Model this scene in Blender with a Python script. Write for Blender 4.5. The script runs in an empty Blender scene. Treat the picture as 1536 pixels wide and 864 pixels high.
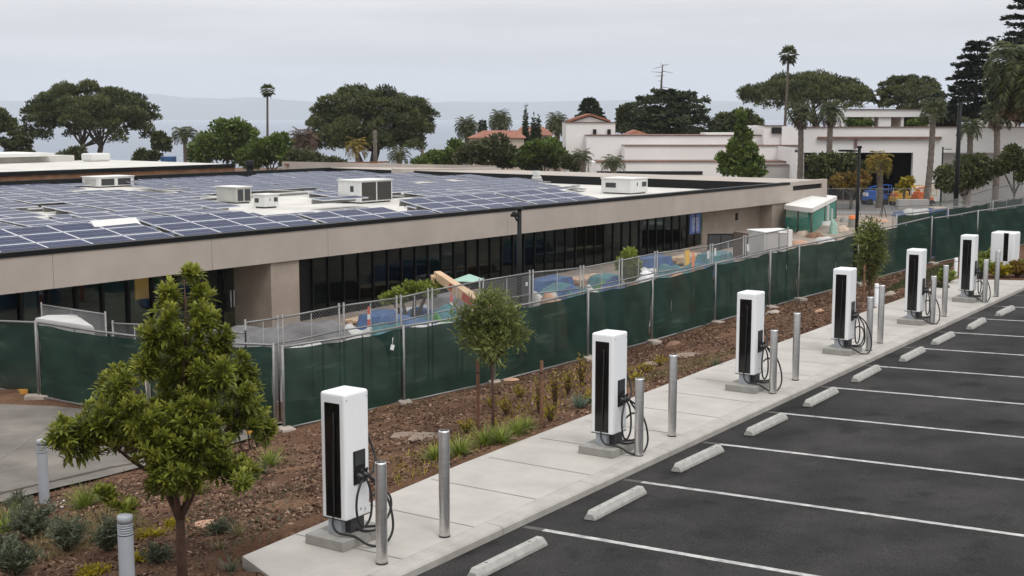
import bpy, bmesh, math, random
import numpy as np
from mathutils import Vector, Matrix

C = bpy.context.scene.collection
SC = bpy.context.scene
R = math.radians
rnd = random.Random(7)
rng = np.random.default_rng(11)

# ------------------------------------------------------------------ camera
F = 1940.0                      # focal length in photo pixels (photo 1536 wide)
PITCH = math.atan(256 / F)
SP, CP = math.sin(PITCH), math.cos(PITCH)
CH = 5.5                        # eye height over the car park
cam = bpy.data.cameras.new('camera')
cam.sensor_width = 36.0
cam.lens = 36.0 * F / 1536
cam.clip_start = 0.1
cam.clip_end = 60000
camo = bpy.data.objects.new('camera', cam)
camo.location = (0, 0, CH)
camo.rotation_euler = (math.pi / 2 - PITCH, 0, 0)
C.objects.link(camo)
SC.camera = camo

# ------------------------------------------------------------------ world, sun, exposure
SUN_EL, SUN_AZ = R(58), R(150)      # azimuth clockwise from +Y (behind the camera, to the right)
w = bpy.data.worlds.new('World')
SC.world = w
w.use_nodes = True
nt = w.node_tree
nt.nodes.clear()
def wn(t, **k):
    n = nt.nodes.new(t)
    for a, b in k.items():
        setattr(n, a, b)
    return n
out = wn('ShaderNodeOutputWorld')
bg = wn('ShaderNodeBackground')
sky = wn('ShaderNodeTexSky')
sky.sky_type = 'NISHITA'
sky.sun_disc = False
sky.sun_elevation = SUN_EL
sky.sun_rotation = SUN_AZ
sky.air_density = 1.0
sky.dust_density = 4.0
hs = wn('ShaderNodeHueSaturation')
hs.inputs['Saturation'].default_value = 0.25
nt.links.new(sky.outputs[0], hs.inputs['Color'])
tc = wn('ShaderNodeTexCoord')
sep = wn('ShaderNodeSeparateXYZ')
nt.links.new(tc.outputs['Generated'], sep.inputs[0])
ramp = wn('ShaderNodeValToRGB')          # overcast dome: brighter towards the zenith
cr = ramp.color_ramp
cr.elements[0].position = 0.0
cr.elements[0].color = (5.5, 5.8, 6.2, 1)
cr.elements[1].position = 1.0
cr.elements[1].color = (13.8, 13.9, 14.2, 1)
e = cr.elements.new(0.035); e.color = (6.0, 6.15, 6.55, 1)
e = cr.elements.new(0.09); e.color = (7.6, 7.6, 7.65, 1)
e = cr.elements.new(0.35); e.color = (9.6, 9.7, 9.9, 1)
nt.links.new(sep.outputs['Z'], ramp.inputs[0])
mp = wn('ShaderNodeMapping')
mp.inputs['Scale'].default_value = (2.2, 2.2, 26.0)
nt.links.new(tc.outputs['Generated'], mp.inputs[0])
cl = wn('ShaderNodeTexNoise')
cl.inputs['Scale'].default_value = 1.7
cl.inputs['Detail'].default_value = 5
cl.inputs['Roughness'].default_value = 0.5
nt.links.new(mp.outputs[0], cl.inputs['Vector'])
cm = wn('ShaderNodeMapRange')
cm.inputs['From Min'].default_value = 0.3
cm.inputs['From Max'].default_value = 0.7
cm.inputs['To Min'].default_value = 0.88
cm.inputs['To Max'].default_value = 1.09
nt.links.new(cl.outputs[0], cm.inputs['Value'])
mul = wn('ShaderNodeVectorMath', operation='MULTIPLY')
nt.links.new(ramp.outputs[0], mul.inputs[0])
nt.links.new(cm.outputs[0], mul.inputs[1])
mixw = wn('ShaderNodeMix', data_type='RGBA')
mixw.inputs['Factor'].default_value = 0.93
nt.links.new(hs.outputs[0], mixw.inputs['A'])
nt.links.new(mul.outputs[0], mixw.inputs['B'])
nt.links.new(mixw.outputs['Result'], bg.inputs['Color'])
bg.inputs['Strength'].default_value = 0.115
nt.links.new(bg.outputs[0], out.inputs['Surface'])

sl = bpy.data.lights.new('sun', 'SUN')
sl.energy = 1.35
sl.angle = R(20)
sl.color = (1.0, 0.96, 0.91)
so = bpy.data.objects.new('sun', sl)
so.rotation_euler = (math.pi / 2 - SUN_EL, 0, math.pi - SUN_AZ)
C.objects.link(so)

vs = SC.view_settings
vs.view_transform = 'Standard'
vs.look = 'None'
vs.exposure = 0.0
vs.gamma = 1.0
vs.use_curve_mapping = False
SC.cycles.use_denoising = True
SC.cycles.max_bounces = 8
SC.cycles.transparent_max_bounces = 12
SC.cycles.volume_bounces = 1

# ------------------------------------------------------------------ photo rays -> places
def ray(u, v):
    x = (u - 768) / F; y = -(v - 432) / F
    return x, CP + y * SP, -SP + y * CP
def atz(u, v, z):
    r = ray(u, v); t = (z - CH) / r[2]
    return Vector((r[0] * t, r[1] * t, z))
def atd(u, v, d):
    r = ray(u, v); t = d / r[1]
    return Vector((r[0] * t, d, CH + r[2] * t))
def proj(p):
    z = p[2] - CH; d = p[1] * CP - z * SP; up = p[1] * SP + z * CP
    return 768 + F * p[0] / d, 432 - F * up / d, d
AK = R(34.0)
K = Vector((math.sin(AK), math.cos(AK), 0)); N = Vector((math.cos(AK), -math.sin(AK), 0))
RK = -AK                                   # rotation whose +Y runs along the kerb, +X to the car park
def W(s, t, z=0.0):
    return Vector((K.x * s + N.x * t, K.y * s + N.y * t, z))
def ST(x, y):
    return x * K.x + y * K.y, x * N.x + y * N.y

# ------------------------------------------------------------------ terrain
FS = [-60, 5, 19.3, 22.3, 26, 28.3, 31, 39, 43, 48.7, 52.5, 58.2, 75, 200]
FT = [-19.5, -19.2, -18.82, -18.04, -17.2, -16.85, -16.35, -15.4, -14.8, -14.04, -13.34, -12.7, -12.0, -12.0]
FZ = [-1.1, -1.05, -1.0, -.9, -.77, -.68, -.59, -.3, -.17, .04, .1, .12, .15, .15]
def sstep(a, b, x):
    t = np.clip((x - a) / (b - a), 0, 1)
    return t * t * (3 - 2 * t)
def gz_np(x, y):
    x = np.asarray(x, float); y = np.asarray(y, float)
    s = x * K.x + y * K.y; t = x * N.x + y * N.y
    tf = np.interp(s, FS, FT); zf = np.interp(s, FS, FZ)
    a = np.clip((t - tf) / (-11.8 - tf), 0, 1)
    bed = zf + (0.07 - zf) * (0.62 * a + 0.38 * sstep(0, 1, a))
    bed = bed + 0.10 * np.sin(a * math.pi) * np.sin(s * 0.55 + 1.2) * sstep(14, 20, s)
    under = sstep(-11.78, -11.3, t) * (1 - sstep(44.6, 45.6, s)) + sstep(-9.9, -9.6, t) * sstep(44.6, 45.6, s)
    under = np.where(s < 10.95, sstep(-9.6, -9.3, t), under)
    bed = bed * (1 - under) + (-0.3) * under
    ws = sstep(18.6, 25, s)
    zs_ = -2.55 + .5 * sstep(34, 76, s) + .62 * np.exp(-((x - 20) ** 2 + (y - 86) ** 2) / 90.0)
    site = zf + (zs_ - zf) * sstep(0, 1, np.clip((tf - t) / 8.5, 0, 1))
    left = -1.0 + (-1.05) * sstep(26, 34, -t)
    back = left * (1 - ws) + site * ws
    z = np.where(t > tf, bed, back)
    z = z - 0.035 * np.clip(y - 140, 0, 1e9) * np.where(x < 60, 1.0, 0.6)
    return np.clip(z, -27.5, 3)
def gz(x, y):
    return float(gz_np(x, y))
def onground(u, v, z0=-0.5):
    z = z0
    for _ in range(60):
        p = atz(u, v, z); z = 0.5 * z + 0.5 * gz(p.x, p.y)
    return Vector((p.x, p.y, gz(p.x, p.y)))

def behind(u, vtop, h, d0):      # ground point whose fence top shows at (u, vtop)
    lo, hi = d0 - 14, d0 + 14
    best = None
    for k in range(400):
        d = lo + (hi - lo) * k / 399; p = atd(u, vtop, d); e_ = abs(p.z - h - gz(p.x, p.y))
        if best is None or e_ < best[0]: best = (e_, p.x, p.y)
    return Vector((best[1], best[2], gz(best[1], best[2])))

# ------------------------------------------------------------------ materials
def mat(name, col, rough=0.8, metal=0.0, var=0.0, vscale=4.0, bump=0.0, bscale=60.0, col2=None, detail=6,
        spec=0.5, coords='Object', coat=0.0, streak=0.0):
    m = bpy.data.materials.new(name); m.use_nodes = True
    t = m.node_tree; b = t.nodes['Principled BSDF']
    b.inputs['Base Color'].default_value = (*col, 1)
    b.inputs['Roughness'].default_value = rough
    b.inputs['Metallic'].default_value = metal
    b.inputs['Specular IOR Level'].default_value = spec
    b.inputs['Coat Weight'].default_value = coat
    tcn = t.nodes.new('ShaderNodeTexCoord')
    if var > 0 or col2:
        n = t.nodes.new('ShaderNodeTexNoise'); n.inputs['Scale'].default_value = vscale
        n.inputs['Detail'].default_value = detail; n.inputs['Roughness'].default_value = 0.62
        if streak:
            mpn = t.nodes.new('ShaderNodeMapping'); mpn.inputs['Scale'].default_value = (1, 1, streak)
            t.links.new(tcn.outputs[coords], mpn.inputs[0]); t.links.new(mpn.outputs[0], n.inputs['Vector'])
        else:
            t.links.new(tcn.outputs[coords], n.inputs['Vector'])
        rr = t.nodes.new('ShaderNodeValToRGB')
        c2 = col2 or tuple(min(1, c * (1 + var)) for c in col)
        c1 = col if col2 else tuple(c * (1 - var) for c in col)
        rr.color_ramp.elements[0].position = 0.3; rr.color_ramp.elements[0].color = (*c1, 1)
        rr.color_ramp.elements[1].position = 0.7; rr.color_ramp.elements[1].color = (*c2, 1)
        t.links.new(n.outputs[0], rr.inputs[0]); t.links.new(rr.outputs[0], b.inputs['Base Color'])
    if bump > 0:
        n2 = t.nodes.new('ShaderNodeTexNoise'); n2.inputs['Scale'].default_value = bscale
        n2.inputs['Detail'].default_value = 4
        t.links.new(tcn.outputs[coords], n2.inputs['Vector'])
        bp = t.nodes.new('ShaderNodeBump'); bp.inputs['Strength'].default_value = bump
        bp.inputs['Distance'].default_value = 0.02
        t.links.new(n2.outputs[0], bp.inputs['Height']); t.links.new(bp.outputs[0], b.inputs['Normal'])
    return m

def leafmat(name, dark, light, transl=0.25, rough=0.55):
    m = bpy.data.materials.new(name); m.use_nodes = True
    t = m.node_tree; b = t.nodes['Principled BSDF']; o = t.nodes['Material Output']
    at = t.nodes.new('ShaderNodeAttribute'); at.attribute_name = 'tint'
    rr = t.nodes.new('ShaderNodeValToRGB')
    rr.color_ramp.elements[0].color = (*dark, 1); rr.color_ramp.elements[1].color = (*light, 1)
    t.links.new(at.outputs['Fac'], rr.inputs[0]); t.links.new(rr.outputs[0], b.inputs['Base Color'])
    b.inputs['Roughness'].default_value = rough
    b.inputs['Specular IOR Level'].default_value = 0.35
    tr = t.nodes.new('ShaderNodeBsdfTranslucent'); t.links.new(rr.outputs[0], tr.inputs[0])
    mx = t.nodes.new('ShaderNodeMixShader'); mx.inputs[0].default_value = transl
    t.links.new(b.outputs[0], mx.inputs[1]); t.links.new(tr.outputs[0], mx.inputs[2])
    t.links.new(mx.outputs[0], o.inputs[0])
    return m

def groundmat():
    m = bpy.data.materials.new('bare_soil_and_mulch'); m.use_nodes = True
    t = m.node_tree; b = t.nodes['Principled BSDF']; b.inputs['Roughness'].default_value = 0.95
    b.inputs['Specular IOR Level'].default_value = 0.15
    tcn = t.nodes.new('ShaderNodeTexCoord')
    def noise(s, d=8, r=0.7):
        n = t.nodes.new('ShaderNodeTexNoise'); n.inputs['Scale'].default_value = s
        n.inputs['Detail'].default_value = d; n.inputs['Roughness'].default_value = r
        t.links.new(tcn.outputs['Object'], n.inputs['Vector']); return n
    def rampn(src, p0, c0, p1, c1):
        r_ = t.nodes.new('ShaderNodeValToRGB')
        r_.color_ramp.elements[0].position = p0; r_.color_ramp.elements[0].color = (*c0, 1)
        r_.color_ramp.elements[1].position = p1; r_.color_ramp.elements[1].color = (*c1, 1)
        t.links.new(src, r_.inputs[0]); return r_
    big = rampn(noise(0.45).outputs[0], 0.38, (0.085, 0.044, 0.026), 0.62, (0.185, 0.108, 0.066))
    fine = rampn(noise(16, 6, 0.8).outputs[0], 0.35, (0.45, 0.45, 0.45), 0.68, (1.5, 1.45, 1.4))
    mx = t.nodes.new('ShaderNodeMix'); mx.data_type = 'RGBA'; mx.blend_type = 'MULTIPLY'
    mx.inputs['Factor'].default_value = 1
    t.links.new(big.outputs[0], mx.inputs['A']); t.links.new(fine.outputs[0], mx.inputs['B'])
    t.links.new(mx.outputs['Result'], b.inputs['Base Color'])
    bp = t.nodes.new('ShaderNodeBump'); bp.inputs['Strength'].default_value = 0.9
    bp.inputs['Distance'].default_value = 0.05
    t.links.new(noise(9, 8, 0.75).outputs[0], bp.inputs['Height']); t.links.new(bp.outputs[0], b.inputs['Normal'])
    return m

def asphaltmat():
    m = bpy.data.materials.new('asphalt'); m.use_nodes = True
    t = m.node_tree; b = t.nodes['Principled BSDF']; b.inputs['Roughness'].default_value = 0.95
    b.inputs['Specular IOR Level'].default_value = 0.10
    tcn = t.nodes.new('ShaderNodeTexCoord')
    def noise(s, d, r):
        n = t.nodes.new('ShaderNodeTexNoise'); n.inputs['Scale'].default_value = s
        n.inputs['Detail'].default_value = d; n.inputs['Roughness'].default_value = r
        t.links.new(tcn.outputs['Object'], n.inputs['Vector']); return n
    a = t.nodes.new('ShaderNodeValToRGB')
    a.color_ramp.elements[0].position = 0.34; a.color_ramp.elements[0].color = (0.020, 0.0195, 0.0195, 1)
    a.color_ramp.elements[1].position = 0.68; a.color_ramp.elements[1].color = (0.043, 0.041, 0.040, 1)
    t.links.new(noise(0.6, 7, 0.6).outputs[0], a.inputs[0])
    st_ = t.nodes.new('ShaderNodeValToRGB')           # oil spots and old patches
    st_.color_ramp.elements[0].position = 0.30; st_.color_ramp.elements[0].color = (0.60, 0.60, 0.60, 1)
    st_.color_ramp.elements[1].position = 0.40; st_.color_ramp.elements[1].color = (1, 1, 1, 1)
    e3 = st_.color_ramp.elements.new(0.66); e3.color = (1, 1, 1, 1)
    e3 = st_.color_ramp.elements.new(0.78); e3.color = (1.45, 1.42, 1.38, 1)
    t.links.new(noise(1.1, 3, 0.5).outputs[0], st_.inputs[0])
    mx0 = t.nodes.new('ShaderNodeMix'); mx0.data_type = 'RGBA'; mx0.blend_type = 'MULTIPLY'; mx0.inputs['Factor'].default_value = 1
    t.links.new(a.outputs[0], mx0.inputs['A']); t.links.new(st_.outputs[0], mx0.inputs['B'])
    f = t.nodes.new('ShaderNodeValToRGB')
    f.color_ramp.elements[0].position = 0.36; f.color_ramp.elements[0].color = (0.55, 0.55, 0.55, 1)
    f.color_ramp.elements[1].position = 0.72; f.color_ramp.elements[1].color = (2.1, 2.1, 2.1, 1)
    t.links.new(noise(38, 5, 0.85).outputs[0], f.inputs[0])
    mx = t.nodes.new('ShaderNodeMix'); mx.data_type = 'RGBA'; mx.blend_type = 'MULTIPLY'
    mx.inputs['Factor'].default_value = 1
    t.links.new(mx0.outputs['Result'], mx.inputs['A']); t.links.new(f.outputs[0], mx.inputs['B'])
    t.links.new(mx.outputs['Result'], b.inputs['Base Color'])
    bp = t.nodes.new('ShaderNodeBump'); bp.inputs['Strength'].default_value = 0.5; bp.inputs['Distance'].default_value = 0.01
    t.links.new(noise(90, 3, 0.7).outputs[0], bp.inputs['Height']); t.links.new(bp.outputs[0], b.inputs['Normal'])
    return m

def glassmat(name, tint=(0.5, 0.6, 0.58), refl=(0.9, 0.95, 0.95), ior=1.5, rough=0.02):
    m = bpy.data.materials.new(name); m.use_nodes = True
    t = m.node_tree; t.nodes.remove(t.nodes['Principled BSDF']); o = t.nodes['Material Output']
    tr = t.nodes.new('ShaderNodeBsdfTransparent'); tr.inputs[0].default_value = (*tint, 1)
    gl = t.nodes.new('ShaderNodeBsdfGlossy'); gl.inputs['Color'].default_value = (*refl, 1)
    gl.inputs['Roughness'].default_value = rough
    fr = t.nodes.new('ShaderNodeFresnel'); fr.inputs[0].default_value = ior
    mx = t.nodes.new('ShaderNodeMixShader')
    t.links.new(fr.outputs[0], mx.inputs[0]); t.links.new(tr.outputs[0], mx.inputs[1]); t.links.new(gl.outputs[0], mx.inputs[2])
    t.links.new(mx.outputs[0], o.inputs[0])
    return m

def panelmat():
    m = bpy.data.materials.new('solar_cells'); m.use_nodes = True
    t = m.node_tree; b = t.nodes['Principled BSDF']
    b.inputs['Roughness'].default_value = 0.22; b.inputs['Specular IOR Level'].default_value = 0.018
    tcn = t.nodes.new('ShaderNodeTexCoord'); sp_ = t.nodes.new('ShaderNodeSeparateXYZ')
    t.links.new(tcn.outputs['Object'], sp_.inputs[0])
    def line(axis, per, wd):
        a = t.nodes.new('ShaderNodeMath'); a.operation = 'MULTIPLY'; a.inputs[1].default_value = 1 / per
        t.links.new(sp_.outputs[axis], a.inputs[0])
        fr = t.nodes.new('ShaderNodeMath'); fr.operation = 'FRACT'; t.links.new(a.outputs[0], fr.inputs[0])
        lt = t.nodes.new('ShaderNodeMath'); lt.operation = 'LESS_THAN'; lt.inputs[1].default_value = wd / per
        t.links.new(fr.outputs[0], lt.inputs[0]); return lt
    l1 = line('X', 0.1635, 0.011); l2 = line('Y', 0.335, 0.022)
    mxm = t.nodes.new('ShaderNodeMath'); mxm.operation = 'MAXIMUM'
    t.links.new(l1.outputs[0], mxm.inputs[0]); t.links.new(l2.outputs[0], mxm.inputs[1])
    oi = t.nodes.new('ShaderNodeObjectInfo')
    rr = t.nodes.new('ShaderNodeValToRGB')
    rr.color_ramp.elements[0].color = (0.008, 0.013, 0.048, 1); rr.color_ramp.elements[1].color = (0.018, 0.026, 0.070, 1)
    t.links.new(oi.outputs['Random'], rr.inputs[0])
    mx = t.nodes.new('ShaderNodeMix'); mx.data_type = 'RGBA'
    t.links.new(mxm.outputs[0], mx.inputs['Factor']); t.links.new(rr.outputs[0], mx.inputs['A'])
    mx.inputs['B'].default_value = (0.17, 0.19, 0.27, 1)
    t.links.new(mx.outputs['Result'], b.inputs['Base Color'])
    return m

def emat(name, col, s):
    m = bpy.data.materials.new(name); m.use_nodes = True
    b = m.node_tree.nodes['Principled BSDF']; b.inputs['Base Color'].default_value = (*col, 1)
    b.inputs['Emission Color'].default_value = (*col, 1); b.inputs['Emission Strength'].default_value = s
    return m

M = dict(
    soil=groundmat(), asphalt=asphaltmat(),
    concrete=mat('pale_concrete', (0.40, 0.378, 0.345), 0.85, var=0.13, vscale=1.3, bump=0.15, bscale=70),
    kerbm=mat('kerb_concrete', (0.37, 0.35, 0.32), 0.85, var=0.16, vscale=2.6, bump=0.2, bscale=60),
    joint=mat('dark_joint', (0.17, 0.16, 0.15), 0.9),
    plinth=mat('grey_concrete', (0.27, 0.26, 0.24), 0.9, var=0.15, vscale=6, bump=0.3, bscale=80),
    stopm=mat('wheel_stop_concrete', (0.36, 0.355, 0.33), 0.9, var=0.2, vscale=7, bump=0.35, bscale=60),
    paint=mat('road_paint', (0.20, 0.195, 0.19), 0.8, col2=(0.56, 0.55, 0.53), vscale=7, detail=10),
    worn=mat('worn_paint', (0.085, 0.08, 0.072), 0.85, var=0.3, vscale=7),
    yellow=mat('yellow_kerb_paint', (0.55, 0.27, 0.04), 0.7, var=0.3, vscale=5),
    drive=mat('stained_concrete', (0.155, 0.138, 0.120), 0.85, var=0.38, vscale=0.9, bump=0.2, bscale=30, detail=10),
    site=mat('dusty_site_ground', (0.14, 0.105, 0.08), 0.95, col2=(0.36, 0.30, 0.25), vscale=0.6, bump=0.3, bscale=8),
    road=mat('grey_road', (0.19, 0.185, 0.18), 0.9, var=0.12, vscale=0.5),
    white=mat('white_powder_coat', (0.80, 0.81, 0.82), 0.38, var=0.02, vscale=2, coat=0.2),
    black=mat('black_plastic', (0.012, 0.012, 0.013), 0.35),
    screen=mat('dark_screen_glass', (0.006, 0.006, 0.007), 0.12),
    dimscreen=mat('dim_display', (0.045, 0.048, 0.05), 0.15),
    emblem=mat('grey_emblem', (0.35, 0.36, 0.37), 0.4),
    rubber=mat('black_rubber', (0.012, 0.012, 0.012), 0.6),
    darkgrey=mat('dark_grey_metal', (0.035, 0.036, 0.038), 0.5),
    steel=mat('brushed_steel', (0.66, 0.65, 0.64), 0.33, metal=1.0, var=0.10, vscale=3, streak=6.0),
    lightgrey=mat('grey_painted_metal', (0.34, 0.36, 0.39), 0.5, var=0.05, vscale=6),
    galv=mat('galvanised_steel', (0.23, 0.23, 0.225), 0.5, metal=0.5, var=0.15, vscale=9),
    wire=mat('galvanised_wire', (0.30, 0.30, 0.30), 0.5, metal=0.3),
    wood=mat('brown_wood', (0.16, 0.075, 0.04), 0.85, var=0.25, vscale=8, bump=0.3, bscale=40),
    timber=mat('weathered_timber', (0.20, 0.10, 0.05), 0.85, var=0.4, vscale=1.6),
    bark=mat('brown_bark', (0.085, 0.045, 0.03), 0.95, var=0.35, vscale=9, bump=0.7, bscale=35),
    greybark=mat('grey_bark', (0.10, 0.085, 0.07), 0.95, var=0.35, vscale=4, bump=0.6, bscale=14),
    palmbark=mat('palm_trunk_bark', (0.14, 0.115, 0.095), 0.95, var=0.4, vscale=5, bump=0.8, bscale=6),
    fascia=mat('beige_precast_concrete', (0.385, 0.338, 0.298), 0.85, var=0.09, vscale=0.55, bump=0.1, bscale=30, detail=9),
    pier=mat('beige_render', (0.31, 0.255, 0.21), 0.9, var=0.16, vscale=0.9, bump=0.1, bscale=25, detail=9),
    brownwall=mat('brown_panel', (0.11, 0.08, 0.062), 0.8, var=0.1, vscale=2),
    coping=mat('black_metal_coping', (0.006, 0.0063, 0.007), 0.5, spec=0.2),
    roof=mat('white_roof_membrane', (0.56, 0.54, 0.50), 0.8, var=0.16, vscale=0.5, detail=9),
    roofw=mat('bright_white_membrane', (0.70, 0.69, 0.66), 0.75, var=0.08, vscale=0.5),
    mullion=mat('black_aluminium', (0.006, 0.006, 0.0065), 0.45, spec=0.25),
    glass=glassmat('dark_tinted_glass', (0.78, 0.86, 0.84), (0.75, 0.88, 0.86), 1.45),
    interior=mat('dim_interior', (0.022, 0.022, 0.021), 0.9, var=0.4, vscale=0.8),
    curtain=mat('pale_green_interior_column', (0.60, 0.74, 0.70), 0.6, var=0.15, vscale=1.5),
    cellm=panelmat(),
    alu=mat('aluminium_frame', (0.66, 0.67, 0.70), 0.5, metal=0.1),
    hvac=mat('hvac_white_metal', (0.62, 0.62, 0.60), 0.6, var=0.06, vscale=2),
    hvacg=mat('hvac_grey_metal', (0.40, 0.40, 0.37), 0.6, var=0.1, vscale=2),
    louvre=mat('dark_louvre', (0.05, 0.042, 0.035), 0.6, var=0.3, vscale=8),
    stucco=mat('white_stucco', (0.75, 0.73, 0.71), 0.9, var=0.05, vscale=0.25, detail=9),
    stuccog=mat('shaded_and_grey_stucco', (0.42, 0.40, 0.385), 0.9, var=0.05, vscale=0.3),
    tile=mat('terracotta_tile', (0.25, 0.10, 0.062), 0.85, var=0.3, vscale=1.2),
    tileedge=mat('weathered_tile_edge', (0.17, 0.10, 0.078), 0.9, var=0.35, vscale=1.5),
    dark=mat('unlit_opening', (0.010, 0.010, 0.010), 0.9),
    blue=mat('blue_tarpaulin', (0.022, 0.07, 0.18), 0.55, var=0.5, vscale=2.2, bump=0.5, bscale=3),
    teal=mat('teal_sheeting', (0.03, 0.125, 0.14), 0.6, var=0.45, vscale=1.3, bump=0.4, bscale=4),
    orange=mat('orange_plastic', (0.62, 0.14, 0.02), 0.5, var=0.1),
    redor=mat('red_orange_plastic', (0.40, 0.045, 0.025), 0.5, var=0.1),
    yel=mat('yellow_paint', (0.62, 0.36, 0.03), 0.5, var=0.15),
    bluep=mat('blue_machine_paint', (0.015, 0.11, 0.45), 0.45, var=0.2),
    tan=mat('cream_machine_paint', (0.52, 0.36, 0.22), 0.6, var=0.15, vscale=2),
    tarp=mat('grey_netting', (0.14, 0.135, 0.135), 0.9, var=0.5, vscale=1.1, bump=0.8, bscale=5),
    sheet=mat('white_sheeting', (0.46, 0.45, 0.43), 0.7, var=0.12, vscale=1.2, bump=0.4, bscale=3),
    sand=mat('sand_bags', (0.46, 0.37, 0.28), 0.95, var=0.3, vscale=2.0, bump=0.6, bscale=8),
    mint=mat('pale_green_canvas', (0.30, 0.46, 0.38), 0.7, var=0.1),
    clay=mat('pale_clay', (0.45, 0.27, 0.18), 0.9, var=0.15),
    card=mat('brown_cardboard', (0.24, 0.14, 0.085), 0.9, var=0.2),
    amber=emat('amber_wall_glow', (0.62, 0.29, 0.06), 0.22),
    poster=emat('lit_blue_screen', (0.08, 0.12, 0.32), 0.10),
    posterw=emat('lit_pale_screen', (0.24, 0.29, 0.44), 0.12),
    posterr=emat('lit_red_screen', (0.45, 0.10, 0.12), 0.15),
    stone=mat('pale_stone', (0.36, 0.31, 0.265), 0.95, var=0.3, vscale=3, bump=0.6, bscale=12),
    soilslab=mat('soil_stained_slab', (0.17, 0.12, 0.085), 0.95, col2=(0.27, 0.21, 0.165), vscale=2.5, bump=0.5, bscale=14),
    pebble=mat('white_pebble', (0.55, 0.54, 0.52), 0.9, var=0.2, vscale=12),
    water=mat('sea_water', (0.135, 0.175, 0.235), 0.35, var=0.06, vscale=0.004, spec=0.4),
    hill=mat('far_hill', (0.07, 0.085, 0.08), 0.95, var=0.3, vscale=0.002),
    housew=mat('cream_house_wall', (0.50, 0.43, 0.36), 0.9, var=0.08, vscale=0.8),
    brown2=mat('brown_dirt_paving', (0.20, 0.115, 0.075), 0.95, var=0.35, vscale=2.5, bump=0.5, bscale=10),
)
L = dict(
    young=leafmat('young_tree_leaf', (0.034, 0.056, 0.010), (0.36, 0.38, 0.055), 0.34, 0.42),
    young_tip=leafmat('young_tip_leaf', (0.10, 0.13, 0.018), (0.26, 0.28, 0.045), 0.3, 0.42),
    willow=leafmat('fine_grey_green_leaf', (0.035, 0.055, 0.016), (0.26, 0.29, 0.080), 0.3),
    pine=leafmat('pine_needles', (0.020, 0.034, 0.010), (0.125, 0.140, 0.042), 0.12, 0.7),
    cedar=leafmat('cedar_needles', (0.014, 0.028, 0.012), (0.070, 0.092, 0.036), 0.1, 0.7),
    spruce=leafmat('dark_conifer_needles', (0.006, 0.012, 0.008), (0.026, 0.040, 0.020), 0.08, 0.7),
    broad=leafmat('mid_green_leaf', (0.028, 0.058, 0.010), (0.16, 0.215, 0.040), 0.22),
    olive=leafmat('olive_leaf', (0.032, 0.042, 0.018), (0.13, 0.14, 0.055), 0.2),
    rust=leafmat('rusty_leaf', (0.07, 0.06, 0.018), (0.34, 0.20, 0.03), 0.2),
    yellowl=leafmat('yellow_weed_leaf', (0.16, 0.14, 0.012), (0.46, 0.36, 0.02), 0.3),
    grass=leafmat('grass_blade', (0.07, 0.11, 0.018), (0.33, 0.38, 0.07), 0.35),
    drygrass=leafmat('dry_grass_blade', (0.10, 0.085, 0.04), (0.30, 0.25, 0.11), 0.25),
    silver=leafmat('silver_green_leaf', (0.040, 0.055, 0.032), (0.17, 0.19, 0.115), 0.2),
    agave=leafmat('blue_green_blade', (0.06, 0.10, 0.07), (0.16, 0.22, 0.16), 0.15),
    palm=leafmat('palm_frond', (0.022, 0.036, 0.013), (0.14, 0.155, 0.055), 0.15, 0.5),
    palmy=leafmat('yellow_palm_frond', (0.07, 0.07, 0.015), (0.40, 0.27, 0.03), 0.2),
    palmr=leafmat('dry_palm_frond', (0.06, 0.045, 0.03), (0.20, 0.12, 0.085), 0.15),
    mulch=leafmat('wood_chip', (0.060, 0.028, 0.018), (0.36, 0.24, 0.165), 0.0, 0.95),
)

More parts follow.
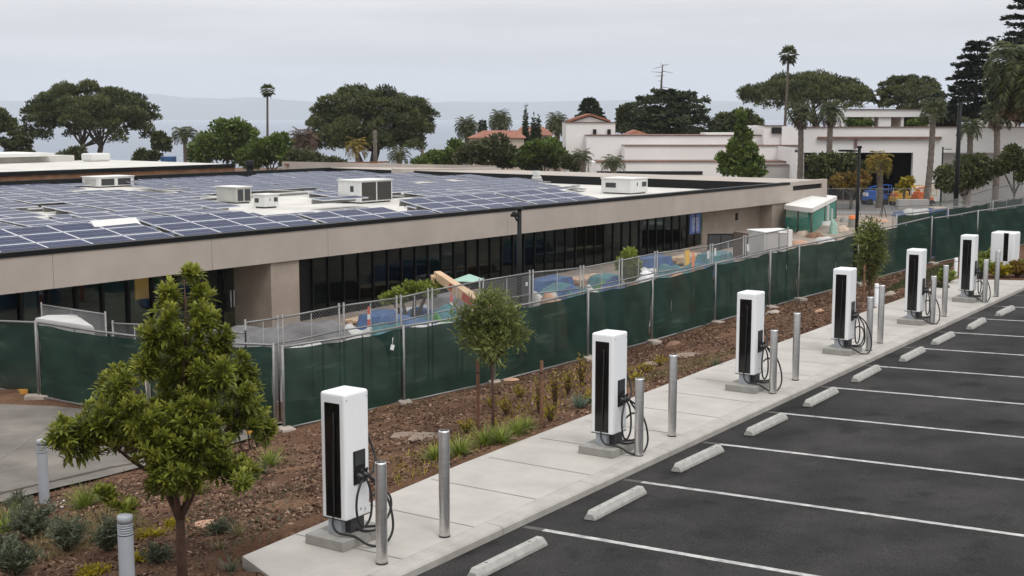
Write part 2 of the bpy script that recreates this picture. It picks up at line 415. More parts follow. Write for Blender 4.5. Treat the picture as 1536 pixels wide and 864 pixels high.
# ------------------------------------------------------------------ mesh helpers
class MB:
    def __init__(self):
        self.v = []; self.f = []; self.m = []; self.sm = []
    def add(self, vs, fs, mi=0, smooth=False):
        o = len(self.v); self.v += [tuple(p) for p in vs]
        for f in fs:
            self.f.append(tuple(i + o for i in f)); self.m.append(mi); self.sm.append(smooth)
        return self
    def box(self, c, d, rz=0.0, mi=0, rx=0.0, ry=0.0):
        x, y, z = d[0] / 2, d[1] / 2, d[2] / 2
        mt = Matrix.Rotation(rz, 3, 'Z') @ Matrix.Rotation(ry, 3, 'Y') @ Matrix.Rotation(rx, 3, 'X')
        vs = [mt @ Vector((a, b, e_)) + Vector(c) for e_ in (-z, z) for a, b in ((-x, -y), (x, -y), (x, y), (-x, y))]
        return self.add(vs, [(3, 2, 1, 0), (4, 5, 6, 7), (0, 1, 5, 4), (1, 2, 6, 5), (2, 3, 7, 6), (3, 0, 4, 7)], mi)
    def bounds(self, x0, x1, y0, y1, z0, z1, mi=0):
        return self.box(((x0 + x1) / 2, (y0 + y1) / 2, (z0 + z1) / 2), (x1 - x0, y1 - y0, z1 - z0), 0, mi)
    def hexa(self, lo, hi, mi=0):          # two quads (counter-clockwise from above)
        return self.add(list(lo) + list(hi), [(3, 2, 1, 0), (4, 5, 6, 7), (0, 1, 5, 4), (1, 2, 6, 5), (2, 3, 7, 6), (3, 0, 4, 7)], mi)
    def prism(self, poly, z0, z1, mi=0):   # vertical prism over an xy polygon, ccw
        n = len(poly)
        vs = [(p[0], p[1], z0) for p in poly] + [(p[0], p[1], z1) for p in poly]
        return self.add(vs, [tuple(range(n - 1, -1, -1)), tuple(range(n, 2 * n))] + [(i, (i + 1) % n, n + (i + 1) % n, n + i) for i in range(n)], mi)
    def extrude(self, poly, axis, a0, a1, mi=0):  # poly in the plane across the axis ('x': (y,z), 'y': (x,z))
        n = len(poly)
        mk = (lambda a, p: (a, p[0], p[1])) if axis == 'x' else (lambda a, p: (p[0], a, p[1]))
        vs = [mk(a0, p) for p in poly] + [mk(a1, p) for p in poly]
        return self.add(vs, [tuple(range(n)), tuple(range(2 * n - 1, n - 1, -1))] + [(i, n + i, n + (i + 1) % n, (i + 1) % n) for i in range(n)], mi)
    def tube(self, pts, r, seg=8, mi=0, smooth=True, cap=True):
        pts = [Vector(p) for p in pts]; n = len(pts)
        rs = r if isinstance(r, (list, tuple)) else [r] * n
        vs = []; prev = None
        for i, p in enumerate(pts):
            d = (pts[min(i + 1, n - 1)] - pts[max(i - 1, 0)])
            if d.length < 1e-9: d = Vector((0, 0, 1))
            d.normalize()
            if prev is None:
                a = Vector((0, 0, 1)) if abs(d.z) < 0.9 else Vector((1, 0, 0))
                nx = d.cross(a).normalized()
            else:
                nx = (prev - d * prev.dot(d))
                nx = nx.normalized() if nx.length > 1e-6 else d.orthogonal().normalized()
            prev = nx; ny = d.cross(nx)
            for k in range(seg):
                a = 2 * math.pi * k / seg
                vs.append(p + (nx * math.cos(a) + ny * math.sin(a)) * rs[i])
        fs = [(i * seg + k, i * seg + (k + 1) % seg, (i + 1) * seg + (k + 1) % seg, (i + 1) * seg + k) for i in range(n - 1) for k in range(seg)]
        self.add(vs, fs, mi, smooth)
        if cap:
            o = len(self.v) - len(vs)
            self.f.append(tuple(o + k for k in range(seg - 1, -1, -1))); self.m.append(mi); self.sm.append(False)
            self.f.append(tuple(o + (n - 1) * seg + k for k in range(seg))); self.m.append(mi); self.sm.append(False)
        return self
    def lathe(self, prof, c=(0, 0, 0), seg=20, mi=0, smooth=True):
        vs = [(c[0] + r * math.cos(2 * math.pi * k / seg), c[1] + r * math.sin(2 * math.pi * k / seg), c[2] + z) for r, z in prof for k in range(seg)]
        fs = [(i * seg + k, i * seg + (k + 1) % seg, (i + 1) * seg + (k + 1) % seg, (i + 1) * seg + k) for i in range(len(prof) - 1) for k in range(seg)]
        return self.add(vs, fs, mi, smooth)
    def build(self, name, mats, parent=None, loc=(0, 0, 0), rz=0.0, bevel=0.0, bseg=2):
        me = bpy.data.meshes.new(name)
        me.from_pydata(self.v, [], self.f)
        mats = mats if isinstance(mats, (list, tuple)) else [mats]
        for m_ in mats: me.materials.append(m_)
        me.polygons.foreach_set('material_index', self.m)
        me.polygons.foreach_set('use_smooth', self.sm)
        if bevel > 0:
            bm = bmesh.new(); bm.from_mesh(me)
            bmesh.ops.remove_doubles(bm, verts=bm.verts, dist=1e-5)
            es = [e_ for e_ in bm.edges if len(e_.link_faces) == 2 and e_.calc_face_angle(0) > 0.5]
            bmesh.ops.bevel(bm, geom=es, offset=bevel, segments=bseg, affect='EDGES', profile=0.6)
            bm.to_mesh(me); bm.free()
            if bseg > 2:
                me.polygons.foreach_set('use_smooth', [True] * len(me.polygons))
                me.set_sharp_from_angle(angle=R(40))
        me.update()
        o = bpy.data.objects.new(name, me); C.objects.link(o)
        o.location = loc; o.rotation_euler = (0, 0, rz)
        if parent: o.parent = parent
        return o

def tag(o, label, cat, group=None, kind=None):
    if label: o['label'] = label
    if cat: o['category'] = cat
    if group: o['group'] = group
    if kind: o['kind'] = kind
    return o
def thing(name, label, cat, loc=(0, 0, 0), rz=0.0, group=None):
    o = bpy.data.objects.new(name, None); C.objects.link(o)
    o.empty_display_size = 0.1
    o.location = loc; o.rotation_euler = (0, 0, rz)
    return tag(o, label, cat, group)
def struct(o):
    o['kind'] = 'structure'; return o
def copy_tree(o, parent=None):
    c = o.copy(); C.objects.link(c)
    if parent: c.parent = parent
    for ch in list(o.children): copy_tree(ch, c)
    return c
def curve(pts, n=12):        # Catmull-Rom through the points
    pts = [Vector(p) for p in pts]
    P = [pts[0] * 2 - pts[1]] + pts + [pts[-1] * 2 - pts[-2]]
    o = []
    for i in range(1, len(P) - 2):
        for k in range(n):
            t = k / n
            o.append(0.5 * ((2 * P[i]) + (P[i + 1] - P[i - 1]) * t + (2 * P[i - 1] - 5 * P[i] + 4 * P[i + 1] - P[i + 2]) * t * t + (3 * P[i] - P[i - 1] - 3 * P[i + 1] + P[i + 2]) * t ** 3))
    o.append(pts[-1]); return o

def np_mesh(name, verts, quads, tint, mats, parent=None, midx=None, loc=(0, 0, 0)):
    me = bpy.data.meshes.new(name)
    nv, nq = len(verts), len(quads); k = quads.shape[1]
    me.vertices.add(nv); me.vertices.foreach_set('co', np.ascontiguousarray(verts, dtype=np.float32).ravel())
    me.loops.add(nq * k); me.loops.foreach_set('vertex_index', quads.astype(np.int32).ravel())
    me.polygons.add(nq)
    me.polygons.foreach_set('loop_start', np.arange(0, nq * k, k, dtype=np.int32))
    for m_ in (mats if isinstance(mats, (list, tuple)) else [mats]): me.materials.append(m_)
    if midx is not None: me.polygons.foreach_set('material_index', midx.astype(np.int32))
    at = me.attributes.new('tint', 'FLOAT', 'POINT'); at.data.foreach_set('value', tint.astype(np.float32))
    me.update(calc_edges=True); me.validate()
    o = bpy.data.objects.new(name, me); C.objects.link(o); o.location = loc
    if parent: o.parent = parent
    return o

def unit(a):
    return a / np.maximum(np.linalg.norm(a, axis=-1, keepdims=True), 1e-9)
def leaves(pos, dirn, ln, wd, droop=0.0, roll=None, tint=None):
    """rhombic leaves: pos (n,3) base, dirn (n,3) unit, ln/wd arrays -> verts, quads, tint"""
    n = len(pos)
    ln = np.broadcast_to(np.asarray(ln, float), (n,)); wd = np.broadcast_to(np.asarray(wd, float), (n,))
    rv = rng.normal(size=(n, 3)) if roll is None else roll
    side = unit(np.cross(dirn, rv)); nrm = np.cross(side, dirn)
    tip = pos + dirn * ln[:, None]; tip[:, 2] -= droop * ln
    mid = pos + dirn * (ln * 0.48)[:, None] + nrm * (wd * 0.22)[:, None]
    V = np.stack([pos, mid - side * (wd / 2)[:, None], tip, mid + side * (wd / 2)[:, None]], 1).reshape(-1, 3)
    Q = np.arange(4 * n).reshape(-1, 4)
    tt = rng.random(n) if tint is None else tint
    return V, Q, np.repeat(tt, 4)
def joinq(parts):
    V, Q, T, o = [], [], [], 0
    for v, q, t in parts:
        V.append(v); Q.append(q + o); T.append(t); o += len(v)
    return np.concatenate(V), np.concatenate(Q), np.concatenate(T)

def crown_points(lobes, n, shell=0.55, flat_bottom=False):
    """lobes: list of (cx,cy,cz,rx,ry,rz)"""
    Lb = np.array(lobes, float)
    wgt = (Lb[:, 3] * Lb[:, 4] * Lb[:, 5]) ** (2 / 3); wgt /= wgt.sum()
    i = rng.choice(len(Lb), n, p=wgt)
    d = unit(rng.normal(size=(n, 3)))
    if flat_bottom:
        d[:, 2] = np.where(d[:, 2] < -0.25, -d[:, 2] * 0.6, d[:, 2]); d = unit(d)
    r = shell + (1 - shell) * rng.random(n) ** 0.6
    p = Lb[i, :3] + d * r[:, None] * Lb[i, 3:]
    return p, d, i
def crown(lobes, n, size, wratio=0.5, shell=0.55, up=0.3, flat_bottom=False, jitter=0.9, lobe_tint=0.35):
    p, d, i = crown_points(lobes, n, shell, flat_bottom)
    dr = unit(d + rng.normal(size=d.shape) * jitter + np.array([0, 0, up]))
    ln = size * (0.6 + 0.8 * rng.random(n))
    lt = rng.random(len(lobes))[i]
    tint = np.clip(lobe_tint * lt + (1 - lobe_tint) * rng.random(n), 0, 1)
    return leaves(p, dr, ln, ln * wratio, tint=tint)

# =================================================================== SETTING
def axis(lo, hi, dense_lo, dense_hi, step, grow=1.25):
    a = list(np.arange(dense_lo, dense_hi + 1e-6, step))
    st_ = step; x = dense_hi
    while x < hi:
        st_ *= grow; x += st_; a.append(min(x, hi))
    st_ = step; x = dense_lo
    while x > lo:
        st_ *= grow; x -= st_; a.insert(0, max(x, lo))
    return np.array(a)
gx = axis(-3000, 3000, -16, 26, 0.3); gy = axis(-200, 900, 9, 62, 0.3, 1.12)
X, Y = np.meshgrid(gx, gy)
Zg = gz_np(X, Y)
s_, t_ = X * K.x + Y * K.y, X * N.x + Y * N.y
bumpz = (np.sin(X * 3.1 + 1.7 * np.sin(Y * 2.3)) * np.sin(Y * 2.7 + X * 0.9) * 0.03 + rng.normal(size=X.shape) * 0.016)
near_bed = (Y < 62) & (t_ < -12.0) & (t_ > -24)
Zg = Zg + np.where(near_bed, bumpz, 0)
ny_, nx_ = X.shape
idx = np.arange(nx_ * ny_).reshape(ny_, nx_)
Qg = np.stack([idx[:-1, :-1], idx[:-1, 1:], idx[1:, 1:], idx[1:, :-1]], -1).reshape(-1, 4)
g = np_mesh('ground', np.stack([X, Y, Zg], -1).reshape(-1, 3), Qg, np.zeros(nx_ * ny_), M['soil'])
g.data.polygons.foreach_set('use_smooth', [True] * len(g.data.polygons))
struct(g)

def sheet(name, poly, m, lift=0.02, step=0.7, zfun=None):
    """a sheet that follows the ground inside a convex polygon (ccw, xy)"""
    bm = bmesh.new()
    P = [Vector((p[0], p[1], 0)) for p in poly]
    bm.faces.new([bm.verts.new(p) for p in P])
    x0, x1 = min(p.x for p in P), max(p.x for p in P); y0, y1 = min(p.y for p in P), max(p.y for p in P)
    for ax_, lo, hi in ((0, x0, x1), (1, y0, y1)):
        q = lo + step
        while q < hi:
            no = Vector((1, 0, 0)) if ax_ == 0 else Vector((0, 1, 0))
            bmesh.ops.bisect_plane(bm, geom=bm.verts[:] + bm.edges[:] + bm.faces[:], plane_co=no * q, plane_no=no)
            q += step
    for v in bm.verts:
        v.co.z = (zfun or gz)(v.co.x, v.co.y) + lift
    me = bpy.data.meshes.new(name); bm.to_mesh(me); bm.free(); me.materials.append(m)
    o = bpy.data.objects.new(name, me); C.objects.link(o); return struct(o)

# ---- car park, in a frame turned to the kerb: x across (t), y along (s)
def lotz(t): return 0.033 * (t + 9.05)
b = MB()
ts = [-9.42, -9.05, -5, 0, 6, 14, 30]; ssv = list(range(-14, 121, 6))
vs_, fs_ = [], []
for si in ssv:
    for ti in ts:
        vs_.append(W(si, ti, lotz(ti)))
for i in range(len(ssv) - 1):
    for j in range(len(ts) - 1):
        a = i * len(ts) + j
        fs_.append((a, a + 1, a + 1 + len(ts), a + len(ts)))
lot = b.add(vs_, fs_).build('parking_lot', M['asphalt']); struct(lot)
for k in range(-2, 14):
    sc_ = 14.17 + 2.775 * k
    q = MB()
    for (t0, t1, wd, mi) in ((-9.05, -3.6, 0.1, 0),):
        n_ = 8
        for i in range(n_):
            a, c_ = t0 + (t1 - t0) * i / n_, t0 + (t1 - t0) * (i + 1) / n_
            q.add([W(sc_ - wd / 2, a, lotz(a) + .004), W(sc_ - wd / 2, c_, lotz(c_) + .004), W(sc_ + wd / 2, c_, lotz(c_) + .004), W(sc_ + wd / 2, a, lotz(a) + .004)], [(0, 1, 2, 3)])
    a, c_ = -3.6, 9.0
    q.add([W(sc_ - .05, a, lotz(a) + .004), W(sc_ - .05, c_, lotz(c_) + .004), W(sc_ + .05, c_, lotz(c_) + .004), W(sc_ + .05, a, lotz(a) + .004)], [(0, 1, 2, 3)])
    struct(q.build('parking_line', M['paint']))
    q = MB().add([W(sc_ - .06, -9.36, lotz(-9.36) + .004), W(sc_ - .05, -9.06, lotz(-9.06) + .004), W(sc_ + .06, -9.06, lotz(-9.06) + .004), W(sc_ + .05, -9.36, lotz(-9.36) + .004)], [(0, 1, 2, 3)])
    struct(q.build('worn_line', M['worn']))

# ---- sidewalk slab (frame: x = t, y = s) and kerb
q = MB()
ZS = 0.105
q.add([(-11.42, 10.95, ZS), (-9.70, 10.25, ZS), (-9.70, 45.1, ZS), (-11.74, 44.2, ZS), (-11.86, 33, ZS), (-11.90, 25, ZS), (-11.72, 16, ZS),
       (-11.42, 10.95, -.5), (-9.70, 10.25, -.5), (-9.70, 45.1, -.5), (-11.74, 44.2, -.5), (-11.86, 33, -.5), (-11.90, 25, -.5), (-11.72, 16, -.5)],
      [(0, 1, 2, 3, 4, 5, 6)] + [(i, 7 + i, 7 + (i + 1) % 7, (i + 1) % 7) for i in range(7)])
struct(q.build('sidewalk', M['concrete'], rz=RK))
q = MB()
for s0, i in [(10.25, 0)] + [(10.25 + 3.05 * (j + 1) - 1.6, 1) for j in range(24)]:
    pass
k0 = [9.4] + [11.3 + 2.42 * j for j in range(30)]
for a, c_ in zip(k0[:-1], k0[1:]):
    q.extrude([(-9.688, -0.5), (-9.40, -0.5), (-9.40, ZS - 0.03), (-9.425, ZS - 0.005), (-9.46, ZS + 0.004), (-9.688, ZS + 0.004)][::-1], 'y', a + .006, c_ - .006)
struct(q.build('kerb', M['kerbm'], rz=RK))
q = MB()
def joint(p0, p1, wd=0.016):
    p0 = Vector((*p0, 0)); p1 = Vector((*p1, 0)); d = (p1 - p0).normalized(); n_ = Vector((-d.y, d.x, 0)) * wd / 2
    q.add([(p.x, p.y, ZS + .004) for p in (p0 - n_, p1 - n_, p1 + n_, p0 + n_)], [(0, 1, 2, 3)])
js = [11.95 + 1.52 * j for j in range(22)]
for j, s0 in enumerate(js):
    joint((-11.55 - 0.01 * min(j, 8), s0), (-9.71, s0 + 0.02))
struct(q.build('sidewalk_joint', M['joint'], rz=RK))

# ---- driveway at the left, its kerbs, the site ground and the road beyond
P = [onground(*p) for p in ((-60, 772), (0, 741), (165, 703), (250, 688), (352, 668), (408, 650))]
drv = [P[0], P[1], P[2], P[3], P[4], P[5]] + [W(18.7, -21), W(17.9, -24.5), W(14, -33), W(-2, -33), W(-4, -22)]
def hull(pts):
    pts = sorted({(round(p[0], 4), round(p[1], 4)) for p in pts})
    def half(ps):
        h = []
        for p in ps:
            while len(h) >= 2 and (h[-1][0] - h[-2][0]) * (p[1] - h[-2][1]) - (h[-1][1] - h[-2][1]) * (p[0] - h[-2][0]) <= 0: h.pop()
            h.append(p)
        return h
    a, c_ = half(pts), half(pts[::-1]); return a[:-1] + c_[:-1]
sheet('driveway', hull(drv), M['drive'], 0.05, 0.6)
def strip(name, pix, wd, ht, m, z0=-0.9, lift=0.05):
    pts = [onground(*p) for p in pix]; q = MB()
    for a, c_ in zip(pts[:-1], pts[1:]):
        d = (c_ - a).normalized(); n_ = Vector((-d.y, d.x, 0)) * wd / 2
        lo = [(p.x, p.y, p.z - .1) for p in (a - n_, c_ - n_, c_ + n_, a + n_)]
        hi = [(p.x, p.y, p.z + lift + ht) for p in (a - n_, c_ - n_, c_ + n_, a + n_)]
        q.hexa(lo, hi)
    return struct(q.build(name, m))
strip('driveway_kerb', [(-40, 764), (0, 744), (85, 724), (165, 705), (250, 690), (340, 672)], 0.12, 0.03, M['drive'])
strip('painted_kerb', [(-30, 574), (0, 583), (37, 591)], 0.16, 0.06, M['yellow'])
strip('painted_kerb', [(372, 655), (414, 647)], 0.14, 0.06, M['yellow'])
for pix in ([(0, 693), (60, 652), (100, 626)],):
    strip('driveway_joint', pix, 0.035, 0.006, M['joint'])

# site ground (pale, dusty) behind the fences, as one sheet
bx0 = [W(23, -20.5), W(33, -18.8), W(49, -16.6), W(60, -15.2), W(80, -16.5), W(112, -18), (75, 112), (10, 122), (-6, 92), W(38, -44), W(20, -40), W(19, -30)]
sheet('site_ground', hull(bx0), M['site'], 0.03, 1.5)
pr = [atz(1205, 322, -2), atz(1560, 322, -2), atz(1700, 303, -2), atz(1195, 303, -2)]
sheet('road', hull(pr), M['road'], 0.06, 3)

# sea and far hills
q = MB().add([(-14000, 330, -25), (14000, 330, -25), (14000, 17000, -25), (-14000, 17000, -25)], [(0, 1, 2, 3)])
struct(q.build('sea', M['water']))
def hills(name, pts, d, depth):
    us = np.linspace(pts[0][0], pts[-1][0], 160); vsx = np.interp(us, [p[0] for p in pts], [p[1] for p in pts])
    vsx = vsx + np.convolve(rng.normal(size=160), np.ones(9) / 9, 'same') * 1.1
    q = MB(); n_ = 160
    tops = [atd(u, v, d) for u, v in zip(us, vsx)]
    rows = []
    for f_, dd in ((-1.0, -depth), (-0.55, -depth * .55), (-0.25, -depth * 0.25), (0, 0), (0.6, depth * .6), (1, depth)):
        rows.append([(p.x, p.y + dd, -26 + max(0, p.z + 26) * (1 - abs(f_)) ** 1.1) for p in tops])
    q.add([p for r_ in rows for p in r_], [(i * n_ + k, i * n_ + k + 1, (i + 1) * n_ + k + 1, (i + 1) * n_ + k) for i in range(5) for k in range(n_ - 1)], 0, True)
    return struct(q.build(name, M['hill']))
hills('far_hills', [(-200, 148), (0, 151), (60, 152), (150, 145), (200, 139), (235, 141), (280, 147), (340, 148), (385, 145), (430, 150), (520, 156), (640, 154), (680, 152), (800, 153), (950, 150), (1100, 152), (1300, 158), (1500, 163), (1750, 172)], 15000, 1200)

# =================================================================== EV CHARGERS
def make_charger():
    t = thing('ev_charger', '', 'ev charger')
    MB().box((0, 0, 0.17), (0.64, 0.86, 0.13)).build('plinth', M['plinth'], t, bevel=0.012)
    MB().box((-0.03, -0.13, 0.32), (0.20, 0.14, 0.20)).build('conduit_cover', M['lightgrey'], t, bevel=0.006)
    MB().box((0.04, 0.03, 0.33), (0.25, 0.26, 0.20)).build('pedestal', M['darkgrey'], t, bevel=0.008)
    MB().box((0, 0, 1.245), (0.41, 0.47, 1.65)).build('body', M['white'], t, bevel=0.045, bseg=4)
    f_ = MB().box((0.0, -0.234, 1.20), (0.25, 0.018, 1.48)).build('front_strip', M['screen'], t, bevel=0.006)
    MB().tube(curve([(0.03, -0.246, 1.82), (0.045, -0.262, 1.68), (0.04, -0.268, 1.3), (0.03, -0.266, 0.9), (0.02, -0.25, 0.5)], 6), 0.011, 6).build('docked_cable', M['rubber'], f_)
    h = MB().box((0.204, 0.03, 1.085), (0.022, 0.23, 0.44)).build('connector_dock', M['black'], t, bevel=0.008)
    MB().box((0.2165, 0.03, 1.20), (0.008, 0.18, 0.17)).build('screen', M['dimscreen'], h)
    for y in (-0.02, 0.085):
        q = MB()
        q.tube([(0.20, y, 1.0), (0.255, y, 0.985), (0.31, y + .005, 0.95)], [0.05, 0.052, 0.036], 10)
        q.tube([(0.25, y, 0.99), (0.285, y, 1.06), (0.30, y, 1.08)], [0.02, 0.018, 0.012], 6)
        q.build('connector', M['black'], t)
    cab = [
        [(-.02, -.22, .46), (.02, -.275, .36), (.12, -.28, .28), (.31, -.20, .25), (.46, -.10, .14), (.58, .06, .13), (.62, .18, .30), (.57, .20, .58), (.45, .17, .84), (.33, .09, .97)],
        [(.31, -.02, .95), (.33, -.10, .90), (.35, -.19, .76), (.36, -.21, .58), (.36, -.16, .42), (.37, -.07, .36), (.38, .03, .46), (.37, .07, .66), (.35, .05, .86), (.31, .03, .96)],
        [(.0, .22, 1.66), (.05, .29, 1.55), (.13, .36, 1.3), (.22, .34, 1.12), (.28, .22, 1.02), (.31, .10, .96)],
        [(.08, .2, .5), (.18, .42, .66), (.28, .52, .62), (.33, .50, .45), (.30, .36, .27), (.16, .18, .25)],
        [(.06, .0, .34), (.18, .02, .27), (.31, .05, .255), (.42, .14, .29), (.46, .18, .45), (.43, .16, .75), (.33, .10, .95)],
    ]
    for p in cab:
        MB().tube(curve(p, 8), 0.016, 7).build('cable', M['rubber'], t)
    q = MB()
    for y in (-0.19, 0.19): q.tube([(0.204, y, 1.985), (0.2075, y, 1.985)], 0.011, 10)
    q.tube([(0.204, .05, .53), (0.2075, .05, .53)], 0.02, 12)
    q.build('bolt', M['lightgrey'], t)
    MB().box((0.2065, 0.13, 0.50), (0.004, 0.05, 0.012), 0, 0, 0.5).box((0.2065, 0.13, 0.515), (0.004, 0.012, 0.05), 0, 0, -.3).build('emblem', M['emblem'], t)
    MB().box((0, 0, 0.432), (0.40, 0.46, 0.014)).build('base_seam', M['black'], t)
    return t
chl = ['white charger nearest the camera, beside the foreground steel bollard', 'white charger second along the sidewalk, behind the pale yellow weeds',
       'white charger third along the sidewalk, in front of the bare brown soil', 'white charger fourth along the sidewalk, left of the slim staked tree',
       'white charger fifth along the sidewalk, with grass slope behind it', 'white charger sixth along the sidewalk, last before the boxy white cabinet']
corner = [(524, 831.5), (919, 688.5), (1129.5, 591), (1268, 534), (1376, 488.5), (1454.5, 454.5)]
ch0 = make_charger()
CHP = []
for i, (u, v) in enumerate(corner):
    p = atz(u, v, ZS); s, t = ST(p.x, p.y); s += 0.43; t -= 0.32 + (.10 if i == 0 else 0)
    if i > 1: t = (0, 0, -10.30, -10.16, -10.10, -10.06)[i]
    o = ch0 if i == 0 else copy_tree(ch0)
    o.location = W(s, t, 0.0); o.rotation_euler = (0, 0, RK)
    tag(o, chl[i], 'ev charger', 'white ev chargers along the sidewalk'); CHP.append((s, t))

# =================================================================== BOLLARDS
def make_bollard(h):
    t = thing('steel_bollard', '', 'bollard')
    r = 0.072
    MB().lathe([(r, 0), (r, h - 0.02), (r - 0.004, h), (r - 0.016, h)], seg=28).build('post', M['steel'], t)
    MB().lathe([(r - 0.012, h - 0.02), (r - 0.012, h + .002), (0.0005, h + 0.004)], seg=20).build('top_cap', M['black'], t)
    MB().lathe([(r + 0.003, 0.0), (r + 0.003, 0.02)], seg=24).build('base_ring', M['darkgrey'], t)
    return t
bpx = [(573, 845, 0), (667, 804.5, 1), (958, 683.5, 0), (1008, 654, 1), (1159, 590, 0), (1193, 570, 1), (1303, 526, 0), (1320, 514.5, 1), (1398, 485.5, 0), (1416, 474.5, 1), (1476.5, 453.5, 0), (1494, 445, 1)]
bl = [make_bollard(1.27), make_bollard(1.41)]
for o in bl: pass
used = [False, False]
wo = ['nearest the camera', 'second', 'third', 'fourth', 'fifth', 'sixth']
who = ['first', 'second', 'third', 'fourth', 'fifth', 'sixth']
for i, (u, v, kd) in enumerate(bpx):
    o = bl[kd] if not used[kd] else copy_tree(bl[kd]); used[kd] = True
    p = atz(u, v, ZS + 0.002)
    o.location = p; o.rotation_euler = (0, 0, rnd.uniform(0, 6))
    c = who[i // 2]
    tag(o, ('shorter steel bollard guarding the %s charger along the sidewalk' if kd == 0 else 'taller steel bollard standing just past the %s charger along the sidewalk') % c,
        'bollard', 'steel bollards in front of the chargers')

# =================================================================== WHEEL STOPS
wsm = None
wsl = ['cut off by the bottom edge of the photo', 'in the bay in front of the nearest full parking line']
wpx = [(763, 837), (925, 755), (1048, 688), (1150, 637), (1232, 596), (1300, 561), (1369, 532), (1415, 508), (1465, 486), (1508, 467)]
def make_stop():
    q = MB(); hl = 0.77
    pr_ = [(-.085, 0), (.085, 0), (.083, .045), (.045, .125), (-.045, .125), (-.083, .045)]
    n_ = len(pr_)
    rows = []
    for y, sc2 in ((-hl, .0), (-hl + .05, 1), (hl - .05, 1), (hl, .0)):
        rows.append([(x, y, z if sc2 else z * 0.62) for x, z in pr_])
    q.add([p for r_ in rows for p in r_], [tuple(range(n_))] + [(i * n_ + k, (i + 1) * n_ + k, (i + 1) * n_ + (k + 1) % n_, i * n_ + (k + 1) % n_) for i in range(3) for k in range(n_)] + [tuple(range(4 * n_ - 1, 3 * n_ - 1, -1))])
    o = q.build('wheel_stop', M['stopm'], bevel=0.006)
    h_ = MB()
    for y in (-.48, .48): h_.lathe([(0.022, 0.1255), (0.0005, 0.1265)], (0, y, 0), 10)
    h_.build('pin_hole', M['darkgrey'], o)
    return o
ordn = ['first', 'second', 'third', 'fourth', 'fifth', 'sixth', 'seventh', 'eighth', 'ninth', 'tenth']
for i, (u, v) in enumerate(wpx):
    p = atz(u, v, 0.06); s, t = ST(p.x, p.y)
    if i == 0: wsm = o = make_stop()
    else: o = copy_tree(wsm)
    o.location = W(s, max(-8.95, min(-8.4, t)), lotz(-8.6) + 0.002)
    o.rotation_euler = (0, math.atan(-0.033), RK + R(rnd.uniform(-1.2, 1.2)))
    lab = ('concrete wheel stop cut off by the bottom of the photo, nearest the camera' if i == 0 else
           'concrete wheel stop lying %s from the camera along the row of parking bays' % ordn[i])
    tag(o, lab, 'wheel stop', 'concrete wheel stops at the bay heads')

# =================================================================== UTILITY CABINET, MARKER POSTS, LIGHT BOLLARDS
p = atz(1506, 407, 0.12); cabz = gz(p.x, p.y)
t = thing('utility_cabinet', 'boxy white cabinet with a dark upright strip, on planted slope past the last charger', 'cabinet', (p.x, p.y, cabz), RK)
MB().box((0, 0, 0.15), (0.5, 0.4, 0.34)).build('foot', M['darkgrey'], t)
MB().box((0, 0, 0.86), (0.80, 0.86, 1.18)).build('body', M['white'], t, bevel=0.06, bseg=4)
MB().box((0.12, -0.425, 0.95), (0.16, 0.02, 0.98)).build('front_strip', M['screen'], t, bevel=0.005)
for (u, v, tp), lab in (((1314, 461, 433), 'slim white marker post behind the bollards of the fourth charger'), ((1433, 417, 395), 'slim white marker post beside the sixth charger')):
    p = onground(u, v, 0.05)
    q = MB().lathe([(0.062, -0.05), (0.062, 0.66), (0.05, 0.69), (0.0005, 0.70)], seg=14)
    t = thing('marker_post', lab, 'marker post', p, 0, 'white marker posts in the bed')
    q.build('post', M['white'], t)
    MB().lathe([(0.0635, 0.56), (0.0635, 0.59)], seg=14).build('band', M['lightgrey'], t)
def make_lightb(h=1.12):
    t = thing('light_bollard', '', 'light bollard')
    r = 0.085
    MB().lathe([(r, -0.15), (r, h * 0.80)], seg=28).build('post', M['lightgrey'], t)
    lv = MB().lathe([(r - .022, h * 0.80), (r - .022, h * 0.925)], seg=20).build('light_core', M['white'], t)
    q = MB()
    for k in range(5):
        z = h * 0.805 + k * h * 0.024
        q.lathe([(r - .02, z + .016), (r, z + .002), (r, z + .012), (r - .02, z + .02)], seg=28)
    q.build('louvre', M['lightgrey'], t)
    MB().lathe([(r - .02, h * 0.925), (r, h * 0.925), (r, h - 0.012), (r - 0.012, h), (0.0005, h + 0.003)], seg=28).build('cap', M['lightgrey'], t)
    MB().lathe([(0.17, -0.12), (0.17, 0.015), (0.08, 0.02)], seg=16).build('footing', M['plinth'], t)
    return t
lb = make_lightb(); p = onground(67, 757, -.6); lb.location = p
tag(lb, 'grey louvred light bollard standing at the edge of the driveway', 'light bollard', 'grey light bollards in the mulch')
lb2 = copy_tree(lb); p = behind(187, 772, 1.12, 15); lb2.location = p
tag(lb2, 'grey louvred light bollard cut off by the bottom edge, left of the tree', 'light bollard', 'grey light bollards in the mulch')

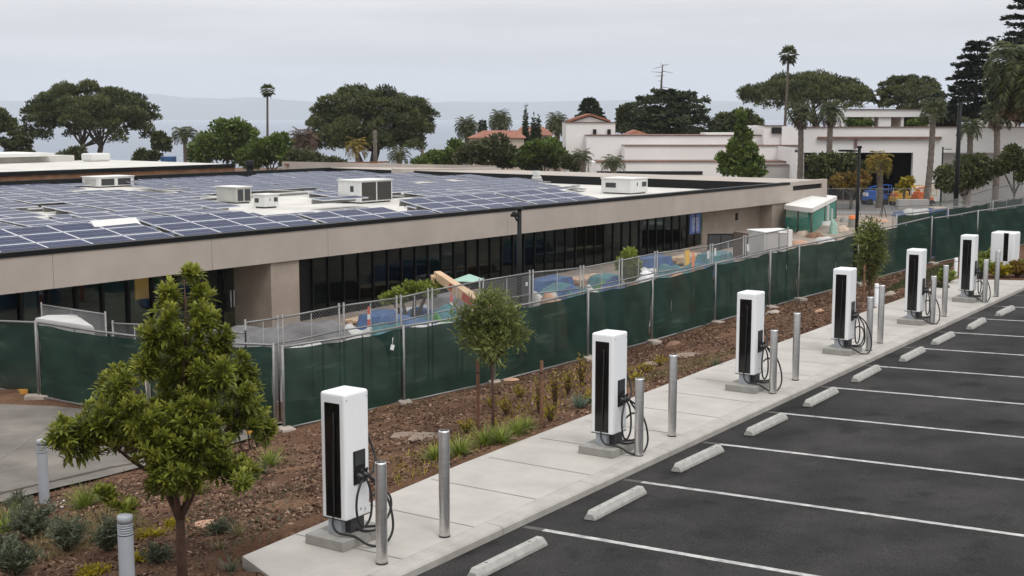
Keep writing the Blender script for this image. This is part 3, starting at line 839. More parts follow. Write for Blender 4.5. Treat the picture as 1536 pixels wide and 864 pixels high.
# =================================================================== FENCES
def fabric(name, p0, p1, h, parent, z0=0.06, sag=0.05, seed=0):
    """wrinkled cloth between two posts (world points)"""
    r_ = random.Random(seed); nx, nz = 36, 12
    d = (p1 - p0); n_ = Vector((-d.y, d.x, 0)).normalized()
    ph = [r_.uniform(0, 6) for _ in range(5)]
    V = []
    for j in range(nz + 1):
        for i in range(nx + 1):
            a, c_ = i / nx, j / nz
            p = p0.lerp(p1, a)
            off = 0.045 * math.sin(a * 7 + ph[0] + c_ * 3) * math.sin(c_ * math.pi) + 0.03 * math.sin(a * 15 + ph[1] - c_ * 5) + 0.012 * math.sin(a * 31 + c_ * 13 + ph[4]) + 0.03 * math.sin(c_ * 4 + ph[2]) * math.sin(a * math.pi)
            zz = z0 + (h - z0) * c_ - (sag * math.sin(a * math.pi) * (c_ ** 3)) + 0.012 * math.sin(a * 20 + ph[3]) * (1 if j in (0, nz) else 0)
            V.append((p.x + n_.x * off, p.y + n_.y * off, p.z + zz))
    fs = [(j * (nx + 1) + i, j * (nx + 1) + i + 1, (j + 1) * (nx + 1) + i + 1, (j + 1) * (nx + 1) + i) for j in range(nz) for i in range(nx)]
    return MB().add(V, fs, 0, True).build(name, M['fabric'], parent)
def fabricmat():
    m = bpy.data.materials.new('green_privacy_fabric'); m.use_nodes = True
    t = m.node_tree; b_ = t.nodes['Principled BSDF']; o = t.nodes['Material Output']
    b_.inputs['Roughness'].default_value = 0.85; b_.inputs['Specular IOR Level'].default_value = 0.15
    tcn = t.nodes.new('ShaderNodeTexCoord')
    mpn = t.nodes.new('ShaderNodeMapping'); mpn.inputs['Scale'].default_value = (0.5, 0.5, 3.6); mpn.inputs['Rotation'].default_value = (0.16, 0.13, 0)
    n = t.nodes.new('ShaderNodeTexNoise'); n.inputs['Scale'].default_value = 1.3; n.inputs['Detail'].default_value = 10; n.inputs['Roughness'].default_value = 0.68
    t.links.new(tcn.outputs['Object'], mpn.inputs[0]); t.links.new(mpn.outputs[0], n.inputs['Vector'])
    r_ = t.nodes.new('ShaderNodeValToRGB')
    r_.color_ramp.elements[0].position = 0.35; r_.color_ramp.elements[0].color = (0.010, 0.030, 0.022, 1)
    r_.color_ramp.elements[1].position = 0.78; r_.color_ramp.elements[1].color = (0.075, 0.105, 0.085, 1)
    e_ = r_.color_ramp.elements.new(0.58); e_.color = (0.015, 0.040, 0.029, 1)
    t.links.new(n.outputs[0], r_.inputs[0]); t.links.new(r_.outputs[0], b_.inputs['Base Color'])
    tr = t.nodes.new('ShaderNodeBsdfTransparent'); mx = t.nodes.new('ShaderNodeMixShader'); mx.inputs[0].default_value = 0.045
    t.links.new(b_.outputs[0], mx.inputs[1]); t.links.new(tr.outputs[0], mx.inputs[2]); t.links.new(mx.outputs[0], o.inputs[0])
    return m
M['fabric'] = fabricmat()
M['hem'] = mat('fabric_hem', (0.010, 0.013, 0.012), 0.8)
def green_fence(label, posts, h, group=None, seed=0, hidden_post=(), hem=True, feet=True, post_over=0.06):
    """posts: ground points; a thing with a fabric panel per bay, posts, rails and feet"""
    t = thing('privacy_fence', label, 'fence', posts[0], 0, group)
    L0 = [p - posts[0] for p in posts]
    rails = MB(); low = MB(); hm = MB()
    for i, (a, c_) in enumerate(zip(L0[:-1], L0[1:])):
        d = (c_ - a); n_ = Vector((d.y, -d.x, 0)).normalized()
        if n_.dot(Vector((0, -1, 0))) < 0: n_ = -n_
        f_ = fabric('fabric_panel', a.lerp(c_, 0.012) + n_ * 0.055, c_.lerp(a, 0.012) + n_ * 0.055, h - 0.03, t, seed=seed + i)
        if hem:
            for e0, e1 in ((0.006, 0.016), (0.984, 0.994)):
                hm = MB()
                pa, pb = a.lerp(c_, e0) + n_ * .052, a.lerp(c_, e1) + n_ * .052
                hm.hexa([pa + Vector((0, 0, .06)), pb + Vector((0, 0, .06)), pb - n_ * .004 + Vector((0, 0, .06)), pa - n_ * .004 + Vector((0, 0, .06))],
                        [pa + Vector((0, 0, h - .02)), pb + Vector((0, 0, h - .02)), pb - n_ * .004 + Vector((0, 0, h - .02)), pa - n_ * .004 + Vector((0, 0, h - .02))])
                hm.build('hem', M['hem'], t)
        MB().tube([a + Vector((0, 0, h + .005)), a.lerp(c_, .5) + Vector((0, 0, h - .015)), c_ + Vector((0, 0, h + .005))], 0.026, 7).build('top_rail', M['galv'], t)
        MB().tube([a + n_ * .09 + Vector((0, 0, .05)), c_ + n_ * .09 + Vector((0, 0, .05))], 0.022, 6).build('bottom_rail', M['galv'], t)
        for e_ in (0.34, 0.67):
            q = a.lerp(c_, e_) - n_ * 0.03
            MB().tube([q, q + Vector((0, 0, h))], 0.019, 6).build('brace_post', M['galv'], t)
    for i, a in enumerate(L0):
        if i in hidden_post: continue
        d = L0[min(i + 1, len(L0) - 1)] - L0[max(i - 1, 0)]; n_ = Vector((d.y, -d.x, 0)).normalized()
        if n_.y > 0: n_ = -n_
        q = a + n_ * 0.085
        MB().tube([q + Vector((0, 0, -.15)), q + Vector((0, 0, h + post_over))], 0.032, 8).build('post', M['galv'], t)
        if feet:
            MB().box((q.x, q.y, q.z + .02), (0.62, 0.3, 0.15), math.atan2(d.y, d.x) + rnd.uniform(-.2, .2) + 1.2).build('foot', M['stone'], t, bevel=0.03)
    return t
front = [onground(u, v) for u, v in [(423, 645), (603, 605), (738, 575), (877.7, 538.5), (973.7, 513.5), (1068, 485), (1150, 462), (1193, 450), (1281, 427), (1392, 396)]]
green_fence('long run of green fabric fence between the bare soil bed and the building site', front, 1.75, seed=1)
leftf = [onground(423, 645) + Vector((-.12, .12, 0)), onground(228, 628, -.9), onground(64, 597, -.9), onground(-120, 560, -.8), onground(-330, 520, -.8)]
green_fence('green fabric fence turning back along the concrete driveway at left', leftf, 1.78, seed=20)
rightf = [onground(1392, 396) + Vector((.14, -.05, 0)), onground(1461, 382, .1), onground(1548, 365, .1), onground(1660, 345, .1)]
green_fence('lower run of green fabric fence behind the white cabinet', rightf, 1.72, seed=40, hidden_post=(0,))
backf = [W(48.2, -15.2, 0), W(54, -14.9, 0), W(60, -14.6, 0), W(68, -14.2, 0)]
backf = [Vector((p.x, p.y, gz(p.x, p.y))) for p in backf]
green_fence('second green fabric fence showing above the first at far right', backf, 1.95, seed=60, feet=False)

def chain_mesh(p0, p1, h, z0=0.05, step=0.075, r=0.0028):
    """diamond wire between two points (local), thin three-sided wires"""
    L_ = (p1 - p0).length; V = []; Fq = []
    ex = (p1 - p0) / L_; ez = Vector((0, 0, 1)); en = Vector((ex.y, -ex.x, 0)).normalized()
    H_ = h - z0
    def seg(a0, b0, a1, b1, off):
        A = p0 + ex * a0 + ez * (z0 + b0) + en * off; B = p0 + ex * a1 + ez * (z0 + b1) + en * off
        d = (B - A).normalized(); s1 = d.cross(en) * r; o = len(V)
        for P_ in (A, B):
            V.extend([P_ + s1, P_ - s1 * .5 + en * r * .87, P_ - s1 * .5 - en * r * .87])
        Fq.extend([(o, o + 1, o + 4, o + 3), (o + 1, o + 2, o + 5, o + 4), (o + 2, o, o + 3, o + 5)])
    x = -H_
    while x < L_:
        for sg in (1, -1):
            if sg == 1: a0, b0, a1, b1 = x, 0, x + H_, H_
            else: a0, b0, a1, b1 = x, H_, x + H_, 0
            if a0 < 0: b0 += sg * (-a0); a0 = 0
            if a1 > L_: b1 -= sg * (a1 - L_); a1 = L_
            if a1 - a0 > .01: seg(a0, b0, a1, b1, 0.003 * sg)
        x += step
    return V, Fq
def chain_fence(label, posts, h, group='chain link fence runs', step=0.08, twin=True, mid=None, r=0.003):
    t = thing('chain_link_fence', label, 'fence', posts[0], 0, group)
    L0 = [p - posts[0] for p in posts]; rails = MB(); wire = MB()
    for a, c_ in zip(L0[:-1], L0[1:]):
        e0, e1 = a.lerp(c_, 0.012), c_.lerp(a, 0.012)
        V, Fq = chain_mesh(e0, e1, h, step=step, r=r); wire.add(V, Fq)
        MB().tube([e0 + Vector((0, 0, h)), e1 + Vector((0, 0, h))], 0.021, 6).build('rail', M['galv'], t)
        MB().tube([e0 + Vector((0, 0, .06)), e1 + Vector((0, 0, .06))], 0.02, 6).build('rail', M['galv'], t)
        if mid: MB().tube([e0 + Vector((0, 0, mid)), e1 + Vector((0, 0, mid))], 0.018, 6).build('rail', M['galv'], t)
        MB().tube([a.lerp(c_, .5), a.lerp(c_, .5) + Vector((0, 0, h))], 0.013, 6).build('brace', M['galv'], t)
    for i, a in enumerate(L0):
        d = (L0[min(i + 1, len(L0) - 1)] - L0[max(i - 1, 0)]).normalized()
        for sgn in ((-1, 1) if twin and 0 < i < len(L0) - 1 else (0,)):
            q = a + d * 0.062 * sgn
            MB().tube([q + Vector((0, 0, -.1)), q + Vector((0, 0, h + .07))], 0.024, 7).build('post', M['galv'], t)
    wire.build('wire_mesh', M['wire'], t)
    return t
cf = []
FX = [(368, 484), (420, 477), (512, 459), (598, 447), (645, 436.5), (722, 421.5), (797, 409), (873, 402), (931, 391), (984, 380), (1067, 369), (1117, 356), (1182, 343.5)]
for u, v in FX:
    # the line stands about 0.9 m behind the green fence
    best = None
    for k in range(500):
        d = 24 + 26 * k / 499; p = atd(u, v, d); s, t = ST(p.x, p.y)
        off = np.interp(s, FS, FT) - 0.9
        e_ = abs(t - off)
        if best is None or e_ < best[0]: best = (e_, p)
    p = best[1]; cf.append((p, p.z))
posts = []
for p, zt in cf:
    s, t = ST(p.x, p.y); posts.append(Vector((p.x, p.y, zt - 2.33)))
chain_fence('galvanised chain link fence with paired posts just behind the long green fence', posts, 2.33, mid=1.78)
pl = [Vector((p.x, p.y, p.z - 2.1)) for p in (atd(235, 488, 29.6), atd(169, 485, 30.4))]
chain_fence('short chain link panel behind the foreground tree, at left', [cf[0][0] - Vector((0, 0, 2.33)), pl[0], pl[1]], 2.1, twin=False)
pl = [Vector((p.x, p.y, p.z - 2.4)) for p in (atd(158, 471.5, 30.8), atd(62, 457, 36.5))]
chain_fence('tall chain link panel slanting away beside the white cover at left', pl, 2.4, twin=False)
pl = [Vector((p.x, p.y, p.z - 2.2)) for p in (atd(1340, 310, 66), atd(1400, 307, 64), atd(1440, 297.5, 60), atd(1487, 283, 57), atd(1536, 273.5, 55), atd(1600, 262, 54))]
chain_fence('chain link fence rising behind the second green fence at far right', pl, 2.2, twin=False)
pl = [atd(u, 283, 104) - Vector((0, 0, 1.9)) for u in (1240, 1290, 1340, 1395, 1440)]
chain_fence('distant chain link fence in front of the dark garage opening', pl, 1.9, twin=False, step=0.25, r=0.008)

# =================================================================== LOW MODERN BUILDING
AB = R(37.46)
A_ = Vector((math.sin(AB), math.cos(AB), 0)); B_ = Vector((-math.cos(AB), math.sin(AB), 0))
BO = Vector((-15.72, 39.49, 0)); BR = math.pi / 2 - AB
def BL(a, b_, z=0): return BO + A_ * a + B_ * b_ + Vector((0, 0, z))
def ab(p):
    d = Vector((p[0], p[1], 0)) - BO; return d.dot(A_), d.dot(B_)
def a_at(u, b_=0.0, z=-0.5):
    lo, hi = -30.0, 70.0
    for _ in range(50):
        m_ = (lo + hi) / 2
        if proj(BL(m_, b_, z))[0] < u: lo = m_
        else: hi = m_
    return lo
ZB, ZSF, ZF, ZC, ZR = -3.0, 0.08, 1.20, 1.36, 0.72
AE, BE = 61.0, 41.5
bd = thing('flat_roofed_building', 'long low concrete building with dark glass front and solar panels on its flat roof', 'building', BO, BR)
seams = [-22, a_at(80, 0, .6), a_at(318, 0, .6), a_at(492, 0, .6), a_at(761, 0, .6), a_at(1010, 0, .6), AE]
for a0, a1 in zip(seams[:-1], seams[1:]):
    last = a1 == AE
    q = MB()
    if not last:
        q.bounds(a0 + .008, a1 - .008, 0, 0.34, ZSF, ZF)
        q.build('fascia_panel', M['fascia'], bd)
    else:
        q.bounds(a0 + .008, 55.2, 0, 0.34, ZSF, ZF).build('fascia_panel', M['fascia'], bd)
        q = MB()
        q.bounds(55.2, AE, 0, .34, ZSF, 0.78).bounds(55.2, AE, 0, .34, 1.10, ZC).bounds(55.2, 55.7, 0, .34, .78, 1.10).bounds(60.2, AE, 0, .34, .78, 1.10)
        q.build('end_fascia', M['fascia'], bd)
        MB().bounds(55.7, 60.2, 0.12, .3, .78, 1.10).build('slot_shade_panel', M['coping'], bd)  # solid black strip stands in for the dark inside the slot
MB().bounds(-22, 55.2, -0.035, 0.40, ZF, ZC).bounds(-22, 55.2, .37, .42, ZR, ZF - .002).build('coping', M['coping'], bd)
MB().bounds(-22, 55.25, 0.35, BE, ZR - .25, ZR).build('roof', M['roof'], bd)
MB().bounds(-22, AE, 0.345, 9.0, ZSF + .004, ZR - .26).build('soffit', M['pier'], bd)
MB().bounds(55.2, AE, .345, BE, .2, 1.30).build('end_parapet', M['fascia'], bd)
MB().bounds(55.10, 55.19, .43, BE, ZR + .002, 1.30).build('parapet_lining', M['coping'], bd)
MB().bounds(-22, 55.1, BE, BE + .35, .3, 1.34).build('back_parapet', M['coping'], bd)
# walls, glass, piers
GB = 0.95
ga0, ga1 = a_at(468, GB, -1), a_at(1053, GB, -1)
n_ = 36
curt = {k_: 1 for k_ in (2, 4, 7, 8, 11, 13, 15, 17, 18, 20, 22, 24, 26, 27, 29, 31, 33)}
for i in range(n_):
    x0 = ga0 + (ga1 - ga0) * i / n_; x1 = ga0 + (ga1 - ga0) * (i + 1) / n_
    wv = MB().bounds(x0 + .03, x1 - .03, GB, GB + .012, ZB, ZSF - .05).build('window', M['glass'], bd)
    MB().bounds(x0 - .03, x0 + .03, GB - .07, GB + .09, ZB, ZSF - .005).bounds(x0 + .031, x1 - .031, GB - .03, GB + .05, ZSF - .05, ZSF - .006).build('mullion', M['mullion'], wv)
    if curt.get(i) == 1:
        MB().bounds(x0 + .12, x0 + .12 + (x1 - x0) * rnd.uniform(.35, .6), GB + .03, GB + .09, ZB, ZSF - .08).build('interior_column', M['curtain'], wv)
la0, la1 = a_at(-60, 2.2, -1), a_at(394, 2.2, -1)
n_ = 12
for i in range(n_):
    x0 = la0 + (la1 - la0) * i / n_; x1 = la0 + (la1 - la0) * (i + 1) / n_
    wv = MB().bounds(x0 + .045, x1 - .045, 2.2, 2.212, ZB, ZSF - .05).build('window', M['glass'], bd)
    MB().bounds(x0 - .045, x0 + .045, 2.1, 2.3, ZB, ZSF - .005).build('mullion', M['mullion'], wv)
    if i >= 9:
        MB().bounds(x0 + .06, x1 - .06, 2.215, 2.235, ZB, -1.95).build('kraft_paper', M['card'], wv)
xd = a_at(347, 2.1, -1)
for dx in (-.08, .08):
    MB().tube([(xd + dx, 2.05, -1.75), (xd + dx, 2.05, -1.1)], 0.025, 6).build('door_handle', M['alu'], bd)
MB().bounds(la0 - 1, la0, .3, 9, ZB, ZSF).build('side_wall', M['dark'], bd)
px0, px1 = a_at(407, .1, -1), a_at(449, .1, -1)
MB().bounds(px0, px1, .10, 2.6, ZB, ZSF - .002).build('pier', M['pier'], bd)
MB().bounds(px1 + .004, ga0 - .04, .97, 1.3, ZB, ZSF - .004).build('dark_panel', M['mullion'], bd)
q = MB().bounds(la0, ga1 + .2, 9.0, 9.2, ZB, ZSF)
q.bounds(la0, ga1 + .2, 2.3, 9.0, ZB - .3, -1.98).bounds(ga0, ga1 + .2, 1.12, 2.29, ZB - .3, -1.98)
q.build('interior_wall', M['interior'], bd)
q = MB()
for k in range(10):
    a = la0 + 4 + k * 4.7
    q.bounds(a, a + .5, 5.0, 5.4, ZB, ZSF)
q.build('interior_pillar', M['pier'], bd)
ax = a_at(214, 3.4, -.6)
MB().bounds(ax - .30, ax + .26, 3.4, 3.5, -1.2, -.06).build('glowing_amber_wall', M['amber'], bd)  # orange interior wall; its lit look is put in as emission
ew0, ew1 = ga1 + .04, a_at(1145, .95, -1)
MB().bounds(ew0, ew1, .95, 1.25, ZB, ZSF - .003).build('end_wall', M['pier'], bd)
pa0, pa1 = a_at(1158, .1, -1), a_at(1177, .1, -1)
MB().bounds(ew1 + .004, pa0 - .004, 1.6, 1.9, ZB, ZSF - .003).build('recess_wall', M['brownwall'], bd)
MB().bounds(pa0, pa1, .1, 2.0, ZB, ZSF - .003).build('pier', M['pier'], bd)
wa = a_at(1105, .93, -.9)
MB().bounds(wa - .17, wa + .17, .925, .947, -.80, -.36).build('small_window', M['dark'], bd)
MB().bounds(pa1 + 1.0, AE, 3.0, 3.4, ZB, ZSF - .004).build('end_wall', M['pier'], bd)
MB().bounds(AE - .9, AE - .05, .15, .9, ZB, ZSF - .004).build('pier', M['pier'], bd)
# far roof edge pieces
p0, p1 = atz(604, 264, .9), atz(752, 262, .9)
q = MB(); dvec = (p1 - p0).normalized(); nn = Vector((-dvec.y, dvec.x, 0))
a0, b0 = ab(p0); a1, b1 = ab(p1)
t_ = MB().hexa([(a0, b0, ZR), (a1, b1, ZR), (a1, b1 + 1.2, ZR), (a0, b0 + 1.2, ZR)], [(a0, b0, 1.45), (a1, b1, 1.45), (a1, b1 + 1.2, 1.45), (a0, b0 + 1.2, 1.45)])
t_.build('rear_parapet', M['fascia'], bd)

# white-roofed wing behind
wg = thing('rear_roof_wing', 'white flat roof with black edge and brown wall behind the solar panels at left', 'building', BO, BR)
aw = ab(atz(470, 249, 1.9))[0]
MB().bounds(-24, aw, 43.0, 43.3, .2, 1.62).build('wall', M['timber'], wg)
MB().bounds(-24, aw, 42.9, 43.35, 1.62, 1.88).build('roof_edge', M['coping'], wg)
MB().bounds(-24, aw, 43.36, 60, 1.5, 1.86).build('roof', M['roof'], wg)
p = atz(20, 243, 1.9); a, b_ = ab(p)
MB().bounds(a - 9, a + 5.0, b_ - 1, b_ + 4, 1.87, 2.35).build('roof_box', M['roof'], wg)
MB().bounds(a - 9, a + 2.5, b_ - 2, b_ + 3.9, 2.36, 2.62).build('roof_box', M['roofw'], wg)
p = atz(144, 241, 1.9); a, b_ = ab(p)
MB().box((a, b_, 2.2), (1.8, 1.6, .65)).build('skylight', M['hvac'], wg, bevel=.15)
# beige far roof edge from the wing to the right
wg2 = thing('far_parapet_wall', 'long pale concrete parapet edge behind the solar roof, below the big pine', 'wall', BO, BR)
p0, p1 = ab(atd(430, 243, 112)), ab(atd(745, 253.5, 108))
q = MB().hexa([(p0[0], p0[1], .3), (p1[0], p1[1], .3), (p1[0], p1[1] + .6, .3), (p0[0], p0[1] + .6, .3)], [(p0[0], p0[1], 1.72), (p1[0], p1[1], 1.50), (p1[0], p1[1] + .6, 1.50), (p0[0], p0[1] + .6, 1.72)])
q.build('wall', M['fascia'], wg2)
q = MB().hexa([(p0[0] - .3, p0[1] - .2, 1.36), (p0[0] + 12, p0[1] - .9, 1.30), (p0[0] + 12, p0[1] - .75, 1.30), (p0[0] - .3, p0[1] - .05, 1.36)], [(p0[0] - .3, p0[1] - .2, 1.55), (p0[0] + 12, p0[1] - .9, 1.46), (p0[0] + 12, p0[1] - .75, 1.46), (p0[0] - .3, p0[1] - .05, 1.55)])
q.build('rusty_flashing', M['timber'], wg2)

# display behind the glass
x0, x1 = a_at(1036, GB - .1, -.6), a_at(1052, GB - .1, -.6)
ds = thing('display_screen', 'lit blue and white display at the right end of the glass front', 'screen', BL(0, 0, 0), BR)
MB().bounds(x0, x1, GB - .045, GB - .030, -1.25, -.10).build('panel', M['poster'], ds)
MB().bounds(x0 + .25, x1 - .22, GB - .054, GB - .048, -1.12, -.30).build('picture', M['posterw'], ds)
for k in range(5):
    a = rnd.uniform(x0 + .3, x1 - .5); z = rnd.uniform(-1.1, -.5)
    MB().box((a, GB - .060, z), (.18, .004, .12), 0, 0, 0, rnd.uniform(-1, 1)).build('figure', M['posterr' if k % 2 else 'poster'], ds)

# ---- roof units
def hvac(name, label, u, v, da, db, h, style, z=ZR, m='hvac'):
    p = atz(u, v, z); a, b_ = ab(p)      # pixel of the near corner at deck level
    t = thing(name, label, 'roof unit', BL(a, b_, z), BR)
    MB().bounds(0, da, 0, db, .08, h - .05).build('casing', M[m], t, bevel=.02)
    MB().bounds(-.05, da + .05, -.05, db + .05, h - .05, h).build('lid', M['roofw'], t)
    MB().bounds(.1, da - .1, .1, db - .1, 0, .08).build('base_frame', M['darkgrey'], t)
    if style == 'louvre':
        for k in range(2):
            q = MB().bounds(da * (.04 + .48 * k), da * (.48 + .48 * k), -.012, .0, .16, h - .12)
            l_ = q.build('louvre', M['louvre'], t)
            q = MB()
            for j in range(7):
                zz = .2 + (h - .36) * j / 6.
                q.box((da * (.26 + .48 * k), -.02, zz), (da * .42, .03, .02), 0, 0, .5)
            q.build('slat', M['darkgrey'], l_)
        MB().bounds(-.012, 0, db * .3, db * .45, h * .5, h * .75).build('hatch', M['darkgrey'], t)
    elif style == 'grille':
        for k in range(2):
            MB().bounds(da * (.08 + .46 * k), da * (.44 + .46 * k), -.012, 0, .15, h - .15).build('grille', M['darkgrey'], t)
        MB().bounds(-.012, 0, db * .15, db * .8, .15, h - .15).build('grille', M['hvacg'], t)
    else:
        MB().bounds(da * .66, da * .92, -.012, 0, h * .45, h * .75).build('vent', M['darkgrey'], t)
        MB().bounds(da * .36, da * .40, -.012, 0, h * .5, h * .72).build('handle', M['black'], t)
        MB().bounds(-.012, 0, db * .5, db * .85, h * .4, h * .7).build('vent', M['darkgrey'], t)
    return t
hvac('rooftop_air_unit', 'white rooftop unit with two dark louvred panels, behind the front solar rows', 541, 306, 2.6, 1.75, 1.3, 'louvre')
hvac('rooftop_air_unit', 'plain white rooftop unit standing alone on bare roof near the right end', 946, 292, 2.0, 2.2, 1.0, 'plain')
hvac('rooftop_air_unit', 'flat grey-windowed rooftop unit among the far panels at left', 148, 282, 2.9, 1.9, .75, 'grille')
hvac('rooftop_air_unit', 'low grey rooftop unit left of the bare white roof patch', 355, 306, 1.1, 1.7, .95, 'grille', m='hvacg')
hvac('roof_hatch', 'small pale roof box on the bare white roof patch', 397, 313, 1.0, .9, .75, 'plain')
p = atz(375, 265, ZR)
t = thing('roof_vent', 'black cylindrical vent standing among the far solar panels', 'vent', p, 0)
MB().lathe([(.3, 0), (.26, .8), (.26, .85)], seg=12).build('stack', M['coping'], t)
MB().lathe([(.36, .85), (.36, 1.25), (.28, 1.33), (.0005, 1.34)], seg=12).build('cowl', M['coping'], t)
p = atz(805, 277, ZR); t = thing('roof_vent', 'ribbed silver vent stack beside the black parapet', 'vent', p, BR)
MB().box((0, 0, .2), (.6, .6, .4)).build('curb', M['hvacg'], t)
for k in range(4): MB().box((0, 0, .5 + .14 * k), (.5 - (.1 if k % 2 else 0), .5 - (.1 if k % 2 else 0), .13)).build('rib', M['hvac'], t)
# debris and bundle on the bare roof
p = atz(868, 285, ZR); t = thing('sheet_bundle', 'grey bundle of offcuts lying on the bare roof left of the plain unit', 'bundle', p, BR + .5)
for k in range(7): MB().box((rnd.uniform(-2, 2), rnd.uniform(-.5, .5), .08 + .03 * k), (rnd.uniform(.6, 1.8), .35, .06), rnd.uniform(-.5, .5)).build('offcut', M['lightgrey'] if k % 2 else M['plinth'], t)
p = atz(1072, 281, ZR); t = thing('board_stack', 'pale blue boards lying in the right roof corner', 'boards', p, BR)
for k in range(2): MB().box((0, 0, .06 + .07 * k), (2.6 - .3 * k, .9, .06), .1 * k).build('board', M['curtain'], t)

# ---- solar panels
def inpoly(u, v, P):
    c = False; n = len(P)
    for i in range(n):
        x1, y1 = P[i]; x2, y2 = P[(i + 1) % n]
        if (y1 > v) != (y2 > v) and u < (x2 - x1) * (v - y1) / (y2 - y1) + x1: c = not c
    return c
EXC = [
    [(268, 296), (330, 290), (400, 286), (470, 280), (488, 299), (512, 299), (600, 287), (640, 290), (616, 306), (590, 311), (560, 312), (505, 315), (437, 320), (400, 323), (372, 318), (336, 308)],
    [(30, 308), (82, 304), (106, 328), (52, 333)],
    [(906, 310), (898, 296), (868, 288), (838, 280), (812, 272), (760, 262), (700, 254), (640, 246), (1300, 240), (1300, 300)],
    [(118, 268), (202, 268), (205, 284), (118, 286)],
    [(597, 308), (612, 305), (616, 318), (600, 322)],
    [(440, 322), (452, 318), (468, 332), (455, 336)],
    [(365, 262), (383, 262), (383, 268), (365, 268)],
    [(150, 278), (270, 284), (262, 292), (215, 288), (150, 284)],
]
PW, PD, PP = 1.66, 1.0, 1.34
TILT = R(9)
cells = []
rows = []; b_ = 0.62; j = 0
for g in range(16):                     # racks: the front ones are three panels deep and steeper
    nr, tl, z0 = (3, R(10), 1.24) if g == 0 else (3, R(8.0), 0.92) if g == 1 else (5, R(4.0), 0.95)
    for k in range(nr):
        rows.append((b_ + (k * 1.03 + PD / 2) * math.cos(tl), z0 + (k * 1.03 + PD / 2) * math.sin(tl), tl, j, g)); j += 1
    b_ += nr * 1.03 * math.cos(tl) + (.55 if g < 2 else .75)
    if b_ > BE - 3: break
for b_, pz_, tl, j, g in rows:
    if b_ > BE - 1.2: continue
    for i in range(-11, 36):
        a = -20 + (i + 11) * 1.69 + .38 * ((i + 11) // 4) + (.7 if g > 2 else 0)
        if a > 53.5: continue
        P = BL(a, b_, pz_); u, v, d = proj(P)
        if u < -70 or u > 1200: continue
        if any(inpoly(u, v, E_) for E_ in EXC): continue
        if g > 0 and rnd.random() < .035: continue
        cells.append((d, a, b_, j, u, pz_, tl))
cells.sort()
def panel_mesh():
    o = MB().bounds(-PW / 2 + .03, PW / 2 - .03, -PD / 2 + .03, PD / 2 - .03, -.012, .0).build('solar_panel', M['cellm'])
    q = MB()
    q.bounds(-PW / 2, PW / 2, -PD / 2, -PD / 2 + .026, -.035, .006).bounds(-PW / 2, PW / 2, PD / 2 - .026, PD / 2, -.035, .006)
    q.bounds(-PW / 2, -PW / 2 + .026, -PD / 2 + .041, PD / 2 - .041, -.035, .006).bounds(PW / 2 - .026, PW / 2, -PD / 2 + .041, PD / 2 - .041, -.035, .006)
    q.build('frame', M['alu'], o)
    MB().bounds(-.79, .79, PD / 2 - .10, PD / 2 - .08, -.30, -.036).build('wind_deflector', M['hvacg'], o)
    return o
pp = None
for n_, (d, a, b_, j, u, pz_, tl) in enumerate(cells[:300]):
    o = pp = panel_mesh() if pp is None else pp
    if n_ > 0: o = copy_tree(pp)
    o.location = BL(a, b_, pz_ + rnd.uniform(-.006, .006)); o.rotation_euler = (tl + R(rnd.uniform(-.5, .5)), 0, BR + R(rnd.uniform(-.4, .4)))
    if j == 0: lab, gr = 'dark blue solar panel in the front row along the black roof edge', 'solar panels of the front row'
    elif j < 6: lab, gr = 'dark blue solar panel in the racks just behind the front row', 'solar panels of the front racks'
    elif u < 330: lab, gr = 'blue grey solar panel in the middle of the roof, left of the bare white patch', 'solar panels in the middle left'
    else: lab, gr = 'blue grey solar panel in the middle of the roof, behind the white louvred unit', 'solar panels in the middle right'
    tag(o, lab, 'solar panel', gr)
q = MB(); fq = MB()
for d, a, b_, j, u, z0, tl in cells[300:]:
    c_, s_ = math.cos(tl), math.sin(tl)
    for mb_, x, y, h_ in ((q, PW / 2 - .03, PD / 2 - .03, 0.0), (fq, PW / 2, PD / 2, -.006)):
        P = [BL(a + sx * x, b_ + sy * y * c_, z0 + sy * y * s_ + h_) - BO for sx, sy in ((-1, -1), (1, -1), (1, 1), (-1, 1))]
        mb_.hexa([p - Vector((0, 0, .015)) for p in P], P)
far = q.build('far_solar_panels', M['cellm'], loc=BO)
tag(far, 'pale far rows of solar panels receding to the back of the roof', 'solar panels', None, 'stuff')
fq.build('frame', M['alu'], far)
print('panels', len(cells))
p = atz(181, 346, 1.46); a, b_ = ab(p)
t = thing('white_cover_board', 'white board propped over a gap in the solar panels at left', 'board', BL(a, b_, 1.45), BR + .05)
MB().box((0, .12, .16), (2.0, .05, .72), 0, 0, -R(50)).build('board', M['roofw'], t)
MB().box((0.8, .3, .0), (.06, .5, .3)).build('prop', M['galv'], t)

# =================================================================== WHITE STUCCO BUILDING
def xz(u, v, d):
    p = atd(u, v, d); return p.x, p.z
wb = thing('white_stucco_building', 'large white stucco building of stepped blocks with terracotta edges and a dark garage opening', 'building', (0, 116, -2.2), 0)
def blk(name, u0, u1, vtop, d, depth, m, vbot=None, parent=None, over=0.0):
    x0, zt = xz(u0, vtop, d); x1, _ = xz(u1, vtop, d)
    zb = xz(u0, vbot, d)[1] if vbot else -2.6
    return MB().bounds(x0 - over, x1 + over, d - 116 - over, d - 116 + depth, zb + 2.2, zt + 2.2).build(name, M[m], parent or wb)
def edge(u0, u1, v, d, th=.22, dep=.5, m='tileedge', name='tile_edge'):
    th *= .55
    x0, z = xz(u0, v, d); x1, _ = xz(u1, v, d)
    return MB().bounds(x0 - .05, x1 + .05, d - 116 - .12, d - 116 + dep, z + 2.2, z + 2.2 + th).build(name, M[m], wb)
blk('tower_wall', 849, 923, 184, 130, 10, 'stucco'); edge(849, 923, 184, 130, .12, 10)
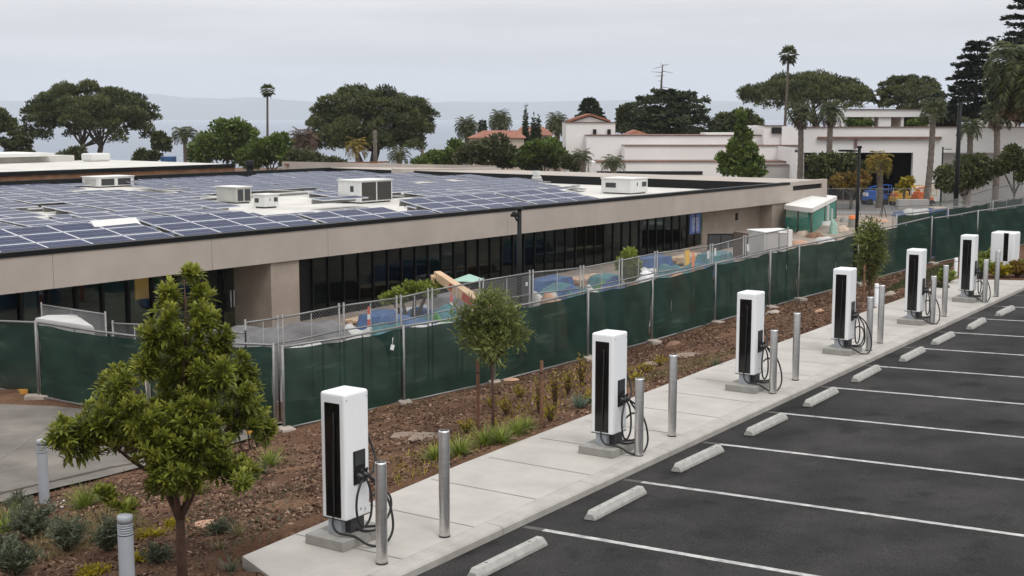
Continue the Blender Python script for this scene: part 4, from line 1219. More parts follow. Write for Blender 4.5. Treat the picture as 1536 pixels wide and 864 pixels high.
x0, zt = xz(858, 183, 131); x1, _ = xz(911, 183, 131); zm = xz(885, 175, 131)[1]
MB().extrude([(x0, zt + 2.2), (x1, zt + 2.2), ((x0 + x1) / 2, zm + 2.2)], 'y', 15.0, 22).build('gable', M['stucco'], wb)
xm = (x0 + x1) / 2
q = MB()
for xa, xb, za, zb_ in ((x0 - .3, xm, zt - .02, zm + .1), (xm, x1 + .3, zm + .1, zt - .02)):
    q.hexa([(xa, 14.7, za + 2.22), (xb, 14.7, zb_ + 2.22), (xb, 22, zb_ + 2.22), (xa, 22, za + 2.22)], [(xa, 14.7, za + 2.42), (xb, 14.7, zb_ + 2.42), (xb, 22, zb_ + 2.42), (xa, 22, za + 2.42)])
q.build('gable_roof', M['tile'], wb)
for u, v, w_, h_ in ((892, 198.5, 5, 9), (913.5, 198, 5, 8)):
    x, z = xz(u, v, 129.9)
    MB().box((x, 13.86, z + 2.2), (w_ * .067, .2, h_ * .067)).build('window', M['dark'], wb)
blk('wall', 880, 1200, 203.5, 127, 8, 'stucco'); edge(880, 1150, 203.2, 127, .10, 6)
blk('wall', 1059, 1125, 199.5, 127.3, 4, 'stucco', 206)
blk('wall', 937, 1208, 219, 123, 3.8, 'stucco'); edge(937, 1208, 218.8, 123, .10, 3.6)
blk('wall', 884, 1200, 243, 119, 3.9, 'stucco'); edge(895, 1200, 243, 119, .16, 3.8)
x0, z0 = xz(895, 262, 119); x1, z1 = xz(1054, 254, 119)
MB().bounds(x0, x1, 2.96, 2.995, z0 + 2.2, z0 + 2.2 + .32).build('window_band', M['dark'], wb)
blk('side_wall', 1146, 1201, 248, 117.5, 1.4, 'stuccog'); edge(1146, 1201, 248, 117.5, .12, 1.3)  # this side wall's shade is painted in as a greyer stucco
blk('wall', 1173, 1215, 189.5, 125.7, .28, 'stucco'); blk('wall', 1146, 1180, 189, 126, 9, 'stucco'); edge(1146, 1180, 188.8, 126, .10, 3)
x, z = xz(1165, 195.5, 125.9); MB().box((x, 9.9, z + 2.2), (.95, .3, .58)).build('window', M['dark'], wb)
# right main wall with garage opening
d = 116
X0, ZT = xz(1205, 191, d); X1, _ = xz(1640, 191, d)
GX0, GZ = xz(1228, 229, d); GX1, _ = xz(1370, 231, d)
DX0, DZ = xz(1206, 228, d); DX1, _ = xz(1226, 228, d)
ZBv = -2.6 + 2.2
GZ += 2.2; ZT += 2.2; DZ += 2.2
q = MB()
q.bounds(X0, X1, 0, .5, GZ, ZT)
q.bounds(DX1, GX0, 0, .5, ZBv, GZ).bounds(GX1, xz(1414, 200, d)[0], 0, .5, ZBv, GZ).bounds(X0 - .8, DX0, 0, .5, ZBv, GZ)
q.build('front_wall', M['stucco'], wb)
MB().bounds(X0 - .82, X0 - .71, .01, 7.2, ZBv, xz(1205, 222, 116)[1] + 2.2).build('side_wall', M['stucco'], wb)
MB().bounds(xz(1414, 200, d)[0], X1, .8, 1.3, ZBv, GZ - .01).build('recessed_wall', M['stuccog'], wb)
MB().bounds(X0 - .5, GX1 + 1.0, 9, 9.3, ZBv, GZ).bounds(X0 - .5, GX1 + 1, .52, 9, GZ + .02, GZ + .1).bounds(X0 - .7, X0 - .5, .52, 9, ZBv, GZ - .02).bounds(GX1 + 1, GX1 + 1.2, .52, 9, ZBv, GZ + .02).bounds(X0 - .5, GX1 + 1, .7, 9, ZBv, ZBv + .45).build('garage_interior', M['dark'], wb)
edge(1205, 1640, 191, d, .12, .6)
q = MB()
xa, za = xz(1226, 209, d); xb, _ = xz(1411, 209, d)
q.bounds(xa, xb, -.28, -.002, za + 2.2, za + 2.2 + .24)
q.bounds(xz(1283.5, 209, d)[0] - .1, xz(1283.5, 209, d)[0] + .1, -.2, -.002, GZ + .4, za + 2.2)
q.build('rusty_beam', M['tileedge'], wb)
# upper storey set back
blk('upper_band', 1266, 1470, 164.5, 128, 6, 'stucco', 175.5); edge(1266, 1470, 164.4, 128, .10, 5)
for u0, u1 in ((1266, 1272), (1308, 1311.5), (1318, 1337), (1352, 1356), (1392, 1398)):
    blk('upper_pier', u0, u1, 175.6, 128.2, 3, 'stucco', 192)
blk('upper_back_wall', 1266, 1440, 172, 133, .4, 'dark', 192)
q = MB(); pz = [atd(1478, 153, 138), atd(1503, 143, 138), atd(1545, 143, 142), atd(1520, 153, 142)]
rf = thing('pale_sloped_roof', 'pale sloping roof showing between the dark conifers at right', 'roof', pz[0], 0)
q.hexa([p - pz[0] - Vector((0, 0, .3)) for p in pz], [p - pz[0] for p in pz]).build('roof_sheet', M['stucco'], rf)
q = MB().hexa([Vector((0, .3, -9)), Vector((4, .3, -9)), Vector((4, 3, -9)), Vector((0, 3, -9))], [Vector((0, .3, -.32)), Vector((4, .3, -.32)), Vector((4, 3, -.32)), Vector((0, 3, -.32))])
q.build('wall', M['stuccog'], rf)
# red-roofed house and bits of roof behind
hs_ = thing('red_tiled_house', 'house with low red tiled roof behind the hedge mass', 'house', atd(745, 240, 150), 0)
o_ = atd(745, 240, 150)
def hip(u0, u1, ve, ur0, ur1, vr, d, dep, name, z0=0):
    e0, e1 = atd(u0, ve, d) - o_, atd(u1, ve, d) - o_
    r0, r1 = atd(ur0, vr, d + dep / 2) - o_, atd(ur1, vr, d + dep / 2) - o_
    f0, f1 = e0 + Vector((0, dep, 0)), e1 + Vector((0, dep, 0))
    MB().add([e0, e1, f1, f0, r0, r1], [(0, 1, 5, 4), (1, 2, 5), (2, 3, 4, 5), (3, 0, 4), (3, 2, 1, 0)]).build(name, M['tile'], hs_)
    MB().bounds(e0.x + .3, e1.x - .3, e0.y + .3, e0.y + dep - .3, e0.z - 6, e0.z - .02).build('wall', M['housew'], hs_)
hip(700, 790, 207, 725, 775, 195.5, 150, 8, 'roof')
hip(770, 832, 203, 782, 815, 190, 159, 8, 'roof')
for u0, u1, um, vt, vb, lab in ((940, 975, 955, 195, 202, 'small red roof gable peeping above the white wall'), (1490, 1499, 1495, 160, 166, 'tiny red roof corner among the dark conifers')):
    d = 134; a, c_, m_ = atd(u0, vb, d), atd(u1, vb, d), atd(um, vt, d)
    t = thing('roof_gable', lab, 'roof', a, 0)
    MB().extrude([(0, 0), ((c_ - a).x, 0), ((m_ - a).x, (m_ - a).z)], 'y', 0, 5).build('tiles', M['tile'], t)
    MB().bounds(.1, (c_ - a).x - .1, .1, 4.9, -7, -.01).build('wall', M['stucco'], t)

# =================================================================== STREET LAMPS
def street_lamp(label, base, h, r, arm=None, head='arm', group='black lamp posts'):
    r *= .85
    t = thing('street_lamp', label, 'street lamp', base, 0, group)
    MB().tube([(0, 0, -.2), (0, 0, h * .5), (0, 0, h)], [r, r * .92, r * .8], 10).build('pole', M['coping'], t)
    MB().lathe([(r * 2, -.1), (r * 2, .04), (r * 1.2, .07)], seg=12).build('base_plate', M['coping'], t)
    if head == 'arm':
        a = Vector(arm)
        hd = MB().tube([(0, 0, h - .10), a * .35 + Vector((0, 0, h - .10))], .028, 6).build('arm', M['coping'], t)
        c_ = a * .72 + Vector((0, 0, h - .09))
        MB().box(c_, (a.length * .75, .24, .07), math.atan2(a.y, a.x)).build('lamp_head', M['coping'], t, bevel=.02)
        MB().box((0, 0, h + .03), (r * 2.0, r * 2.0, .08)).build('pole_cap', M['coping'], t)
    else:
        MB().tube(curve([(0, 0, h - .25), Vector(arm) * .5 + Vector((0, 0, h - .33)), Vector(arm) + Vector((0, 0, h - .12))], 5), .03, 6).build('arm', M['coping'], t)
        MB().lathe([(.05, 0), (.13, -.10), (.12, -.16), (.0005, -.17)], Vector(arm) + Vector((0, 0, h - .05)), 10).build('lamp_head', M['coping'], t)
        MB().lathe([(r * 1.1, h), (r * 1.3, h + .07), (.0005, h + .10)], seg=10).build('pole_cap', M['coping'], t)
    return t
p = onground(1282, 429); q = atd(1289, 222, p.y)
street_lamp('black lamp post with a flat arm, in front of the dark garage opening', p, q.z - p.z, .075, (-.62, .05, 0))
p = atd(779, 470, 41); p.z = gz(p.x, p.y); q = atd(779, 315, 41)
street_lamp('black lamp post in front of the beige fascia, with small curled lamp', p, q.z - p.z, .105, (-.16, -.05, 0), 'curl')
p = atd(1432, 340, 62); p.z = gz(p.x, p.y); q = atd(1441, 150, 62)
street_lamp('tall plain black lamp post rising above the fences at right', p, q.z - p.z, .14, (.5, .4, 0))
p = atd(1411, 300, 108); p.z = gz(p.x, p.y); q = atd(1414, 222, 108)
street_lamp('thin dark lamp post with upturned head, close to the white wall', p, q.z - p.z, .09, (.55, -.3, 0))
p = atd(563, 246, 150); p.z = gz(p.x, p.y); q = atd(563, 195, 150)
t = thing('utility_pole', 'bare brown wooden pole in front of the big pine', 'pole', p, 0)
MB().tube([(0, 0, -.3), (0, 0, q.z - p.z)], [.30, .2], 8).build('shaft', M['greybark'], t)
MB().box((0, 0, q.z - p.z - .3), (.9, .12, .14), .3).build('crossarm', M['greybark'], t)

# =================================================================== BUILDING SITE THINGS
def siteP(u, v, z=None):
    if z is None: return onground(u, v, -2.0)
    return atz(u, v, z)
def cone(label, u, vb, h, m='redor', group='traffic cones on the site', bands=3, d=None):
    rb = .095
    p = atd(u, vb, d); top_ = p.z; p.z = gz(p.x, p.y); h = top_ - p.z       # vb: pixel row of the tip
    t = thing('traffic_cone', label, 'traffic cone', p, 0, group)
    zb = p.z - (gz(p.x, p.y))
    MB().box((0, 0, .02), (.30, .30, .05), .3).build('base', M['rubber'], t)
    MB().lathe([(rb, .04), (.035, h), (.0005, h + .01)], seg=14).build('cone', M[m], t)
    for k in range(bands):
        z0 = h * (.38 + .2 * k); z1 = z0 + h * .09
        f_ = lambda z: rb - (rb - .035) * (z - .04) / (h - .04) + .004
        MB().lathe([(f_(z0), z0), (f_(z1), z1)], seg=14).build('white_band', M['white'], t)
def lump(name, label, cat, u0, u1, vt, vb, d, m, dep=1.6, seed=0, rough=.25, group=None, parent=None, n=18):
    """a covered heap: a rounded, creased mound standing on the ground"""
    r_ = random.Random(seed)
    a, c_ = atd(u0, vb, d), atd(u1, vb, d); top = atd((u0 + u1) / 2, vt, d)
    base = Vector(((a.x + c_.x) / 2, d, gz((a.x + c_.x) / 2, d)))
    W_ = (c_.x - a.x) * (1.25 if top.z - base.z > 1.2 else 1.0); H_ = max(.2, (top.z - base.z)); dep = max(dep, min(W_, H_ * .8))
    V = []; ph = [r_.uniform(0, 6) for _ in range(8)]
    for j in range(n + 1):
        for i in range(n + 1):
            x, y = i / n * 2 - 1, j / n * 2 - 1
            q_ = max(abs(x) ** 2.4 + abs(y) ** 2.4, 0) ** (1 / 2.4)
            hh = max(0, 1 - q_ ** (10 if H_ > 1 else 5)) ** .8 * (.86 + .30 * rough * (math.sin(x * 3.2 + ph[0]) * math.sin(y * 3 + ph[1]) + .45 * math.sin(x * 6 + ph[2] + y * 4) + .10 * r_.uniform(-1, 1)))
            V.append((x * W_ / 2 * (1 + .05 * math.sin(y * 9 + ph[3])), y * dep / 2 * (1 + .06 * math.sin(x * 8 + ph[4])), hh * H_ - .05))
    fs = [(j * (n + 1) + i, j * (n + 1) + i + 1, (j + 1) * (n + 1) + i + 1, (j + 1) * (n + 1) + i) for j in range(n) for i in range(n)]
    o = MB().add(V, fs, 0, True).build(name, M[m], parent, base, BR)
    o.rotation_euler = (0, 0, R(25))
    return tag(o, label, cat, group)
cone('tall red delineator cone with white bands, right of the grey netted heap', 553, 460, 1, d=42)
cone('tall red and white delineator cone left of the cream machine arm', 677, 441, 1, d=43.5)
cone('slim orange delineator behind the fence, beside the yellow post', 1040, 378, 1, 'orange', bands=1, d=49)
p = atd(1030, 402, 51); p.z = gz(p.x, p.y); t = thing('yellow_post', 'thick yellow post standing beside the slim orange delineator', 'post', p, 0)
h_ = atd(1030, 373, 51).z - p.z
MB().lathe([(.11, -.1), (.11, h_ - .05), (.06, h_), (.0005, h_ + .01)], seg=12).build('post', M['yel'], t)
lump('netted_heap', 'large heap under grey netting behind the chain link fence', 'heap', 338, 525, 470, 520, 33.5, 'tarp', 3.0, 3)
# ridged white sheeting along the fence
for i, (u0, u1, vt, vb, d) in enumerate([(428, 500, 500, 520, 31.5), (500, 575, 489, 508, 32.5), (590, 650, 474, 492, 34.5), (640, 690, 466, 480, 36)]):
    lump('white_sheeting', ['crumpled white sheeting below the netted heap', 'crumpled white sheeting below the first red cone', 'crumpled white sheeting right of the first paired posts', 'crumpled white sheeting below the cream machine arm'][i], 'sheeting', u0, u1, vt + 4, vb, d, 'sheet', 1.2, 10 + i, .12, 'white sheeting along the fence')
bl_ = [(565, 660, 452, 478, 37, 'blue', 'blue tarpaulin heap between the red cone and the cream machine'), (622, 690, 444, 472, 39, 'teal', 'teal green sheeting heap under the cream machine arm'),
       (838, 872, 413, 436, 43, 'blue', 'bright blue tarpaulin heap beyond the grey screen panel'), (900, 938, 404, 428, 45, 'blue', 'dark blue covered heap left of the leafy site bush'),
       (960, 990, 396, 418, 47, 'teal', 'teal heap right of the leafy site bush'), (985, 1026, 388, 410, 49, 'teal', 'green netted heap left of the yellow post'),
       (1040, 1075, 384, 400, 52, 'blue', 'low blue sheeting right of the orange delineator'), (800, 838, 424, 445, 42, 'sheet', 'pale heap between the lamp post and the blue tarpaulin'),
       (878, 900, 420, 434, 44, 'sheet', 'small white bag heap beside the blue tarpaulin'), (908, 925, 412, 428, 45.5, 'sand', 'sand coloured bags left of the leafy site bush')]
bl_ += [(600, 700, 448, 470, 41.5, 'blue', 'long blue cover below the straggly yellow bush'), (800, 900, 412, 436, 45, 'teal', 'long teal cover behind the bright blue heap'), (985, 1060, 384, 404, 51, 'teal', 'long teal cover behind the yellow post'), (515, 560, 472, 486, 36, 'sheet', 'pale folded sheet left of the first red cone'), (455, 512, 478, 490, 36.5, 'plinth', 'grey rubble behind the netted heap'), (575, 612, 458, 474, 40, 'blue', 'low blue cover behind the first red cone'), (560, 600, 470, 484, 35.5, 'teal', 'teal netting heap at the foot of the first red cone'), (700, 722, 452, 468, 40.5, 'tan', 'cream covered load at the machine foot'),
        (655, 668, 462, 474, 37.5, 'lawn2', 'green netted roll between the red cones'), (855, 880, 424, 436, 42, 'teal', 'teal patch of sheeting under the bright blue heap'), (815, 842, 430, 442, 41, 'clay', 'clay coloured heap left of the bright blue heap'),
        (925, 960, 414, 424, 45, 'brown2', 'brown soil heap at the foot of the leafy site bush'), (1000, 1030, 400, 410, 47.5, 'clay', 'clay heap below the green netted heap'), (950, 968, 406, 416, 48, 'teal', 'small teal cover behind the round white bin'),
        (893, 912, 414, 424, 46, 'lawn2', 'green bundle between the two blue heaps'), (1046, 1066, 392, 402, 50, 'brown2', 'brown heap right of the orange delineator'), (740, 800, 446, 462, 40.5, 'plinth', 'grey rubble heap in front of the grey screen')]
M['lawn2'] = mat('bright_green_netting', (0.08, 0.22, 0.06), 0.8, var=.4, vscale=2)
for i, (u0, u1, vt, vb, d, m, lab) in enumerate(bl_):
    lump('covered_heap', lab, 'heap', u0, u1, vt + (vb - vt) * .3, vb, d, m, 1.5, 30 + i, .3, 'covered heaps behind the fence')
p = atd(969, 418, 46.5); p.z = gz(p.x, p.y); t = thing('white_bin', 'round white lidded bin right of the leafy site bush', 'bin', p, 0)
h_ = atd(969, 405, 46.5).z - p.z
MB().lathe([(.26, 0), (.33, h_ * .8), (.35, h_ * .82)], seg=14).build('barrel', M['white'], t); MB().lathe([(.36, h_ * .82), (.3, h_ * .95), (.0005, h_)], seg=14).build('lid', M['white'], t)
# materials stacked on the ground along the glass front
def gb(a, b_):
    p = BL(a, b_); return Vector((p.x, p.y, gz(p.x, p.y)))
def lumber(label, a, b_, rz, n=5, ln=3.0, m='tan'):
    t = thing('lumber_stack', label, 'lumber', gb(a, b_), BR + rz, 'materials stacked along the glass front'); r_ = random.Random(int(a * 9))
    for k in range(2): MB().box((-.9 + 1.8 * k, 0, .05), (.1, .9, .1)).build('bearer', M['wood'], t)
    for j in range(n):
        for k in range(4):
            MB().box((r_.uniform(-.12, .12), -.33 + .22 * k, .14 + .085 * j), (ln * r_.uniform(.85, 1), .2, .075)).build('board', M[m if (j + k) % 3 else 'sand'], t)
def pipes(label, a, b_, rz, m='lightgrey', ln=3.2):
    t = thing('pipe_bundle', label, 'pipes', gb(a, b_), BR + rz, 'materials stacked along the glass front')
    for j, row in enumerate(((-.27, -.09, .09, .27), (-.18, 0, .18), (-.09, .09))):
        for x in row:
            MB().tube([(-ln / 2, x, .1 + .155 * j), (ln / 2, x, .1 + .155 * j)], .085, 10).build('pipe', M[m], t)
def tarpbox(label, a, b_, rz, m, dm):
    t = thing('tarped_pallet', label, 'pallet', gb(a, b_), BR + rz, 'materials stacked along the glass front')
    for k in range(3): MB().box((0, (k - 1) * dm[1] * .42, .07), (dm[0], .12, .14)).build('pallet_runner', M['wood'], t)
    r_ = random.Random(int(a * 7)); q = MB(); n_ = 7; V = []
    for j in range(n_ + 1):
        for i in range(n_ + 1):
            x, y = i / n_ - .5, j / n_ - .5; e_ = max(abs(x), abs(y))
            V.append((x * dm[0] * 1.08, y * dm[1] * 1.08, (.15 if e_ > .49 else dm[2] * (1 - .5 * max(0, e_ - .36) * 3)) + r_.uniform(-.04, .04)))
    q.add(V, [(j * (n_ + 1) + i, j * (n_ + 1) + i + 1, (j + 1) * (n_ + 1) + i + 1, (j + 1) * (n_ + 1) + i) for j in range(n_) for i in range(n_)], 0, False)
    q.build('cover', M[m], t)
ga = lambda u: a_at(u, -3, -2.3)
lumber('long pale lumber stack on the ground before the first glass panes', ga(575), -2.6, .1)
tarpbox('blue tarped pallet on the ground left of the straggly yellow bush', ga(545), -4.0, .3, 'blue', (2.2, 1.4, .9))
pipes('grey pipe bundle on the ground under the glass, left of the cream machine', ga(640), -2.2, -.05)
tarpbox('grey netted pallet before the glass, behind the cream machine arm', ga(690), -2.6, .2, 'tarp', (2.4, 1.4, .8))
lumber('lumber stack before the glass, just left of the black lamp post', ga(745), -2.0, -.1, 4)
tarpbox('blue tarped pallet before the glass, right of the black lamp post', ga(812), -3.4, .15, 'blue', (3.0, 1.5, .9))
pipes('white pipe bundle before the glass, right of the lamp post', ga(835), -1.9, .05, 'white')
tarpbox('teal tarped pallet before the glass, above the bright blue heap', ga(862), -4.6, .4, 'teal', (2.0, 1.4, .8))
lumber('reddish timber stack before the glass, left of the leafy site bush', ga(892), -2.6, .05, 4, 3.0, 'clay')
tarpbox('white sheeted pallet before the glass, left of the leafy site bush', ga(912), -5.2, .1, 'sheet', (1.8, 1.3, .8))
tarpbox('blue tarped pallet before the glass, right of the leafy site bush', ga(975), -3.0, -.1, 'blue', (2.6, 1.4, .9))
pipes('grey pipe bundle before the glass, left of the yellow post', ga(1003), -2.2, .1)
tarpbox('teal tarped pallet before the glass, behind the yellow post', ga(1020), -5.0, .2, 'teal', (2.6, 1.5, .9))
lumber('lumber stack before the right end of the glass', ga(1045), -2.4, .1, 4)
# tag fixed to the green fabric
pt = front[0].lerp(front[1], .885); dv_ = (front[1] - front[0]).normalized(); nv_ = Vector((dv_.y, -dv_.x, 0))
pt = pt + nv_ * .14; pt.z = atd(586, 521, pt.y).z
t = thing('paper_tag', 'small white tag tied to the green fabric above the first charger', 'tag', pt, math.atan2(dv_.y, dv_.x))
MB().box((0, 0, 0), (.10, .008, .12), 0, 0, 0, .3).build('sheet', M['white'], t)
MB().tube([(0, 0, .05), (.02, 0, .22)], .008, 4).build('string', M['white'], t)
# white covered pallet at left
P4 = [atd(52, 476, 32.5), atd(142, 489, 30), atd(115, 471, 34), atd(68, 472.5, 35)]
t = thing('covered_pallet', 'white sheeted pallet load behind the fence at left', 'pallet', P4[0], 0)
q = MB().hexa([Vector((p.x, p.y, -2.1)) - P4[0] for p in (P4[0], P4[1], P4[2], P4[3])], [p - P4[0] for p in (P4[0], P4[1], P4[2], P4[3])])
q.build('sheet_cover', M['sheet'], t, bevel=.08)
MB().box((1, 1.0, -1.2 + (-.9 - 0)), (2.2, 2, .14), .2).build('pallet_base', M['wood'], t)
# cream machine arm
d = 40
pA, pB = atd(655, 412, d + 1.5), atd(738, 470, d - 1)
t = thing('machine_boom', 'cream and red machine arm sloping down behind the chain link fence', 'machine', Vector((pB.x, pB.y, gz(pB.x, pB.y))), 0)
off = t.location
a, c_ = pA - off, pB - off
dv = (c_ - a).normalized(); up = Vector((0, 0, 1)); sd = dv.cross(up).normalized(); up2 = sd.cross(dv)
def beam(p0, p1, w0, h0, w1, h1):
    lo, hi = [], []
    q = MB()
    V = []
    for p_, w_, h_ in ((p0, w0, h0), (p1, w1, h1)):
        V += [p_ - sd * w_ - up2 * h_, p_ + sd * w_ - up2 * h_, p_ + sd * w_ + up2 * h_, p_ - sd * w_ + up2 * h_]
    return q.add(V, [(0, 1, 2, 3), (7, 6, 5, 4), (0, 4, 5, 1), (1, 5, 6, 2), (2, 6, 7, 3), (3, 7, 4, 0)])
beam(a, c_, .12, .13, .18, .20).build('arm', M['tan'], t, bevel=.02)
hd = atd(655, 424, d + 1.5) - off
MB().box((hd.x - .05, hd.y, hd.z - .05), (.26, .34, .58), .2).build('arm_head', M['tan'], t, bevel=.03)
MB().box((hd.x + .02, hd.y - .18, hd.z + .08), (.12, .04, .14), .2).build('head_slot', M['black'], t)
for k, (f0, f1) in enumerate(((.30, .36), (.55, .74), (.80, .86))):
    p0, p1 = a.lerp(c_, f0), a.lerp(c_, f1)
    V = []
    for p_, f_ in ((p0, f0), (p1, f1)):
        hh = .13 + .07 * f_; ww = .12 + .06 * f_ + .004
        for s2 in (-.7, .7): V.append(p_ - sd * (-ww) + up2 * hh * s2 if sd.y < 0 else p_ - sd * ww + up2 * hh * s2)
    MB().add(V, [(0, 1, 3, 2)]).build('red_marking', M['redor'], t)
MB().box((c_.x - .2, c_.y + .5, .55), (2.0, 1.5, 1.0), .3).build('body', M['tan'], t, bevel=.06)
for x in (-.8, .5):
    for y in (-.2, 1.3):
        q = MB().tube([(c_.x + x, c_.y + y - .15, .38), (c_.x + x, c_.y + y + .15, .38)], .38, 16)
        q.build('wheel', M['rubber'], t)
# pale green umbrella
p = atd(704, 448, 45); p.z = gz(p.x, p.y); hz = atd(704, 416, 45).z - p.z
t = thing('site_umbrella', 'pale green flat umbrella above the machine arm', 'umbrella', p, 0)
MB().tube([(0, 0, 0), (0, 0, hz)], .03, 6).build('pole', M['galv'], t)
q = MB(); n_ = 10
q.add([(0, 0, hz + .12)] + [(.56 * math.cos(6.283 * k / n_), .56 * math.sin(6.283 * k / n_), hz - .10 + (.02 if k % 2 else 0)) for k in range(n_)] + [(.5 * math.cos(6.283 * k / n_), .5 * math.sin(6.283 * k / n_), hz - .13) for k in range(n_)],
      [(0, 1 + k, 1 + (k + 1) % n_) for k in range(n_)] + [(1 + k, 11 + k, 11 + (k + 1) % n_, 1 + (k + 1) % n_) for k in range(n_)])
q.build('canopy', M['mint'], t)
# grey screen panel with stickers
a, c_ = atd(722, 424, 39.6), atd(799, 413, 42.2)
za, zc = gz(a.x, a.y), gz(c_.x, c_.y)
t = thing('grey_screen', 'flat dark grey screen with white stickers, left of the black lamp post', 'screen', Vector((a.x, a.y, za)), 0)
o_ = t.location
nv = Vector((-(c_ - a).y, (c_ - a).x, 0)).normalized() * .04
top = [a - o_, c_ - o_, c_ - o_ + nv, a - o_ + nv]
MB().hexa([Vector((p.x, p.y, -.1)) for p in top], top).build('panel', M['darkgrey'], t)
for (u, v, w_) in ((731, 434, 4), (789, 426, 5)):
    f_ = (u - 722) / 77; p = a.lerp(c_, f_); p.z = atd(u, v, p.y).z
    MB().box(p - o_ - nv * .3, (w_ * .021, .02, w_ * .024), math.atan2((c_ - a).y, (c_ - a).x)).build('sticker', M['white'], t)
a, c_ = atd(1062, 372, 50), atd(1108, 361, 54)
for (u, v, d, lab) in ((1063, 382, 49, 'left'), (1073, 378, 49.5, 'middle'), (1122, 371.5, 53, 'right')):
    p = atd(u, v, d); t = thing('paper_notice', {'left': 'white paper notice on the chain link right of the orange delineator', 'middle': 'narrow white notice beside a paired fence post', 'right': 'tilted white notice on the chain link below the beige wall'}[lab], 'notice', p, RK)
    MB().box((0, 0, 0), (.015, .22 if lab != 'middle' else .12, .30), 0, 0, .1).build('sheet', M['white'], t)
# dark ramp railing under the end wall
a, c_ = BL(a_at(1062, -1.2, -1.5), -1.2), BL(a_at(1118, -1.2, -1.2), -1.2)
a.z, c_.z = -1.02, -1.30
t = thing('ramp_railing', 'dark meshed ramp railing along the foot of the beige end wall', 'railing', Vector((a.x, a.y, -2.05)), 0); o_ = t.location
q = MB()
for k in range(4):
    p = a.lerp(c_, k / 3); q.tube([Vector((p.x, p.y, -2.1)) - o_, p - o_], .04, 6)
q.tube([a - o_, c_ - o_], .04, 6); q.build('rail', M['coping'], t)
nv = Vector((-(c_ - a).y, (c_ - a).x, 0)).normalized() * .02
MB().hexa([Vector((p.x, p.y, -2.1)) - o_ for p in (a, c_, c_ + nv, a + nv)], [p - o_ - Vector((0, 0, .03)) for p in (a, c_, c_ + nv, a + nv)]).build('infill', M['darkgrey'], t)
# white tanks and the dark crate
def cratebox(name, label, cat, u0, u1, vt, vb, d, dep, m, lid=None, rz=None, group=None, bevel=.03):
    a, c_ = atd(u0, vb, d), atd(u1, vb, d); tp = atd(u0, vt, d)
    z0 = gz((a.x + c_.x) / 2, d)
    t = thing(name, label, cat, Vector(((a.x + c_.x) / 2, d, z0)), R(20) if rz is None else rz, group)
    w_ = (c_.x - a.x) * .9; h_ = tp.z - z0
    MB().box((0, dep / 2, h_ / 2 - .05), (w_, dep, h_ + .1)).build('body', M[m], t, bevel=bevel)
    if lid: MB().box((0, dep / 2, h_ + .03), (w_ * 1.05, dep * 1.05, .06)).build('lid', M[lid], t, bevel=.02)
    return t
cratebox('white_site_tank', 'tall white tank in front of the beige end wall', 'tank', 1143, 1170, 349, 377, 66, 1.6, 'sheet', 'roofw', group='white tanks on the site')
cratebox('white_site_tank', 'lower white tank right of the tall white tank', 'tank', 1168, 1184, 350, 374, 68, 1.2, 'sheet', 'roofw', group='white tanks on the site')
cratebox('brown_container', 'dark brown box left of the white tanks', 'container', 1119, 1144, 350, 372, 69, 1.6, 'brownwall')
cratebox('white_table', 'white sheeted table behind the white tanks', 'table', 1131, 1196, 345.5, 358, 74, 1.4, 'roofw')
# green mesh enclosure with white canopy
c4 = [atd(1177, 345, 82), atd(1217, 345, 79), atd(1253, 337, 91), atd(1214, 337, 94)]
t = thing('green_mesh_tent', 'green mesh enclosure under a white canopy beside the building end', 'tent', Vector((c4[1].x, c4[1].y, gz(c4[1].x, c4[1].y))), 0)
o_ = t.location
hh = atd(1217, 312, 79).z - o_.z
M['mesh'] = glassmat('green_mesh_netting', (.35, .62, .54), (.1, .3, .25), 1.1)
def netmat():
    m = bpy.data.materials.new('sea_green_netting'); m.use_nodes = True
    t2 = m.node_tree; b2 = t2.nodes['Principled BSDF']; o2 = t2.nodes['Material Output']
    b2.inputs['Base Color'].default_value = (0.045, 0.33, 0.25, 1); b2.inputs['Roughness'].default_value = .7
    tr = t2.nodes.new('ShaderNodeBsdfTransparent'); mx = t2.nodes.new('ShaderNodeMixShader'); mx.inputs[0].default_value = .45
    t2.links.new(b2.outputs[0], mx.inputs[1]); t2.links.new(tr.outputs[0], mx.inputs[2]); t2.links.new(mx.outputs[0], o2.inputs[0]); return m
M['mesh'] = netmat()
B4 = [Vector((p.x, p.y, o_.z)) - o_ for p in c4]
for k in range(4):
    a, c_ = B4[k], B4[(k + 1) % 4]
    MB().add([a, c_, c_ + Vector((0, 0, hh * .80)), a + Vector((0, 0, hh * .80))], [(0, 1, 2, 3)]).build('mesh_wall', M['mesh'], t)
    for f_ in (0, .5):
        p = a.lerp(c_, f_); MB().tube([p, p + Vector((0, 0, hh))], .06, 6).build('pole', M['greybark'], t)
cc = sum(B4, Vector()) / 4
q = MB(); E4 = [cc + (p - cc) * 1.04 for p in B4]
q.add([p + Vector((0, 0, hh * .84)) for p in E4] + [p + Vector((0, 0, hh)) for p in E4] + [cc + Vector((0, 0, hh * 1.2))],
      [(0, 1, 5, 4), (1, 2, 6, 5), (2, 3, 7, 6), (3, 0, 4, 7), (4, 5, 8), (5, 6, 8), (6, 7, 8), (7, 4, 8)])
q.build('canopy', M['roofw'], t)
inside = [(cc + Vector((-1.5, -2, .4)), (1.6, .8, .8)), (cc + Vector((.5, 0, .7)), (1.2, .8, 1.4)), (cc + Vector((1.2, 2, .5)), (1.6, .8, 1.0))]
